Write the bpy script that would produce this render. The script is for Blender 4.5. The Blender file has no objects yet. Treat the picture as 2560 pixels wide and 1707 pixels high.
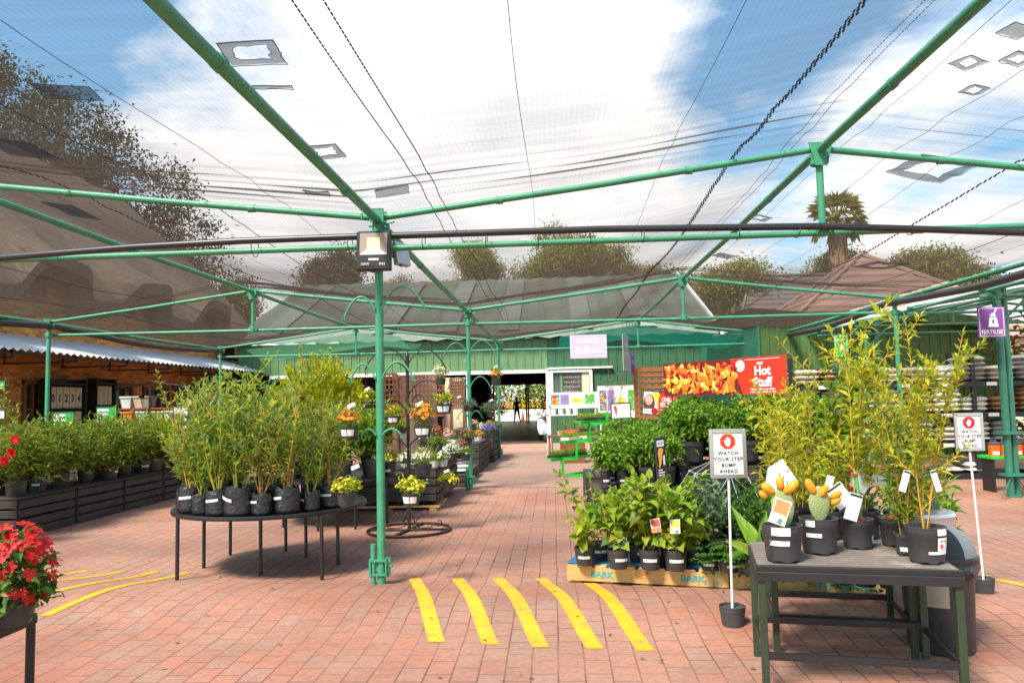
import bpy, bmesh, math, random
import numpy as np
from mathutils import Vector, Matrix
R=math.radians; PI=math.pi
scn=bpy.context.scene
COL=scn.collection
# ---------------------------------------------------------------- camera
CX,CY,F,EYE,ROLL=1280.,853.5,1920.,1.55,R(1.5)   # photo pixels 2560x1707
_n=lambda v:v/np.linalg.norm(v)
_dY=_n(np.array([(1385-CX)/F,(CY-998)/F,1.0]))
_up=np.array([-math.sin(ROLL),math.cos(ROLL),0.]); _up=_n(_up-_dY*_up.dot(_dY))
_dX=np.cross(_up,_dY); _dX=_dX if _dX[0]>0 else -_dX
_M=np.array([_dX,_dY,_up])           # rows: world X,Y,Z in (right,up,forward)
cam_d=bpy.data.cameras.new("camera"); cam=bpy.data.objects.new("camera",cam_d); COL.objects.link(cam)
cam_d.sensor_width=36; cam_d.lens=36*F/2560; cam_d.clip_start=.05; cam_d.clip_end=2000
_r=_M@np.array([1,0,0.]); _u=_M@np.array([0,1,0.]); _f=_M@np.array([0,0,1.])
cam.matrix_world=Matrix(((_r[0],_u[0],-_f[0],0),(_r[1],_u[1],-_f[1],0),(_r[2],_u[2],-_f[2],EYE),(0,0,0,1)))
scn.camera=cam
def ray(px,py): return _M@np.array([(px-CX)/F,(CY-py)/F,1.0])
def G(px,py,z=0.):
    r=ray(px,py); t=(z-EYE)/r[2]; return Vector((r[0]*t,r[1]*t,z))
def D(px,py,Y):
    r=ray(px,py); t=Y/r[1]; return Vector((r[0]*t,Y,EYE+r[2]*t))
# ---------------------------------------------------------------- world, sun, exposure
SUN_EL,SUN_AZ=R(52),R(215)      # azimuth measured from +Y towards +X
SV=Vector((math.sin(SUN_AZ)*math.cos(SUN_EL),math.cos(SUN_AZ)*math.cos(SUN_EL),math.sin(SUN_EL)))
W=bpy.data.worlds.new("World"); scn.world=W; W.use_nodes=True
nt=W.node_tree; nt.nodes.clear()
def N(t,k,**kw):
    n=t.nodes.new(k)
    for a,b in kw.items(): setattr(n,a,b)
    return n
def mth(t,op,a,b=None,c=None,clamp=False):
    n=N(t,'ShaderNodeMath',operation=op,use_clamp=clamp)
    for i,x in enumerate((a,b,c)):
        if x is None: continue
        if hasattr(x,'is_linked'): t.links.new(x,n.inputs[i])
        else: n.inputs[i].default_value=x
    return n.outputs[0]
out=N(nt,'ShaderNodeOutputWorld'); bg=N(nt,'ShaderNodeBackground'); bg.inputs[1].default_value=.11
sky=N(nt,'ShaderNodeTexSky',sky_type='NISHITA',sun_disc=False,sun_elevation=SUN_EL,sun_rotation=SUN_AZ,altitude=1400,air_density=1.,dust_density=.6,ozone_density=1.2)
tc=N(nt,'ShaderNodeTexCoord'); sx=N(nt,'ShaderNodeSeparateXYZ'); nt.links.new(tc.outputs['Generated'],sx.inputs[0])
zz=mth(nt,'ADD',mth(nt,'MAXIMUM',sx.outputs[2],0.),.22)
cb=N(nt,'ShaderNodeCombineXYZ'); nt.links.new(mth(nt,'DIVIDE',sx.outputs[0],zz),cb.inputs[0]); nt.links.new(mth(nt,'DIVIDE',sx.outputs[1],zz),cb.inputs[1])
nz=N(nt,'ShaderNodeTexNoise'); nz.inputs['Scale'].default_value=2.1; nz.inputs['Detail'].default_value=9; nz.inputs['Roughness'].default_value=.56; nz.inputs['Distortion'].default_value=.25
nt.links.new(cb.outputs[0],nz.inputs['Vector'])
def dirdot(px,py):
    d=ray(px,py); d=d/np.linalg.norm(d)
    n=N(nt,'ShaderNodeVectorMath',operation='DOT_PRODUCT'); nt.links.new(tc.outputs['Generated'],n.inputs[0]); n.inputs[1].default_value=tuple(d)
    return n.outputs['Value']
def blob(px,py,lo,hi):
    mr=N(nt,'ShaderNodeMapRange',interpolation_type='SMOOTHSTEP'); nt.links.new(dirdot(px,py),mr.inputs[0])
    mr.inputs[1].default_value=math.cos(R(hi)); mr.inputs[2].default_value=math.cos(R(lo)); return mr.outputs[0]
cl=mth(nt,'ADD',nz.outputs[0],mth(nt,'MULTIPLY',blob(1080,330,4,24),.20))
cl=mth(nt,'ADD',cl,mth(nt,'MULTIPLY',blob(1500,560,3,20),.16))
cl=mth(nt,'ADD',cl,mth(nt,'MULTIPLY',blob(2450,420,2,13),.18))
cl=mth(nt,'ADD',cl,mth(nt,'MULTIPLY',blob(420,560,2,14),.16))
cl=mth(nt,'SUBTRACT',cl,mth(nt,'MULTIPLY',blob(120,60,4,19),.20))
cl=mth(nt,'SUBTRACT',cl,mth(nt,'MULTIPLY',blob(2080,100,2,15),.13))
cl=mth(nt,'SUBTRACT',cl,mth(nt,'MULTIPLY',blob(1750,270,1,8),.06))
rp=N(nt,'ShaderNodeValToRGB'); rp.color_ramp.elements[0].position=.45; rp.color_ramp.elements[1].position=.66
nt.links.new(cl,rp.inputs[0])
mixc=N(nt,'ShaderNodeMixRGB'); nt.links.new(rp.outputs[0],mixc.inputs[0])
gm=N(nt,'ShaderNodeMixRGB',blend_type='MULTIPLY'); gm.inputs[0].default_value=1; gm.inputs[2].default_value=(.92,1.28,1.2,1); nt.links.new(sky.outputs[0],gm.inputs[1])
nt.links.new(gm.outputs[0],mixc.inputs[1]); cv=N(nt,'ShaderNodeTexNoise'); cv.inputs['Scale'].default_value=3.4; cv.inputs['Detail'].default_value=7; nt.links.new(cb.outputs[0],cv.inputs['Vector']); cr=N(nt,'ShaderNodeValToRGB'); cr.color_ramp.elements[0].position=.36; cr.color_ramp.elements[0].color=(.80,.82,.85,1); cr.color_ramp.elements[1].position=.6; cr.color_ramp.elements[1].color=(1,.985,.96,1); nt.links.new(cv.outputs[0],cr.inputs[0])
cs=N(nt,'ShaderNodeVectorMath',operation='SCALE'); cs.inputs['Scale'].default_value=7.0; nt.links.new(cr.outputs[0],cs.inputs[0]); nt.links.new(cs.outputs[0],mixc.inputs[2])
nt.links.new(mixc.outputs[0],bg.inputs[0]); nt.links.new(bg.outputs[0],out.inputs[0])
sl=bpy.data.lights.new("sun",'SUN'); sl.energy=3.7; sl.angle=R(14); sl.color=(1,.93,.80)
so=bpy.data.objects.new("sun",sl); COL.objects.link(so); so.rotation_euler=SV.to_track_quat('Z','Y').to_euler()
vs=scn.view_settings; vs.view_transform='Standard'; vs.look='None'; vs.gamma=1; vs.exposure=1.45
scn.cycles.max_bounces=6; scn.cycles.diffuse_bounces=3; scn.cycles.glossy_bounces=2; scn.cycles.transmission_bounces=3; scn.cycles.transparent_max_bounces=12
scn.cycles.caustics_reflective=False; scn.cycles.caustics_refractive=False; scn.cycles.use_denoising=True
scn.cycles.sample_clamp_indirect=6
# ---------------------------------------------------------------- mesh helpers
V3=Vector
class MB:
    def __init__(s): s.v=[]; s.f=[]; s.m=[]
    def add(s,vs,fs,m=0):
        o=len(s.v); s.v.extend([tuple(p) for p in vs]); s.f.extend([tuple(i+o for i in f) for f in fs]); s.m.extend([m]*len(fs)); return s
    def box(s,x0,y0,z0,x1,y1,z1,m=0):
        return s.add([(x0,y0,z0),(x1,y0,z0),(x1,y1,z0),(x0,y1,z0),(x0,y0,z1),(x1,y0,z1),(x1,y1,z1),(x0,y1,z1)],
              [(0,3,2,1),(4,5,6,7),(0,1,5,4),(1,2,6,5),(2,3,7,6),(3,0,4,7)],m)
    def bev(s,x0,y0,z0,x1,y1,z1,b=.006,m=0):     # box with chamfered top and vertical edges
        p=lambda i,z:[(x0+i,y0,z),(x1-i,y0,z),(x1,y0+i,z),(x1,y1-i,z),(x1-i,y1,z),(x0+i,y1,z),(x0,y1-i,z),(x0,y0+i,z)]
        q=[(x0+b,y0+b,z1),(x1-b,y0+b,z1),(x1-b,y0+b,z1),(x1-b,y1-b,z1),(x1-b,y1-b,z1),(x0+b,y1-b,z1),(x0+b,y1-b,z1),(x0+b,y0+b,z1)]
        vv=p(b,z0)+p(b,z1-b); k=len(vv)
        vv+=[(x0+b,y0+b,z1),(x1-b,y0+b,z1),(x1-b,y1-b,z1),(x0+b,y1-b,z1)]
        f=[tuple(range(7,-1,-1))]+[(i,(i+1)%8,8+(i+1)%8,8+i) for i in range(8)]
        f+=[(8,9,17,16),(9,10,17),(10,11,18,17),(11,12,18),(12,13,19,18),(13,14,19),(14,15,16,19),(15,8,16),(16,17,18,19)]
        return s.add(vv,f,m)
    def beam(s,a,b,w,h=None,m=0,up=(0,0,1)):     # bar of w x h from a to b
        h=h or w; a=V3(a); b=V3(b); d=(b-a).normalized(); u=V3(up)
        if abs(d.dot(u))>.95: u=V3((0,1,0))
        sd=d.cross(u).normalized(); u=sd.cross(d)
        vv=[]
        for p in (a,b):
            for i,j in ((-1,-1),(1,-1),(1,1),(-1,1)): vv.append(p+sd*(i*w/2)+u*(j*h/2))
        return s.add(vv,[(3,2,1,0),(4,5,6,7),(0,1,5,4),(1,2,6,5),(2,3,7,6),(3,0,4,7)],m)
    def tube(s,pts,r,n=8,m=0,r2=None):
        pts=[V3(p) for p in pts]; k=len(pts); r2=r if r2 is None else r2
        vv=[];ff=[];ref=None
        for i,p in enumerate(pts):
            d=(pts[min(i+1,k-1)]-pts[max(i-1,0)]); d=d.normalized() if d.length>1e-9 else V3((0,0,1))
            if ref is None: ref=V3((1,0,0)) if abs(d.x)<.8 else V3((0,1,0))
            a=(ref-d*ref.dot(d)).normalized(); b=d.cross(a); ref=a
            rr=r+(r2-r)*i/max(1,k-1)
            for j in range(n):
                t=2*math.pi*j/n; vv.append(p+a*(rr*math.cos(t))+b*(rr*math.sin(t)))
        for i in range(k-1):
            for j in range(n): ff.append((i*n+j,i*n+(j+1)%n,(i+1)*n+(j+1)%n,(i+1)*n+j))
        ff.append(tuple(range(n-1,-1,-1))); ff.append(tuple(range((k-1)*n,k*n)))
        return s.add(vv,ff,m)
    def lathe(s,prof,n=20,c=(0,0,0),m=0,jit=0,rnd=None):
        vv=[];ff=[]
        for r,z in prof:
            for j in range(n):
                t=2*math.pi*j/n; q=r*(1+(rnd.uniform(-jit,jit) if jit else 0)); vv.append((c[0]+q*math.cos(t),c[1]+q*math.sin(t),c[2]+z))
        for i in range(len(prof)-1):
            for j in range(n): ff.append((i*n+j,i*n+(j+1)%n,(i+1)*n+(j+1)%n,(i+1)*n+j))
        ff.append(tuple(range(n-1,-1,-1))); ff.append(tuple(range((len(prof)-1)*n,len(prof)*n)))
        return s.add(vv,ff,m)
    def prism(s,poly,o,ax,ay,t=.004,m=0):        # flat polygon (x,y list) at o with axes ax, ay, thickness t along the normal
        o=V3(o);ax=V3(ax);ay=V3(ay);nn=ax.cross(ay).normalized(); k=len(poly)
        vv=[o+ax*x+ay*y for x,y in poly]+[o+ax*x+ay*y+nn*t for x,y in poly]
        return s.add(vv,[tuple(range(k-1,-1,-1)),tuple(range(k,2*k))]+[(i,(i+1)%k,k+(i+1)%k,k+i) for i in range(k)],m)
    def ball(s,c,rx,ry=None,rz=None,n=10,k=6,m=0,rot=None):
        ry=ry or rx; rz=rz or rx; vv=[];ff=[]; c=V3(c)
        for i in range(1,k):
            a=math.pi*i/k
            for j in range(n):
                t=2*math.pi*j/n; q=V3((rx*math.sin(a)*math.cos(t),ry*math.sin(a)*math.sin(t),rz*math.cos(a)))
                vv.append(c+(rot@q if rot else q))
        e=V3((0,0,rz)); vv+= [c+(rot@e if rot else e),c-(rot@e if rot else e)]; T=len(vv)-2
        for i in range(k-2):
            for j in range(n): ff.append((i*n+j,(i+1)*n+j,(i+1)*n+(j+1)%n,i*n+(j+1)%n))
        for j in range(n): ff.append((T,j,(j+1)%n)); ff.append((T+1,(k-2)*n+(j+1)%n,(k-2)*n+j))
        return s.add(vv,ff,m)
    def leaf(s,p,d,L,Wd,up=None,fold=.25,droop=.15,m=0,big=False):
        p=V3(p); d=V3(d).normalized(); u=V3(up) if up else V3((0,0,1))
        sd=d.cross(u)
        if sd.length<.05: sd=d.cross(V3((1,.3,0)))
        sd.normalize(); nn=sd.cross(d)
        w=Wd/2
        if big:
            vv=[p,p+d*(.3*L)+sd*w+nn*(fold*w),p+d*(.65*L)+sd*(w*.8)+nn*(fold*w-droop*L*.3),p+d*L-nn*(droop*L),
                p+d*(.65*L)-sd*(w*.8)+nn*(fold*w-droop*L*.3),p+d*(.3*L)-sd*w+nn*(fold*w),p+d*(.5*L)-nn*(droop*L*.1)]
            return s.add(vv,[(0,1,6),(1,2,6),(2,3,6),(3,4,6),(4,5,6),(5,0,6)],m)
        vv=[p,p+d*(.45*L)+sd*w+nn*(fold*w),p+d*L-nn*(droop*L),p+d*(.45*L)-sd*w+nn*(fold*w)]
        return s.add(vv,[(0,1,2),(0,2,3)],m)
    def text(s,body,size,o,ax,ay,t=.003,m=0,align='CENTER',thick=0,sx=1.,space=1.):
        cu=bpy.data.curves.new("t",'FONT'); cu.body=body; cu.size=size; cu.align_x=align; cu.align_y='CENTER'; cu.offset=thick; cu.space_character=space; cu.resolution_u=2
        ob=bpy.data.objects.new("t",cu); COL.objects.link(ob)
        dg=bpy.context.evaluated_depsgraph_get(); me=bpy.data.meshes.new_from_object(ob.evaluated_get(dg))
        o=V3(o);ax=V3(ax);ay=V3(ay);nn=ax.cross(ay).normalized()
        s.add([o+ax*(v.co.x*sx)+ay*v.co.y+nn*t for v in me.vertices],[tuple(p.vertices) for p in me.polygons],m)
        bpy.data.objects.remove(ob); bpy.data.curves.remove(cu); bpy.data.meshes.remove(me); return s
    def build(s,name,mats,parent=None,loc=None,smooth=False,rotz=None):
        if not isinstance(mats,(list,tuple)): mats=[mats]
        me=bpy.data.meshes.new(name); me.from_pydata(s.v,[],s.f)
        for m in mats: me.materials.append(m)
        if s.m: me.polygons.foreach_set("material_index",s.m)
        if smooth: me.polygons.foreach_set("use_smooth",[True]*len(s.f)); 
        me.update()
        if smooth and smooth!='all':
            try: me.set_sharp_from_angle(angle=R(40))
            except Exception: pass
        o=bpy.data.objects.new(name,me); COL.objects.link(o)
        if parent: o.parent=parent
        if loc is not None: o.location=loc
        if rotz is not None: o.rotation_euler=(0,0,rotz)
        return o
def tag(o,label,cat,group=None,kind=None):
    o['label']=label; o['category']=cat
    if group: o['group']=group
    if kind: o['kind']=kind
    return o
def thing(name,label,cat,loc=(0,0,0),rotz=0,group=None):
    o=bpy.data.objects.new(name,None); COL.objects.link(o); o.empty_display_size=.1
    o.location=loc; o.rotation_euler=(0,0,rotz); return tag(o,label,cat,group)
def struct(o): o['kind']='structure'; return o
def dup(root,loc=None,rotz=0,sc=1.,label=None,group=None,skip=()):
    r=root.copy(); COL.objects.link(r)
    if loc is not None: r.location=loc
    r.rotation_euler=(0,0,rotz); r.scale=(sc,sc,sc) if not isinstance(sc,tuple) else sc
    if label: r['label']=label
    if group: r['group']=group
    for ch in root.children:
        if ch.name.split('.')[0] in skip: continue
        c=ch.copy(); COL.objects.link(c); c.parent=r
        for g in ch.children:
            d=g.copy(); COL.objects.link(d); d.parent=c
    return r
ORD=['first','second','third','fourth','fifth','sixth','seventh','eighth','ninth','tenth','eleventh','twelfth']
# ---------------------------------------------------------------- materials
def lin(c): return tuple(((x/255)/12.92 if x/255<=.04045 else ((x/255+.055)/1.055)**2.4) for x in c)
MATS={}
def M(name,col,rough=.6,var=.18,scale=6,metal=0,bump=0,trans=0,spec=.4,isl=None,hue=None,coat=0,bscale=None,dirt=None):
    if name in MATS: return MATS[name]
    m=bpy.data.materials.new(name); m.use_nodes=True; t=m.node_tree; t.nodes.clear()
    o=N(t,'ShaderNodeOutputMaterial'); b=N(t,'ShaderNodeBsdfPrincipled'); L=t.links.new
    b.inputs['Roughness'].default_value=rough; b.inputs['Metallic'].default_value=metal; b.inputs['Specular IOR Level'].default_value=spec; b.inputs['Coat Weight'].default_value=coat
    tc=N(t,'ShaderNodeTexCoord'); nz=N(t,'ShaderNodeTexNoise'); nz.inputs['Scale'].default_value=scale; nz.inputs['Detail'].default_value=5
    L(tc.outputs['Object'],nz.inputs['Vector'])
    c4=lambda c:(*[max(0,min(1,x)) for x in c],1)
    mx=N(t,'ShaderNodeMixRGB'); L(nz.outputs[0],mx.inputs[0])
    if isl:
        g=N(t,'ShaderNodeNewGeometry'); rp=N(t,'ShaderNodeValToRGB'); rp.color_ramp.interpolation='LINEAR'
        cols=[col]+list(isl)
        while len(rp.color_ramp.elements)<len(cols): rp.color_ramp.elements.new(.5)
        for i,c in enumerate(cols): rp.color_ramp.elements[i].position=i/(len(cols)-1); rp.color_ramp.elements[i].color=c4(c)
        L(g.outputs['Random Per Island'],rp.inputs[0]); src=rp.outputs[0]
        a=N(t,'ShaderNodeMixRGB',blend_type='MULTIPLY'); a.inputs[0].default_value=1; L(src,a.inputs[1]); a.inputs[2].default_value=(1-var,)*3+(1,)
        c=N(t,'ShaderNodeMixRGB',blend_type='MULTIPLY'); c.inputs[0].default_value=1; L(src,c.inputs[1]); c.inputs[2].default_value=(1+var,)*3+(1,)
        L(a.outputs[0],mx.inputs[1]); L(c.outputs[0],mx.inputs[2])
    else:
        mx.inputs[1].default_value=c4([x*(1-var) for x in col]); mx.inputs[2].default_value=c4([x*(1+var) for x in col])
    co=mx.outputs[0]
    if dirt:
        n2=N(t,'ShaderNodeTexNoise'); n2.inputs['Scale'].default_value=dirt[1]; n2.inputs['Detail'].default_value=8; n2.inputs['Roughness'].default_value=.7; L(tc.outputs['Object'],n2.inputs['Vector'])
        r2=N(t,'ShaderNodeValToRGB'); r2.color_ramp.elements[0].position=dirt[2]; r2.color_ramp.elements[1].position=dirt[2]+.08; L(n2.outputs[0],r2.inputs[0])
        m2=N(t,'ShaderNodeMixRGB'); L(r2.outputs[0],m2.inputs[0]); L(co,m2.inputs[1]); m2.inputs[2].default_value=c4(dirt[0]); co=m2.outputs[0]
    L(co,b.inputs['Base Color']); sh=b.outputs[0]
    if bump:
        n3=N(t,'ShaderNodeTexNoise'); n3.inputs['Scale'].default_value=bscale or scale*4; n3.inputs['Detail'].default_value=6; L(tc.outputs['Object'],n3.inputs['Vector'])
        bp=N(t,'ShaderNodeBump'); bp.inputs['Strength'].default_value=bump; bp.inputs['Distance'].default_value=.02; L(n3.outputs[0],bp.inputs['Height']); L(bp.outputs[0],b.inputs['Normal'])
    if trans:
        tr=N(t,'ShaderNodeBsdfTranslucent'); L(co,tr.inputs[0]); ms=N(t,'ShaderNodeMixShader'); ms.inputs[0].default_value=trans; L(sh,ms.inputs[1]); L(tr.outputs[0],ms.inputs[2]); sh=ms.outputs[0]
    L(sh,o.inputs[0]); MATS[name]=m; return m
def brickmat(name,c1,c2,c3,mortar,bw,rh,ms,axes,var=.5,dust=None,rough=.8,off=.5,bump=.35,specks=True):
    m=bpy.data.materials.new(name); m.use_nodes=True; t=m.node_tree; L=t.links.new; b=t.nodes['Principled BSDF']; b.inputs['Roughness'].default_value=rough; b.inputs['Specular IOR Level'].default_value=.3
    tc=N(t,'ShaderNodeTexCoord'); sp=N(t,'ShaderNodeSeparateXYZ'); L(tc.outputs['Object'],sp.inputs[0]); cb=N(t,'ShaderNodeCombineXYZ')
    L(sp.outputs[axes[0]],cb.inputs[0]); L(sp.outputs[axes[1]],cb.inputs[1])
    w=N(t,'ShaderNodeTexNoise'); w.inputs['Scale'].default_value=1.2; w.inputs['Detail'].default_value=2; L(tc.outputs['Object'],w.inputs['Vector'])
    wv=N(t,'ShaderNodeVectorMath',operation='MULTIPLY_ADD'); L(w.outputs['Color'],wv.inputs[0]); wv.inputs[1].default_value=(.03,.03,0); L(cb.outputs[0],wv.inputs[2])
    def bt(a,c,mo):
        k=N(t,'ShaderNodeTexBrick'); k.offset=off; L(wv.outputs[0],k.inputs['Vector']); k.inputs['Color1'].default_value=(*a,1); k.inputs['Color2'].default_value=(*c,1); k.inputs['Mortar'].default_value=(*mo,1)
        k.inputs['Scale'].default_value=1; k.inputs['Mortar Size'].default_value=ms; k.inputs['Mortar Smooth'].default_value=.3; k.inputs['Bias'].default_value=0; k.inputs['Brick Width'].default_value=bw; k.inputs['Row Height'].default_value=rh; return k
    k1=bt((0,0,0),(1,1,1),(.5,.5,.5)); rp=N(t,'ShaderNodeValToRGB'); L(k1.outputs['Color'],rp.inputs[0])
    rp.color_ramp.elements.new(.5); 
    for e,(p,c) in zip(rp.color_ramp.elements,((.1,c1),(.5,c2),(.9,c3))): e.position=p; e.color=(*c,1)
    n1=N(t,'ShaderNodeTexNoise'); n1.inputs['Scale'].default_value=.55; n1.inputs['Detail'].default_value=6; n1.inputs['Roughness'].default_value=.6; L(tc.outputs['Object'],n1.inputs['Vector'])
    mr=N(t,'ShaderNodeMapRange'); L(n1.outputs[0],mr.inputs[0]); mr.inputs[1].default_value=.3; mr.inputs[2].default_value=.7; mr.inputs[3].default_value=1-var*.5; mr.inputs[4].default_value=1+var*.4
    mu=N(t,'ShaderNodeMixRGB',blend_type='MULTIPLY'); mu.inputs[0].default_value=1; L(rp.outputs[0],mu.inputs[1]); L(mr.outputs[0],mu.inputs[2]); co=mu.outputs[0]
    if dust:
        n2=N(t,'ShaderNodeTexNoise'); n2.inputs['Scale'].default_value=.35; n2.inputs['Detail'].default_value=8; n2.inputs['Roughness'].default_value=.65; L(tc.outputs['Object'],n2.inputs['Vector'])
        r2=N(t,'ShaderNodeMapRange'); L(n2.outputs[0],r2.inputs[0]); r2.inputs[1].default_value=.4; r2.inputs[2].default_value=.75; r2.inputs[3].default_value=0; r2.inputs[4].default_value=dust[1]
        m2=N(t,'ShaderNodeMixRGB'); L(r2.outputs[0],m2.inputs[0]); L(co,m2.inputs[1]); m2.inputs[2].default_value=(*dust[0],1); co=m2.outputs[0]
    if specks:
        n4=N(t,'ShaderNodeTexNoise'); n4.inputs['Scale'].default_value=26; n4.inputs['Detail'].default_value=4; L(tc.outputs['Object'],n4.inputs['Vector'])
        r4=N(t,'ShaderNodeMapRange'); L(n4.outputs[0],r4.inputs[0]); r4.inputs[1].default_value=.25; r4.inputs[2].default_value=.75; r4.inputs[3].default_value=.84; r4.inputs[4].default_value=1.12
        m4=N(t,'ShaderNodeMixRGB',blend_type='MULTIPLY'); m4.inputs[0].default_value=1; L(co,m4.inputs[1]); L(r4.outputs[0],m4.inputs[2]); co=m4.outputs[0]
    mo=N(t,'ShaderNodeMixRGB'); n5=N(t,'ShaderNodeTexNoise'); n5.inputs['Scale'].default_value=.9; L(tc.outputs['Object'],n5.inputs['Vector'])
    r5=N(t,'ShaderNodeMapRange'); L(n5.outputs[0],r5.inputs[0]); r5.inputs[1].default_value=.35; r5.inputs[2].default_value=.65; r5.inputs[3].default_value=.35; r5.inputs[4].default_value=1
    L(mth(t,'MULTIPLY',k1.outputs['Fac'],r5.outputs[0]),mo.inputs[0]); L(co,mo.inputs[1]); mo.inputs[2].default_value=(*mortar,1)
    L(mo.outputs[0],b.inputs['Base Color'])
    bp=N(t,'ShaderNodeBump'); bp.inputs['Strength'].default_value=bump; bp.inputs['Distance'].default_value=.006; inv=mth(t,'SUBTRACT',1,k1.outputs['Fac']); L(mth(t,'ADD',inv,mth(t,'MULTIPLY',n1.outputs[0],.4)),bp.inputs['Height']); L(bp.outputs[0],b.inputs['Normal'])
    MATS[name]=m; return m
m_pipe=M('green_paint',(.055,.27,.15),.42,.35,6,spec=.45,dirt=((.30,.20,.12),9,.665),bump=.12)
m_pipe2=M('dark_green_paint',(.03,.16,.10),.4,.25,7,spec=.5)
m_black=M('black_plastic',(.044,.043,.043),.45,.3,14,bump=.1)
m_bag=M('black_bag_plastic',(.018,.018,.020),.28,.3,10,bump=.9,bscale=28,spec=.6)
m_pot=M('pot_plastic',(.058,.056,.057),.5,.45,7,bump=.08,dirt=((.09,.075,.06),9,.66))
m_soil=M('potting_soil',(.045,.028,.018),.95,.5,60,bump=.8)
m_white=M('white_card',(.78,.78,.77),.6,.04,5)
m_offw=M('white_paint',(.72,.70,.66),.5,.08,3)
m_cream=M('cream_paint',(.62,.50,.33),.6,.1,3)
m_iron=M('dark_brown_iron',(.030,.018,.014),.45,.3,12)
m_steel=M('black_steel',(.018,.016,.017),.42,.3,9,dirt=((.05,.075,.05),5,.66))
m_alu=M('aluminium',(.55,.53,.52),.32,.08,8,metal=.85)
m_galv=M('galvanised_steel',(.55,.56,.57),.3,.12,9,metal=.8)
m_crate=M('black_stained_wood',(.052,.040,.037),.75,.5,5,bump=.35,bscale=40,dirt=((.12,.085,.07),5,.67))
m_pine=M('raw_pine_wood',(.64,.36,.12),.7,.28,3,bump=.25,bscale=30,dirt=((.36,.17,.055),2.6,.58))
m_brown=M('brown_timber',(.20,.075,.035),.6,.3,5,bump=.2)
m_trell=M('rust_brown_timber',(.32,.095,.035),.6,.2,5)
m_red=M('red_print',(.72,.04,.02),.5,.05,3)
m_ink=M('black_ink',(.02,.02,.022),.6,.05,3)
m_yel=M('yellow_road_paint',(.74,.37,.015),.7,.25,3,dirt=((.44,.22,.09),13,.56),bump=.3)
# ================================================================ ground
m_pave=brickmat('brick_paving',(.315,.148,.104),(.36,.150,.097),(.305,.165,.120),(.125,.068,.05),.225,.152,.006,(1,0),var=.55,dust=((.48,.31,.24),.6),rough=.75)
HUMP=lambda y:.070*math.cos((y-5.9)/.98*math.pi/2)**2 if abs(y-5.9)<.98 else 0.
def hz_(x,y): return HUMP(y+.10*(x+.5))
xs=sorted(set([-300,-80,-30,-16]+[-12+.5*i for i in range(49)]+[16,30,80,300]))
ys=sorted(set([-60,-10,0,2,4]+[4.6+.08*i for i in range(34)]+[8,10,14,20,27.4,60,120,300,700]))
mb=MB(); vv=[(x,y,hz_(x,y)) for y in ys for x in xs]; nx=len(xs)
mb.add(vv,[(j*nx+i,j*nx+i+1,(j+1)*nx+i+1,(j+1)*nx+i) for j in range(len(ys)-1) for i in range(nx-1)])
struct(mb.build('ground',m_pave,smooth='all'))
# smoother dusty walkway slab in front of the shop and its inside floor
m_walk=brickmat('worn_walkway',(.33,.195,.145),(.36,.21,.155),(.32,.20,.155),(.24,.15,.115),.225,.152,.004,(1,0),var=.2,dust=((.42,.28,.22),.6),rough=.7,bump=.15)
mb=MB(); mb.add([(-1.6,14.2,.004),(.5,13.6,.004),(3.2,14.0,.004),(3.2,27.5,.004),(-1.6,27.5,.004)],[(0,1,2,3,4)]); struct(mb.build('path',m_walk))
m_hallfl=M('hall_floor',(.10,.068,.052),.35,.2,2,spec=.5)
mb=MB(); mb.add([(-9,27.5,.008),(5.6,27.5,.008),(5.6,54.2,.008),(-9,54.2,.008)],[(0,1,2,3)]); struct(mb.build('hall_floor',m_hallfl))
# painted stripes across the speed hump
def stripe(pts,w):
    mb=MB(); vv=[]; k=24
    for i in range(k+1):
        t=i/k; x=pts[0][0]+(pts[1][0]-pts[0][0])*t; y=pts[0][1]+(pts[1][1]-pts[0][1])*t
        for s in (-1,1): vv.append((x+s*w/2,y,hz_(x+s*w/2,y)+.004))
    mb.add(vv,[(2*i,2*i+1,2*i+3,2*i+2) for i in range(k)])
    return struct(mb.build('road_stripe',m_yel))
for a,b in (((1036,1446),(1092,1606)),((1144,1446),(1227,1612)),((1247,1446),(1352,1618)),((1354,1446),(1488,1622)),((1474,1460),(1615,1627))):
    p=G(*a);q=G(*b); stripe(((p.x,p.y),(q.x,q.y)),.108)
for a,b in (((112,1548),(470,1430)),((112,1508),(392,1428)),((95,1474),(305,1428)),((85,1450),(225,1425)),((60,1438),(150,1424))):
    p=G(*a);q=G(*b); stripe(((p.x,p.y),(q.x,q.y)),.085)
for a,b in (((2490,1448),(2640,1480)),):
    p=G(*a);q=G(*b); stripe(((p.x,p.y),(q.x,q.y)),.10)
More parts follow.
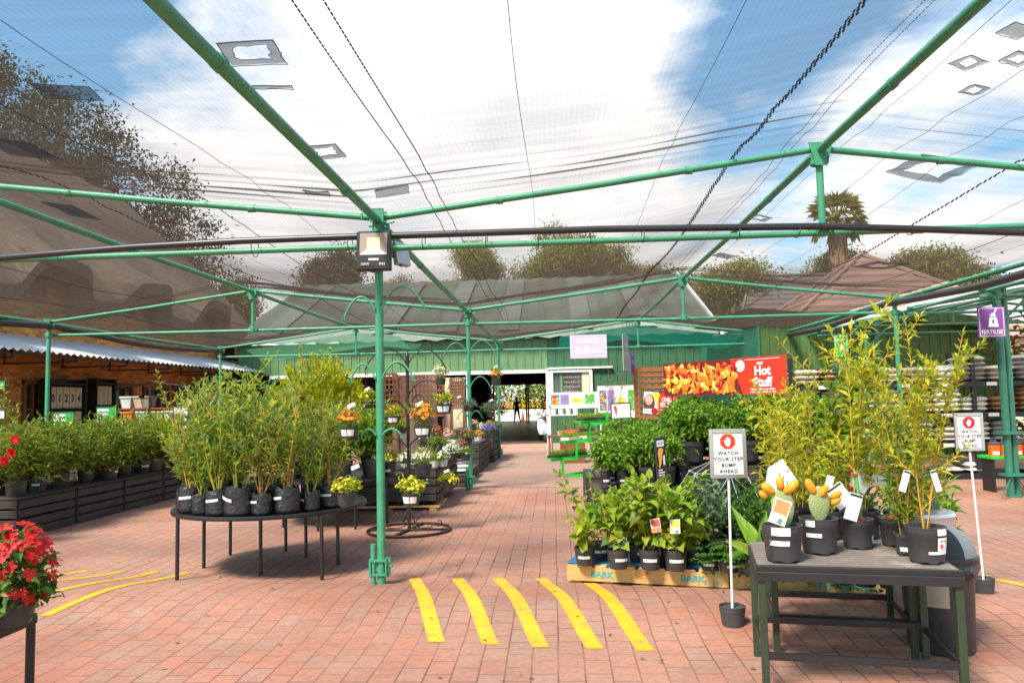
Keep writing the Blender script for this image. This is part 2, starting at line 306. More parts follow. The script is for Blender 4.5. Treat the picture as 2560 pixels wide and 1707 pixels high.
# ================================================================ shade canopy frame
VX=[-9.25,-1.5,5.95]; RX=[-5.42,2.32]; RY=[-.6,6.58,13.6,20.9]; ZV,ZR,ZT=3.17,3.64,2.93
fr=thing('shade_canopy_frame','tall green steel pipe frame holding up the dark shade net over the yard','canopy frame')
def arc(a,b,apex,n=14):
    a=V3(a);b=V3(b); out=[]
    for i in range(n+1):
        t=i/n; p=a.lerp(b,t); p.z+= apex*math.sin(math.pi*t)**.8; out.append(p)
    return out
def clamp(mb,c,s=.05,m=0):
    x,y,z=c; mb.lathe([(s*.95,-s),(s*1.15,-s*.8),(s*1.15,s*.8),(s*.95,s)],10,c,m)
    mb.box(x+s*.7,y-s*.5,z-s*.6,x+s*1.9,y-s*.2,z+s*.6,m); mb.box(x+s*.7,y+s*.2,z-s*.6,x+s*1.9,y+s*.5,z+s*.6,m)
    mb.tube([(x+s*1.5,y-s*1.4,z),(x+s*1.5,y+s*1.3,z)],s*.2,6,m); mb.tube([(x-s*1.6,y-s*.3,z+s*.4),(x-s*.8,y-s*.3,z+s*.4)],s*.22,6,m)
for j,y in enumerate(RY[1:]):
    for i,x in enumerate(VX):
        mb=MB(); mb.tube([(x,y,0),(x,y,ZV+.02)],.037,14); mb.build('post',m_pipe,fr,smooth=True)
        mb=MB(); mb.tube([(x-.066,y-.02,.0),(x-.064,y-.02,.36)],.024,10); mb.box(x-.092,y-.05,.10,x+.04,y+.045,.115); mb.box(x-.092,y-.05,.215,x+.04,y+.045,.235)
        mb.box(x-.096,y-.055,.099,x-.08,y+.045,.236); mb.box(x+.041,y-.05,.09,x+.052,y+.04,.245); mb.box(x+.052,y-.02,.09,x+.08,y+.0,.125); mb.box(x+.052,y-.02,.205,x+.08,y+.0,.245); mb.tube([(x+.05,y-.01,.17),(x+.105,y-.05,.18)],.009,6); mb.tube([(x+.072,y-.01,.1),(x+.072,y-.01,.24)],.008,6)
        mb.build('post_base_clamp',m_pipe,fr,smooth=True)
        mb=MB(); clamp(mb,(x,y,ZT),.045); mb.build('joint_clamp',m_pipe,fr,smooth=True); mb=MB(); clamp(mb,(x,y,ZV-.09),.05); mb.box(x-.06,y-.075,ZV-.05,x+.06,y-.055,ZV+.07); mb.box(x-.06,y+.055,ZV-.05,x+.06,y+.075,ZV+.07); mb.tube([(x-.13,y-.07,ZV-.02),(x-.13,y-.07,ZV+.03)],.01,6); mb.tube([(x+.06,y-.03,ZV-.06),(x+.15,y-.05,ZV-.05)],.009,6)
        mb.build('joint_clamp',m_pipe,fr,smooth=True)
    for x in RX:
        mb=MB(); mb.tube([(x,y,ZT),(x,y,ZR)],.03,12); mb.build('king_post',m_pipe,fr,smooth=True)
        mb=MB(); clamp(mb,(x,y,ZT),.046); mb.build('joint_clamp',m_pipe,fr,smooth=True); mb=MB(); clamp(mb,(x-.02,y,ZR-.1),.05); mb.add([(x-.1,y-.062,ZR+.04),(x+.1,y-.062,ZR+.04),(x+.05,y-.062,ZR-.16),(x-.05,y-.062,ZR-.16),(x-.1,y-.05,ZR+.04),(x+.1,y-.05,ZR+.04),(x+.05,y-.05,ZR-.16),(x-.05,y-.05,ZR-.16)],[(3,2,1,0),(4,5,6,7),(0,1,5,4),(1,2,6,5),(2,3,7,6),(3,0,4,7)])
        mb.build('joint_clamp',m_pipe,fr,smooth=True)
for j,y in enumerate(RY):
    tops=sorted([(x,ZV) for x in VX]+[(x,ZR) for x in RX])
    for (a,za),(b,zb) in zip(tops,tops[1:]):
        mb=MB(); mb.tube([(a,y,za),((a*.5+b*.5),y,(za+zb)/2-.012),(b,y,zb)],.029,12)
        for t in (.28,.71): c=V3((a+(b-a)*t,y,za+(zb-za)*t-.01)); mb.tube([c-V3((.03,0,0)),c+V3((.03,0,0))],.035,12)
        mb.build('rafter_pipe',m_pipe,fr,smooth=True)
    if j==0: continue
    for a,b in zip(VX,VX[1:]):
        dz=-.05 if (j==1 and a<-5) else 0
        mb=MB(); mb.tube([(a,y+.05,ZT+dz-(.02 if j==1 else 0)),((a+b)/2,y+.05,ZT-.012),(b,y+.05,ZT)],.027,12); c=(a+b)/2+.9; mb.tube([(c-.05,y+.05,ZT-.01),(c+.05,y+.05,ZT-.01)],.034,12); mb.build('tie_pipe',m_pipe,fr,smooth=True)
for x in RX:
    for a,b in zip(RY,RY[1:]):
        mb=MB(); mb.tube([(x,a,ZR-.02),(x,(a+b)/2,ZR-.04),(x,b,ZR-.02)],.036,12)
        for t in (.22,.5,.8): c=a+(b-a)*t; mb.tube([(x,c-.03,ZR-.03),(x,c+.03,ZR-.03)],.041,12)
        mb.build('ridge_pipe',m_pipe,fr,smooth=True)
for x in VX:
    for a,b in zip(RY,RY[1:]):
        mb=MB(); mb.tube([(x,a,ZV-.03),(x,(a+b)/2,ZV-.05),(x,b,ZV-.03)],.036,12)
        for t in (.3,.55,.85): c=a+(b-a)*t; mb.tube([(x,c-.03,ZV-.045),(x,c+.03,ZV-.045)],.042,12)
        mb.build('valley_pipe',m_pipe,fr,smooth=True)
HOOK={}
for y,rows in ((6.58,((2.36,-.29,.41,.14,.19),(1.76,-.235,.30,.13,.14),(1.28,-.15,.19,.05,.05))),(13.6,((2.42,-.44,.46,.2,.2),(1.80,-.36,.38,.17,.18),(1.28,-.2,.22,.1,.1))),(20.9,((2.35,-.4,.4,.18,.18),))):
    for k,(z,l,r,al,ar) in enumerate(rows):
        for s,(d,ap) in enumerate(((l,al),(r,ar))):
            mb=MB(); pts=arc((-1.5+(.03 if d>0 else -.03),y-.045,z),(-1.5+d,y-.06,z+(-.06 if k==0 and d<0 else 0)),ap); mb.tube(pts,.0095,8); e=pts[-1]
            mb.tube([e,e+V3((.004,0,-.03)),e+V3((.016*(1 if d>0 else -1),0,-.035)),e+V3((.024*(1 if d>0 else -1),0,-.015))],.008,6)
            mb.build('hanging_hook',m_pipe,fr,smooth=True); HOOK[(y,k,s)]=e
# ---- shade net
def netz(x,y):
    cyc=(x-VX[1])/(VX[2]-VX[1]) if x>=VX[1] else (x-VX[1])/(VX[1]-VX[0])
    fr_=cyc%1.0; tri=1-abs(2*fr_-1); base=ZV+(ZR-ZV)*tri+.045
    rows=[-7.7]+RY+[24.5]; k=max(i for i in range(len(rows)-1) if rows[i]<=y+1e-6); u=(y-rows[k])/(rows[k+1]-rows[k])
    sag=math.sin(math.pi*min(1,max(0,u)))*(.05+.10*math.sin(math.pi*min(1,abs(2*tri-1)*0+tri))*(1 if tri<1 else 0))
    flut=.022*math.exp(-((u-.9)/.09)**2)*math.sin(y*38+x*1.2)*(1 if u>.4 else 0)+.012*math.exp(-((u-.07)/.07)**2)*math.sin(y*33+x)
    return base-sag*(.4+.6*math.sin(math.pi*tri))+flut+.012*math.sin(x*3.1+y*1.7)*math.sin(math.pi*u)
def netmat(name,col,fac,vari,expo=.75):
    m=bpy.data.materials.new(name); m.use_nodes=True; t=m.node_tree; t.nodes.clear(); L=t.links.new
    o=N(t,'ShaderNodeOutputMaterial'); tr=N(t,'ShaderNodeBsdfTransparent'); d=N(t,'ShaderNodeBsdfDiffuse'); tl=N(t,'ShaderNodeBsdfTranslucent')
    d.inputs[0].default_value=(*col,1); tl.inputs[0].default_value=(*[min(1,c*1.5) for c in col],1)
    ms=N(t,'ShaderNodeMixShader'); ms.inputs[0].default_value=.5; L(d.outputs[0],ms.inputs[1]); L(tl.outputs[0],ms.inputs[2])
    tc=N(t,'ShaderNodeTexCoord'); mp=N(t,'ShaderNodeMapping'); mp.inputs['Scale'].default_value=(.5,6,1); L(tc.outputs['Object'],mp.inputs[0])
    nz=N(t,'ShaderNodeTexNoise'); nz.inputs['Scale'].default_value=1.4; nz.inputs['Detail'].default_value=7; nz.inputs['Roughness'].default_value=.65; L(mp.outputs[0],nz.inputs['Vector'])
    n2=N(t,'ShaderNodeTexNoise'); n2.inputs['Scale'].default_value=.5; n2.inputs['Detail'].default_value=3; L(tc.outputs['Object'],n2.inputs['Vector'])
    wv=N(t,'ShaderNodeTexWave'); wv.wave_type='BANDS'; wv.bands_direction='X'; wv.inputs['Scale'].default_value=9; wv.inputs['Distortion'].default_value=.6; L(tc.outputs['Object'],wv.inputs['Vector'])
    f=mth(t,'MULTIPLY_ADD',nz.outputs[0],vari,fac-vari*.5); f=mth(t,'MULTIPLY_ADD',n2.outputs[0],vari*.5,f); f=mth(t,'MULTIPLY_ADD',wv.outputs[0],.018,f,clamp=True); ge=N(t,'ShaderNodeNewGeometry'); dp=N(t,'ShaderNodeVectorMath',operation='DOT_PRODUCT'); L(ge.outputs['Incoming'],dp.inputs[0]); L(ge.outputs['Normal'],dp.inputs[1]); cs=mth(t,'MAXIMUM',mth(t,'ABSOLUTE',dp.outputs['Value']),.1); f=mth(t,'SUBTRACT',1,mth(t,'POWER',mth(t,'SUBTRACT',1,f),mth(t,'POWER',mth(t,'DIVIDE',1,cs),expo)),clamp=True)
    mx=N(t,'ShaderNodeMixShader'); L(f,mx.inputs[0]); L(tr.outputs[0],mx.inputs[1]); L(ms.outputs[0],mx.inputs[2]); L(mx.outputs[0],o.inputs[0]); MATS[name]=m; return m
m_net=netmat('shade_net_weave',(.047,.035,.028),.175,.15,.85)
m_gnet=netmat('green_net_weave',(.008,.085,.055),.62,.2,.3)
net=thing('shade_net','see-through dark shade net stretched over the green pipe frame','shade net')
mb=MB(); NXN,NYN=130,300; X0,X1,Y0,Y1=VX[0]-.1,VX[2]+.1,-7.,21.0
mb.add([(X0+(X1-X0)*i/NXN,Y0+(Y1-Y0)*j/NYN,netz(X0+(X1-X0)*i/NXN,Y0+(Y1-Y0)*j/NYN)) for j in range(NYN+1) for i in range(NXN+1)],
    [(j*(NXN+1)+i,j*(NXN+1)+i+1,(j+1)*(NXN+1)+i+1,(j+1)*(NXN+1)+i) for j in range(NYN) for i in range(NXN)])
mb.build('net_cloth',m_net,net,smooth='all')
m_rope=M('black_rope',(.012,.012,.014),.8,.3,30); m_wire=M('thin_wire',(.06,.045,.04),.5,.2,20)
rnd=random.Random(5)
def seam(x,r,beads,y0=-1,y1=20.9,wob=.02,off=.0):
    mb=MB(); y=y0
    pts=[]
    while y<y1: pts.append(V3((x+wob*math.sin(y*1.3+x*5),y,netz(x,y)-.012+off))); y+=.28
    if beads:
        for i in range(len(pts)-1):
            k=7
            for q in range(k):
                a=pts[i].lerp(pts[i+1],q/k); b=pts[i].lerp(pts[i+1],(q+.62)/k); s=r*.7*(1 if q%2 else -1)*(1 if beads==2 else 0)
                mb.tube([a+V3((s,0,0)),b+V3((s,0,0))],r,4)
    else: mb.tube(pts,r,5)
    return mb
for x,r,b in ((-1.02,.0045,1),(-.90,.0045,1),(1.62,.0075,2),(1.60,.006,2),(2.02,.003,1),(2.10,.003,1),(3.95,.0075,2),(5.05,.0045,1),(-3.05,.005,1),(-4.3,.0065,2),(-6.9,.006,1),(-8.1,.006,1)):
    seam(x,r,b).build('seam_stitching',m_rope,net)
for x in (-.15,.95,2.95,1.75+.75,3.4,4.5,-2.3,-3.6,-4.9,-7.5,5.5): seam(x,.0019,0,wob=.01,off=.004).build('support_wire',m_wire,net)
for x in (VX[0]-.06,VX[2]+.06):
    mb=MB(); s_=.09 if x<0 else -.09; mb.tube([(x+s_+.02*math.sin(3*y),y,ZV-.06-.13*abs(math.sin((y-6.58)/7.15*math.pi))) for y in [ -1+.4*i for i in range(56)]],.06,8); mb.build('rolled_edge',m_black,net,smooth='all')
m_patch=netmat('patch_weave',(.02,.02,.024),.45,.3,.4)
def patch(px,py,w,l,rot,hole=True):
    a=.5
    # follow the ray to the net surface
    lo,hi=.3,30
    for _ in range(50):
        mid=(lo+hi)/2; p=D(px,py,mid)
        if p.z<netz(p.x,p.y): lo=mid
        else: hi=mid
    p=D(px,py,lo); mb=MB(); c,s=math.cos(rot),math.sin(rot); rr=random.Random(px)
    def q(u,v): x=p.x+c*u-s*v; y=p.y+s*u+c*v; return (x,y,netz(x,y)-.02)
    nn=16; o=[];i_=[]
    for k in range(nn):
        t=2*math.pi*k/nn; e=max(abs(math.cos(t)),abs(math.sin(t))); u,v=math.cos(t)/e,math.sin(t)/e
        o.append(q(u*w/2,v*l/2)); f=rr.uniform(.48,.7); i_.append(q(u*w/2*f,v*l/2*f))
    if hole: mb.add(o+i_,[(k,(k+1)%nn,nn+(k+1)%nn,nn+k) for k in range(nn)])
    else: mb.add(o,[tuple(range(nn))])
    mb.tube([V3(z)+V3((rr.uniform(-.008,.008),rr.uniform(-.008,.008),-.004)) for z in o+[o[0]]],.0022,4,1)
    if hole: mb.tube([V3(z)-V3((0,0,.003)) for z in i_+[i_[0]]],.0016,4,1)
    mb.build('mended_patch',[m_patch,m_rope],net)
for a in ((630,122,.26,.24,.1,True),(170,222,.28,.2,.2,False),(180,520,.3,.6,.1,False),(50,365,.35,.5,.2,False),(815,372,.2,.26,0,True),(980,470,.26,.12,.1,False),(680,208,.2,.04,.2,False),(2420,148,.14,.16,.4,True),(2435,218,.12,.14,.3,True),(2540,68,.14,.14,.2,False),(2545,138,.14,.16,.2,True),(2330,415,.55,.5,.2,True),(2200,660,.5,.5,.3,True),(1900,540,.2,.2,.2,True),(1810,636,.25,.3,.2,False),(790,470,.2,.08,0,False)): patch(*a)
# green end nets between the last row and the shop
for (xa,xb,ya,yb,nm,lab) in ((-8.6,-4.2,21.05,24.6,'end_net','light green end net sagging beyond the last pipe row, left of the shop door'),(.2,5.9,21.05,25.8,'end_net','dark green end net sagging above the shop wall near the edibles sign')):
    mb=MB(); n=30
    def zf(x,y): u=(x-xa)/(xb-xa); v=(y-ya)/(yb-ya); return netz(x,20.9)-.05+(-.12-.25*math.sin(math.pi*v)+(.12 if xa>0 else .05)*v)
    mb.add([(xa+(xb-xa)*i/n,ya+(yb-ya)*j/n,zf(xa+(xb-xa)*i/n,ya+(yb-ya)*j/n)) for j in range(n+1) for i in range(n+1)],[(j*(n+1)+i,j*(n+1)+i+1,(j+1)*(n+1)+i+1,(j+1)*(n+1)+i) for j in range(n) for i in range(n)])
    tag(mb.build(nm,m_gnet if xa>0 else netmat('pale_green_net',(.05,.16,.085),.40,.2,.3),smooth='all'),lab,'shade net')
# black irrigation pipe tied along the first tie pipe
ip=thing('irrigation_pipe','long black plastic pipe tied along the first green tie pipe','pipe')
mb=MB(); p=[D(*a,6.5) for a in ((-900,690),(0,645),(330,618),(610,602),(880,592),(1000,589),(1500,573),(2050,566),(2300,573),(2560,582),(3200,600))]
mb.tube(p,.030,12); mb.build('pipe',M('pipe_black',(.02,.02,.024),.35,.2,8,spec=.5),ip,smooth='all')
for x in (-2.6,-1.75,-1.1,-.55,-.1,.35,.8,1.6,2.1,2.55,3.05):
    mb=MB(); h_=np.interp(x,[q.x for q in p],[q.z for q in p]); tz=2.905-(.05 if x<-1.5 else 0)*min(1,(-1.5-x)/3.7); zc=(h_+tz)/2; rz=abs(h_-tz)/2+.031; mb.tube([(x,6.565+.088*math.cos(q*PI/8),zc+rz*math.sin(q*PI/8)) for q in range(17)],.004,5); mb.build('cable_tie',m_black,ip)
# floodlights
def flood(name,label,loc,rz,tilt,front):
    t=thing(name,label,'floodlight',loc,rz)
    mb=MB(); mb.bev(-.145,-.05,-.165,.145,.045,.165,.012); mb.build('housing',M('lamp_grey',(.035,.03,.03),.4,.15,6) if front else m_galv,t)
    if front:
        mb=MB(); mb.box(-.115,-.053,-.15,.115,-.0505,-.055); mb.build('label_panel',m_ink,t)
        mb=MB(); a,b,d=.115,.055,.0
        o=[(-a,-.052,-.045),(a,-.052,-.045),(a,-.052,.145),(-a,-.052,.145)]; i=[(-b,-.051,.005),(b,-.051,.005),(b,-.051,.105),(-b,-.051,.105)]
        m_ref=M('reflector',(.72,.70,.66),.3,.04,4); 
        mb=MB(); mb.add(o+i,[(0,1,5,4)],0); mb.build('reflector',M('reflector_bright',(.85,.84,.82),.25,.03,4),t)  # flat reflector: light painted on the lower face, shade on the other three
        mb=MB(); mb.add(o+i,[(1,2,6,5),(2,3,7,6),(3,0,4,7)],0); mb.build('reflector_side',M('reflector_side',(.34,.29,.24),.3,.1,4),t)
        mb=MB(); mb.add([(x,-.0515,z) for x,_,z in i],[(0,1,2,3)]); mb.build('led_panel',M('led_yellow',(.75,.68,.42),.4,.04,4),t)
        mb=MB(); mb.text('100W',.030,(-.07,-.0535,-.128),(1,0,0),(0,0,1),.001,0); mb.text('IP65',.030,(.075,-.0535,-.128),(1,0,0),(0,0,1),.001,0); mb.box(-.04,-.0545,-.095,.045,-.054,-.078); mb.build('lettering',m_white,t)
    mb=MB(); mb.tube([(-.16,.0,-.0),(-.16,.1,-.02),(.16,.1,-.02),(.16,0,0)],.012,6); mb.tube([(0,.06,-.16),(.0,.0,-.185),(-.05,-.02,-.18),(-.06,.05,-.15)],.006,6); mb.build('bracket',m_black,t)
    t.rotation_euler=(tilt,0,rz); return t
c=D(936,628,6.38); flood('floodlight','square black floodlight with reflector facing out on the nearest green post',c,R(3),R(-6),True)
c=D(1002,636,6.72); c2=flood('floodlight','second grey floodlight turned sideways behind the square black floodlight',c,R(62),R(-10),False); c2.scale=(.62,.62,.62)
# ================================================================ buildings
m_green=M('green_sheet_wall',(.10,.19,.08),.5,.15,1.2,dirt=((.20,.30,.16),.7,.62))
m_dkgreen=M('dark_green_sheet',(.055,.115,.03),.55,.35,1.5,dirt=((.11,.075,.03),1.6,.55))
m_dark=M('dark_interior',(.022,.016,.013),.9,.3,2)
m_gl=M('window_glass',(.03,.035,.04),.08,.3,3,spec=.8)
m_roofg=M('green_roof_sheet',(.12,.145,.105),.5,.15,.5)
def ribwall(mb,x0,x1,y,z0,z1,pitch=.3,rib=.07,d=.028,m=0,zt=None):
    x=x0; pts=[]
    while x<x1-1e-4:
        pts+= [(x,0),(min(x+pitch-rib,x1),0),(min(x+pitch-rib+.012,x1),-d),(min(x+pitch-.012,x1),-d)]; x+=pitch
    pts.append((x1,0)); k=len(pts); T=zt or (lambda q:z1)
    mb.add([(a,y+b,z0) for a,b in pts]+[(a,y+b,T(a)) for a,b in pts],[(i,i+1,k+i+1,k+i) for i in range(k-1)],m); return mb
shop=thing('shop_building','long green corrugated shop with white door frame and open hall behind the yard','shop building')
YS=27.5
ribwall(MB(),-11.5,-.2,YS,2.62,3.75).build('fascia_wall',m_green,shop)
ribwall(MB(),1.38,5.65,YS,0,3.75).build('front_wall',M('green_sheet_shaded',(.035,.105,.05),.5,.15,1.2),shop)  # same green sheet as the fascia, with shade put into a darker colour
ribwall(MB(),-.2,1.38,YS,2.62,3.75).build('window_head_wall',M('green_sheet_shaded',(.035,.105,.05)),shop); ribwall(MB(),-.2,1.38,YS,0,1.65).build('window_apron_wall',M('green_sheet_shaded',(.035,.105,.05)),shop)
mb=MB(); mb.box(-10.3,YS-.09,2.5,-.0,YS-.035,2.62); mb.box(-3.12,YS-.1,0,-3.0,YS-.04,2.5); mb.box(-.27,YS-.1,0,-.14,YS-.04,2.5); mb.box(-8.6,YS-.1,0,-8.5,YS-.04,2.5); mb.build('door_frame',m_offw,shop)
mb=MB(); mb.box(-.2,YS-.16,2.62,2.1,YS-.04,2.68); mb.build('ledge',m_offw,shop)
w=MB(); 
for a in ((-.12,1.66,-.02,2.6),(1.28,1.66,1.38,2.6),(-.02,2.5,1.28,2.6),(-.02,1.66,1.28,1.72)): w.box(a[0],YS-.12,a[1],a[2],YS-.05,a[3])
w=w.build('window',m_offw,shop)
mb=MB(); mb.box(-.02,YS-.02,1.72,1.28,YS,2.5,0); mb.box(.22,YS-.04,1.72,.32,YS-.02,2.5,1); mb.box(.98,YS-.04,1.72,1.02,YS-.02,2.5,1); mb.box(1.02,YS-.045,1.72,1.26,YS-.02,2.5,2)
rr=random.Random(3)
for r_ in range(4):
    for c_ in range(9): mb.box(.36+c_*.065,YS-.03,1.78+r_*.17,.4+c_*.065,YS-.02,1.78+r_*.17+rr.uniform(.04,.09),3)
mb.build('pane',[m_gl,m_green,m_cream,M('bottle_row',(.28,.2,.17),.4,.3,9)],w)
# hall behind the door
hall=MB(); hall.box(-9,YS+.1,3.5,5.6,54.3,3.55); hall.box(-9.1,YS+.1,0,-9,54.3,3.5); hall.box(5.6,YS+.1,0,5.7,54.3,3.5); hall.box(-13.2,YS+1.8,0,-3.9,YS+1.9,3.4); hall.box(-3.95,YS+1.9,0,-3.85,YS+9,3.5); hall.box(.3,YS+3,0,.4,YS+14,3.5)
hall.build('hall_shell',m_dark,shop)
mb=MB(); mb.box(-9,54.3,2.75,5.6,54.5,3.5); mb.box(-9,54.3,0,-4.4,54.5,2.75); mb.box(.2,54.3,0,5.6,54.5,2.75); mb.build('hall_end_wall',M('beam_brown',(.20,.13,.09),.7,.2,1),shop)
mb=MB(); 
for x in (-4.3,-2.0,-1.86,.1): mb.box(x,54.25,0,x+.11,54.32,2.75)
mb.box(-4.3,54.25,.92,.2,54.31,1.0); mb.box(-4.3,54.2,2.62,.2,54.24,2.75); mb.build('glass_door_frame',M('door_taupe',(.22,.16,.13),.5,.1,2),shop)
mb=MB(); mb.box(-3.8,46,2.95,.28,46.15,3.5); mb.build('hall_beam',M('beam_green',(.02,.06,.035),.6,.2,1),shop)
mb=MB(); mb.box(-3.8,40,2.9,.28,40.2,3.2); mb.box(-3.75,YS+.4,2.55,-.0,YS+.7,2.95); mb.build('bulkhead',M('beam_brown',(.2,.13,.09)),shop)
# roof
roof=MB(); x0,x1=-12,5.9
def corr(mb,x0,x1,ya,za,yb,zb,pitch,d,m=0,nseg=1):
    n=int((x1-x0)/pitch*4); vv=[]
    for i in range(n+1):
        x=x0+(x1-x0)*i/n; q=d*math.sin(i*math.pi/2)
        vv+= [(x,ya,za+q),(x,yb,zb+q)]
    mb.add(vv,[(2*i,2*i+2,2*i+3,2*i+1) for i in range(n)],m)
corr(roof,x0,x1,YS-.35,3.75,36.5,7.35,.8,.035); corr(roof,x0,x1,36.5,7.35,46,3.6,.8,.035); roof.build('roof',m_roofg,shop)
mb=MB(); mb.box(5.88,YS-.4,3.6,6.0,YS-.3,3.8); mb.beam((5.95,YS-.4,3.73),(5.95,36.5,7.35),.1,.3); mb.beam((5.95,46,3.6),(5.95,36.5,7.35),.1,.3); mb.build('barge_board',m_white,shop)
mb=MB()
for x in (-10.6,-6.3,-3.9,-1.6,1.1,3.4): mb.beam((x,YS+.4,4.12),(x,35.9,7.2),.75,.03)
mb.build('roof_light',M('roof_light_sheet',(.165,.185,.16),.4,.1,1),shop)
mb=MB(); mb.add([(5.6,YS,3.4),(5.6,46,3.4),(5.6,36.5,7.2)],[(0,1,2)]); mb.add([(5.6,YS,0),(5.6,46,0),(5.6,46,3.4),(5.6,YS,3.4)],[(0,1,2,3)]); mb.build('gable_wall',m_dkgreen,shop)
# bright forecourt seen through the hall: kerb wall, flower bed
tag(MB().box(-9,58.5,0,6,58.8,.85).build('low_wall',m_offw),'low pale wall outside the glass doors at the end of the hall','wall')
struct(MB().add([(-40,54.6,.012),(40,54.6,.012),(40,58.4,.012),(-40,58.4,.012)],[(0,1,2,3)]).build('road',M('asphalt',(.30,.28,.27),.85,.2,2)))
# green wall and other buildings on the right
rb=thing('green_shed','dark green ribbed shed wall behind the fertiliser shelves','shed')
ribwall(MB(),5.2,11.1,19.6,0,3.4,.25,.09,.03,zt=lambda x:3.6-.13*max(0,x-8.7)**1.2).build('wall',m_dkgreen,rb)
mb=MB(); mb.add([(4.9,19.3,3.72),(11.3,19.3,3.0),(11.3,27,3.1),(4.9,27,3.9)],[(0,1,2,3)]); mb.build('roof',m_roofg,rb)
mb=MB(); mb.box(5.15,19.55,0,5.2,27,3.4); mb.box(8.0,19.5,.0,8.12,19.56,3.4); mb.build('corner_post',m_pipe2,rb)
m_tile=M('brown_roof_tile',(.34,.20,.155),.8,.15,.8); m_tile2=M('grey_roof_tile',(.16,.13,.12),.8,.15,.8)
def hip(name,label,cx,cy,wx,wy,ze,zr,rl,mt,wall):
    t=thing(name,label,'house'); mb=MB(); a=[(cx-wx,cy-wy,ze),(cx+wx,cy-wy,ze),(cx+wx,cy+wy,ze),(cx-wx,cy+wy,ze)]; r1=(cx-rl,cy,zr); r2=(cx+rl,cy,zr)
    n=11
    def strip(p,q,r,s):  # courses of tiles from edge pq up to rs
        for i in range(n):
            u,v=i/n,(i+1)/n; A=V3(p).lerp(r,u);B=V3(q).lerp(s,u);C_=V3(q).lerp(s,v);D_=V3(p).lerp(r,v); up=V3((0,0,.12)); mb.add([A+up,B+up,C_,D_],[(0,1,2,3)]); mb.add([A,B,B+up,A+up],[(0,1,2,3)])
    r1=V3(r1);r2=V3(r2); strip(a[0],a[1],r1,r2); strip(a[1],a[2],r2,r2); strip(a[2],a[3],r2,r1); strip(a[3],a[0],r1,r1); mb.build('roof',mt,t)
    mb=MB(); up=V3((0,0,.12))
    for p,r in ((a[0],r1),(a[1],r2),(a[2],r2),(a[3],r1)): mb.tube([V3(p)+up,r+up],.09,6)
    mb.tube([r1+up,r2+up],.09,6); mb.build('ridge_cap',mt,t)
    mb=MB(); mb.box(cx-wx+.5,cy-wy+.5,0,cx+wx-.5,cy+wy-.5,ze); mb.build('wall',wall,t); return t
hip('tiled_roof_house','house with pinkish brown hipped tile roof rising to a point beyond the net',13.6,34,5.6,5.2,3.4,7.45,.05,m_tile,m_cream)
hip('tiled_roof_house','house with long low dark grey roof ridge behind the pinkish brown pointed roof',14.2,45,4.2,3.2,5.0,8.3,2.6,m_tile2,m_cream)
t=thing('white_house','small white walled house with dark roof between the two green sheds','house'); MB().box(5.9,31,0,9,33,3.6).build('wall',m_offw,t); mb=MB(); mb.add([(5.6,30.7,3.6),(9.3,30.7,3.6),(9.3,32,4.3),(5.6,32,4.3)],[(0,1,2,3)]); mb.add([(6.6,30.65,2.9),(8.0,30.65,2.9),(7.6,30.95,3.62),(6.4,30.95,3.62)],[(0,1,2,3)]); mb.build('roof',m_tile2,t)
# thatched house with corrugated awning
m_thatch=M('weathered_thatch',(.125,.088,.062),.95,.7,7,bump=1.6,bscale=14,dirt=((.07,.048,.032),1.3,.56))
t_=m_thatch.node_tree; nz_=[n for n in t_.nodes if n.type=='TEX_NOISE']; mp_=N(t_,'ShaderNodeMapping'); mp_.inputs['Scale'].default_value=(.35,3.2,.35); t_.links.new([n for n in t_.nodes if n.type=='TEX_COORD'][0].outputs['Object'],mp_.inputs[0])
for n_ in (nz_[0],nz_[-1]): t_.links.new(mp_.outputs[0],n_.inputs['Vector'])
m_brick=brickmat('brick_wall',(.56,.20,.045),(.68,.31,.09),(.42,.13,.035),(.28,.14,.06),.24,.085,.008,(1,2),var=.5)
th=thing('thatched_house','long brick house with thatched roof and eyebrow dormer windows on the left','house')
EX,EZ,RXX,RZ_=-11.6,4.32,-17.6,10.25; YD=(13.3,17.4,21.4,25.6)
def thp(y,s):
    e=max(math.exp(-((y-d)/1.15)**6) for d in YD); s0=.115*e; q=s0+(1-s0)*s
    x=EX+(RXX-EX)*q+1.0*e*math.exp(-s*9); z=EZ+(RZ_-EZ)*q+.25*math.sin(math.pi*q)**.7
    return (x,y+.0,z+.05*math.sin(y*2.3+q*9))
ny,nsg=150,26; mb=MB(); Y0_,Y1_=6.,29.6; vv=[]
for j in range(ny+1):
    y=Y0_+(Y1_-Y0_)*j/ny; p=thp(y,0); vv.append((p[0]-.55,y,p[2]-.42)); vv.append((p[0]-.02,y,p[2]-.30))
    vv+=[thp(y,i/nsg) for i in range(nsg+1)]; vv.append((RXX-6,y,EZ))
k=nsg+4; mb.add(vv,[(j*k+i,(j+1)*k+i,(j+1)*k+i+1,j*k+i+1) for j in range(ny) for i in range(k-1)])
end=[(vv[ny*k+i][0],Y1_,vv[ny*k+i][2]) for i in range(k)]; mb.add(end,[tuple(range(k))]); mb.build('roof',m_thatch,th,smooth=True)
mb=MB(); mb.box(-17,6,0,-12.4,29.3,4.95); mb.build('wall',m_brick,th)
for d in YD:
    MB().box(-13.4,d-.7,4.952,-12.402,d+.7,5.3).build('dormer_wall',m_brick,th); wn=MB(); 
    for i in range(6): wn.box(-12.38,d-.58+i*.22,4.3,-12.28,d-.53+i*.22,5.15)
    wn.box(-12.38,d-.62,4.22,-12.26,d+.62,4.3); wn.box(-12.38,d-.62,5.12,-12.27,d+.62,5.2); o=wn.build('window',m_brown,th); MB().box(-12.4,d-.58,4.3,-12.34,d+.58,5.14).build('pane',m_gl,o)
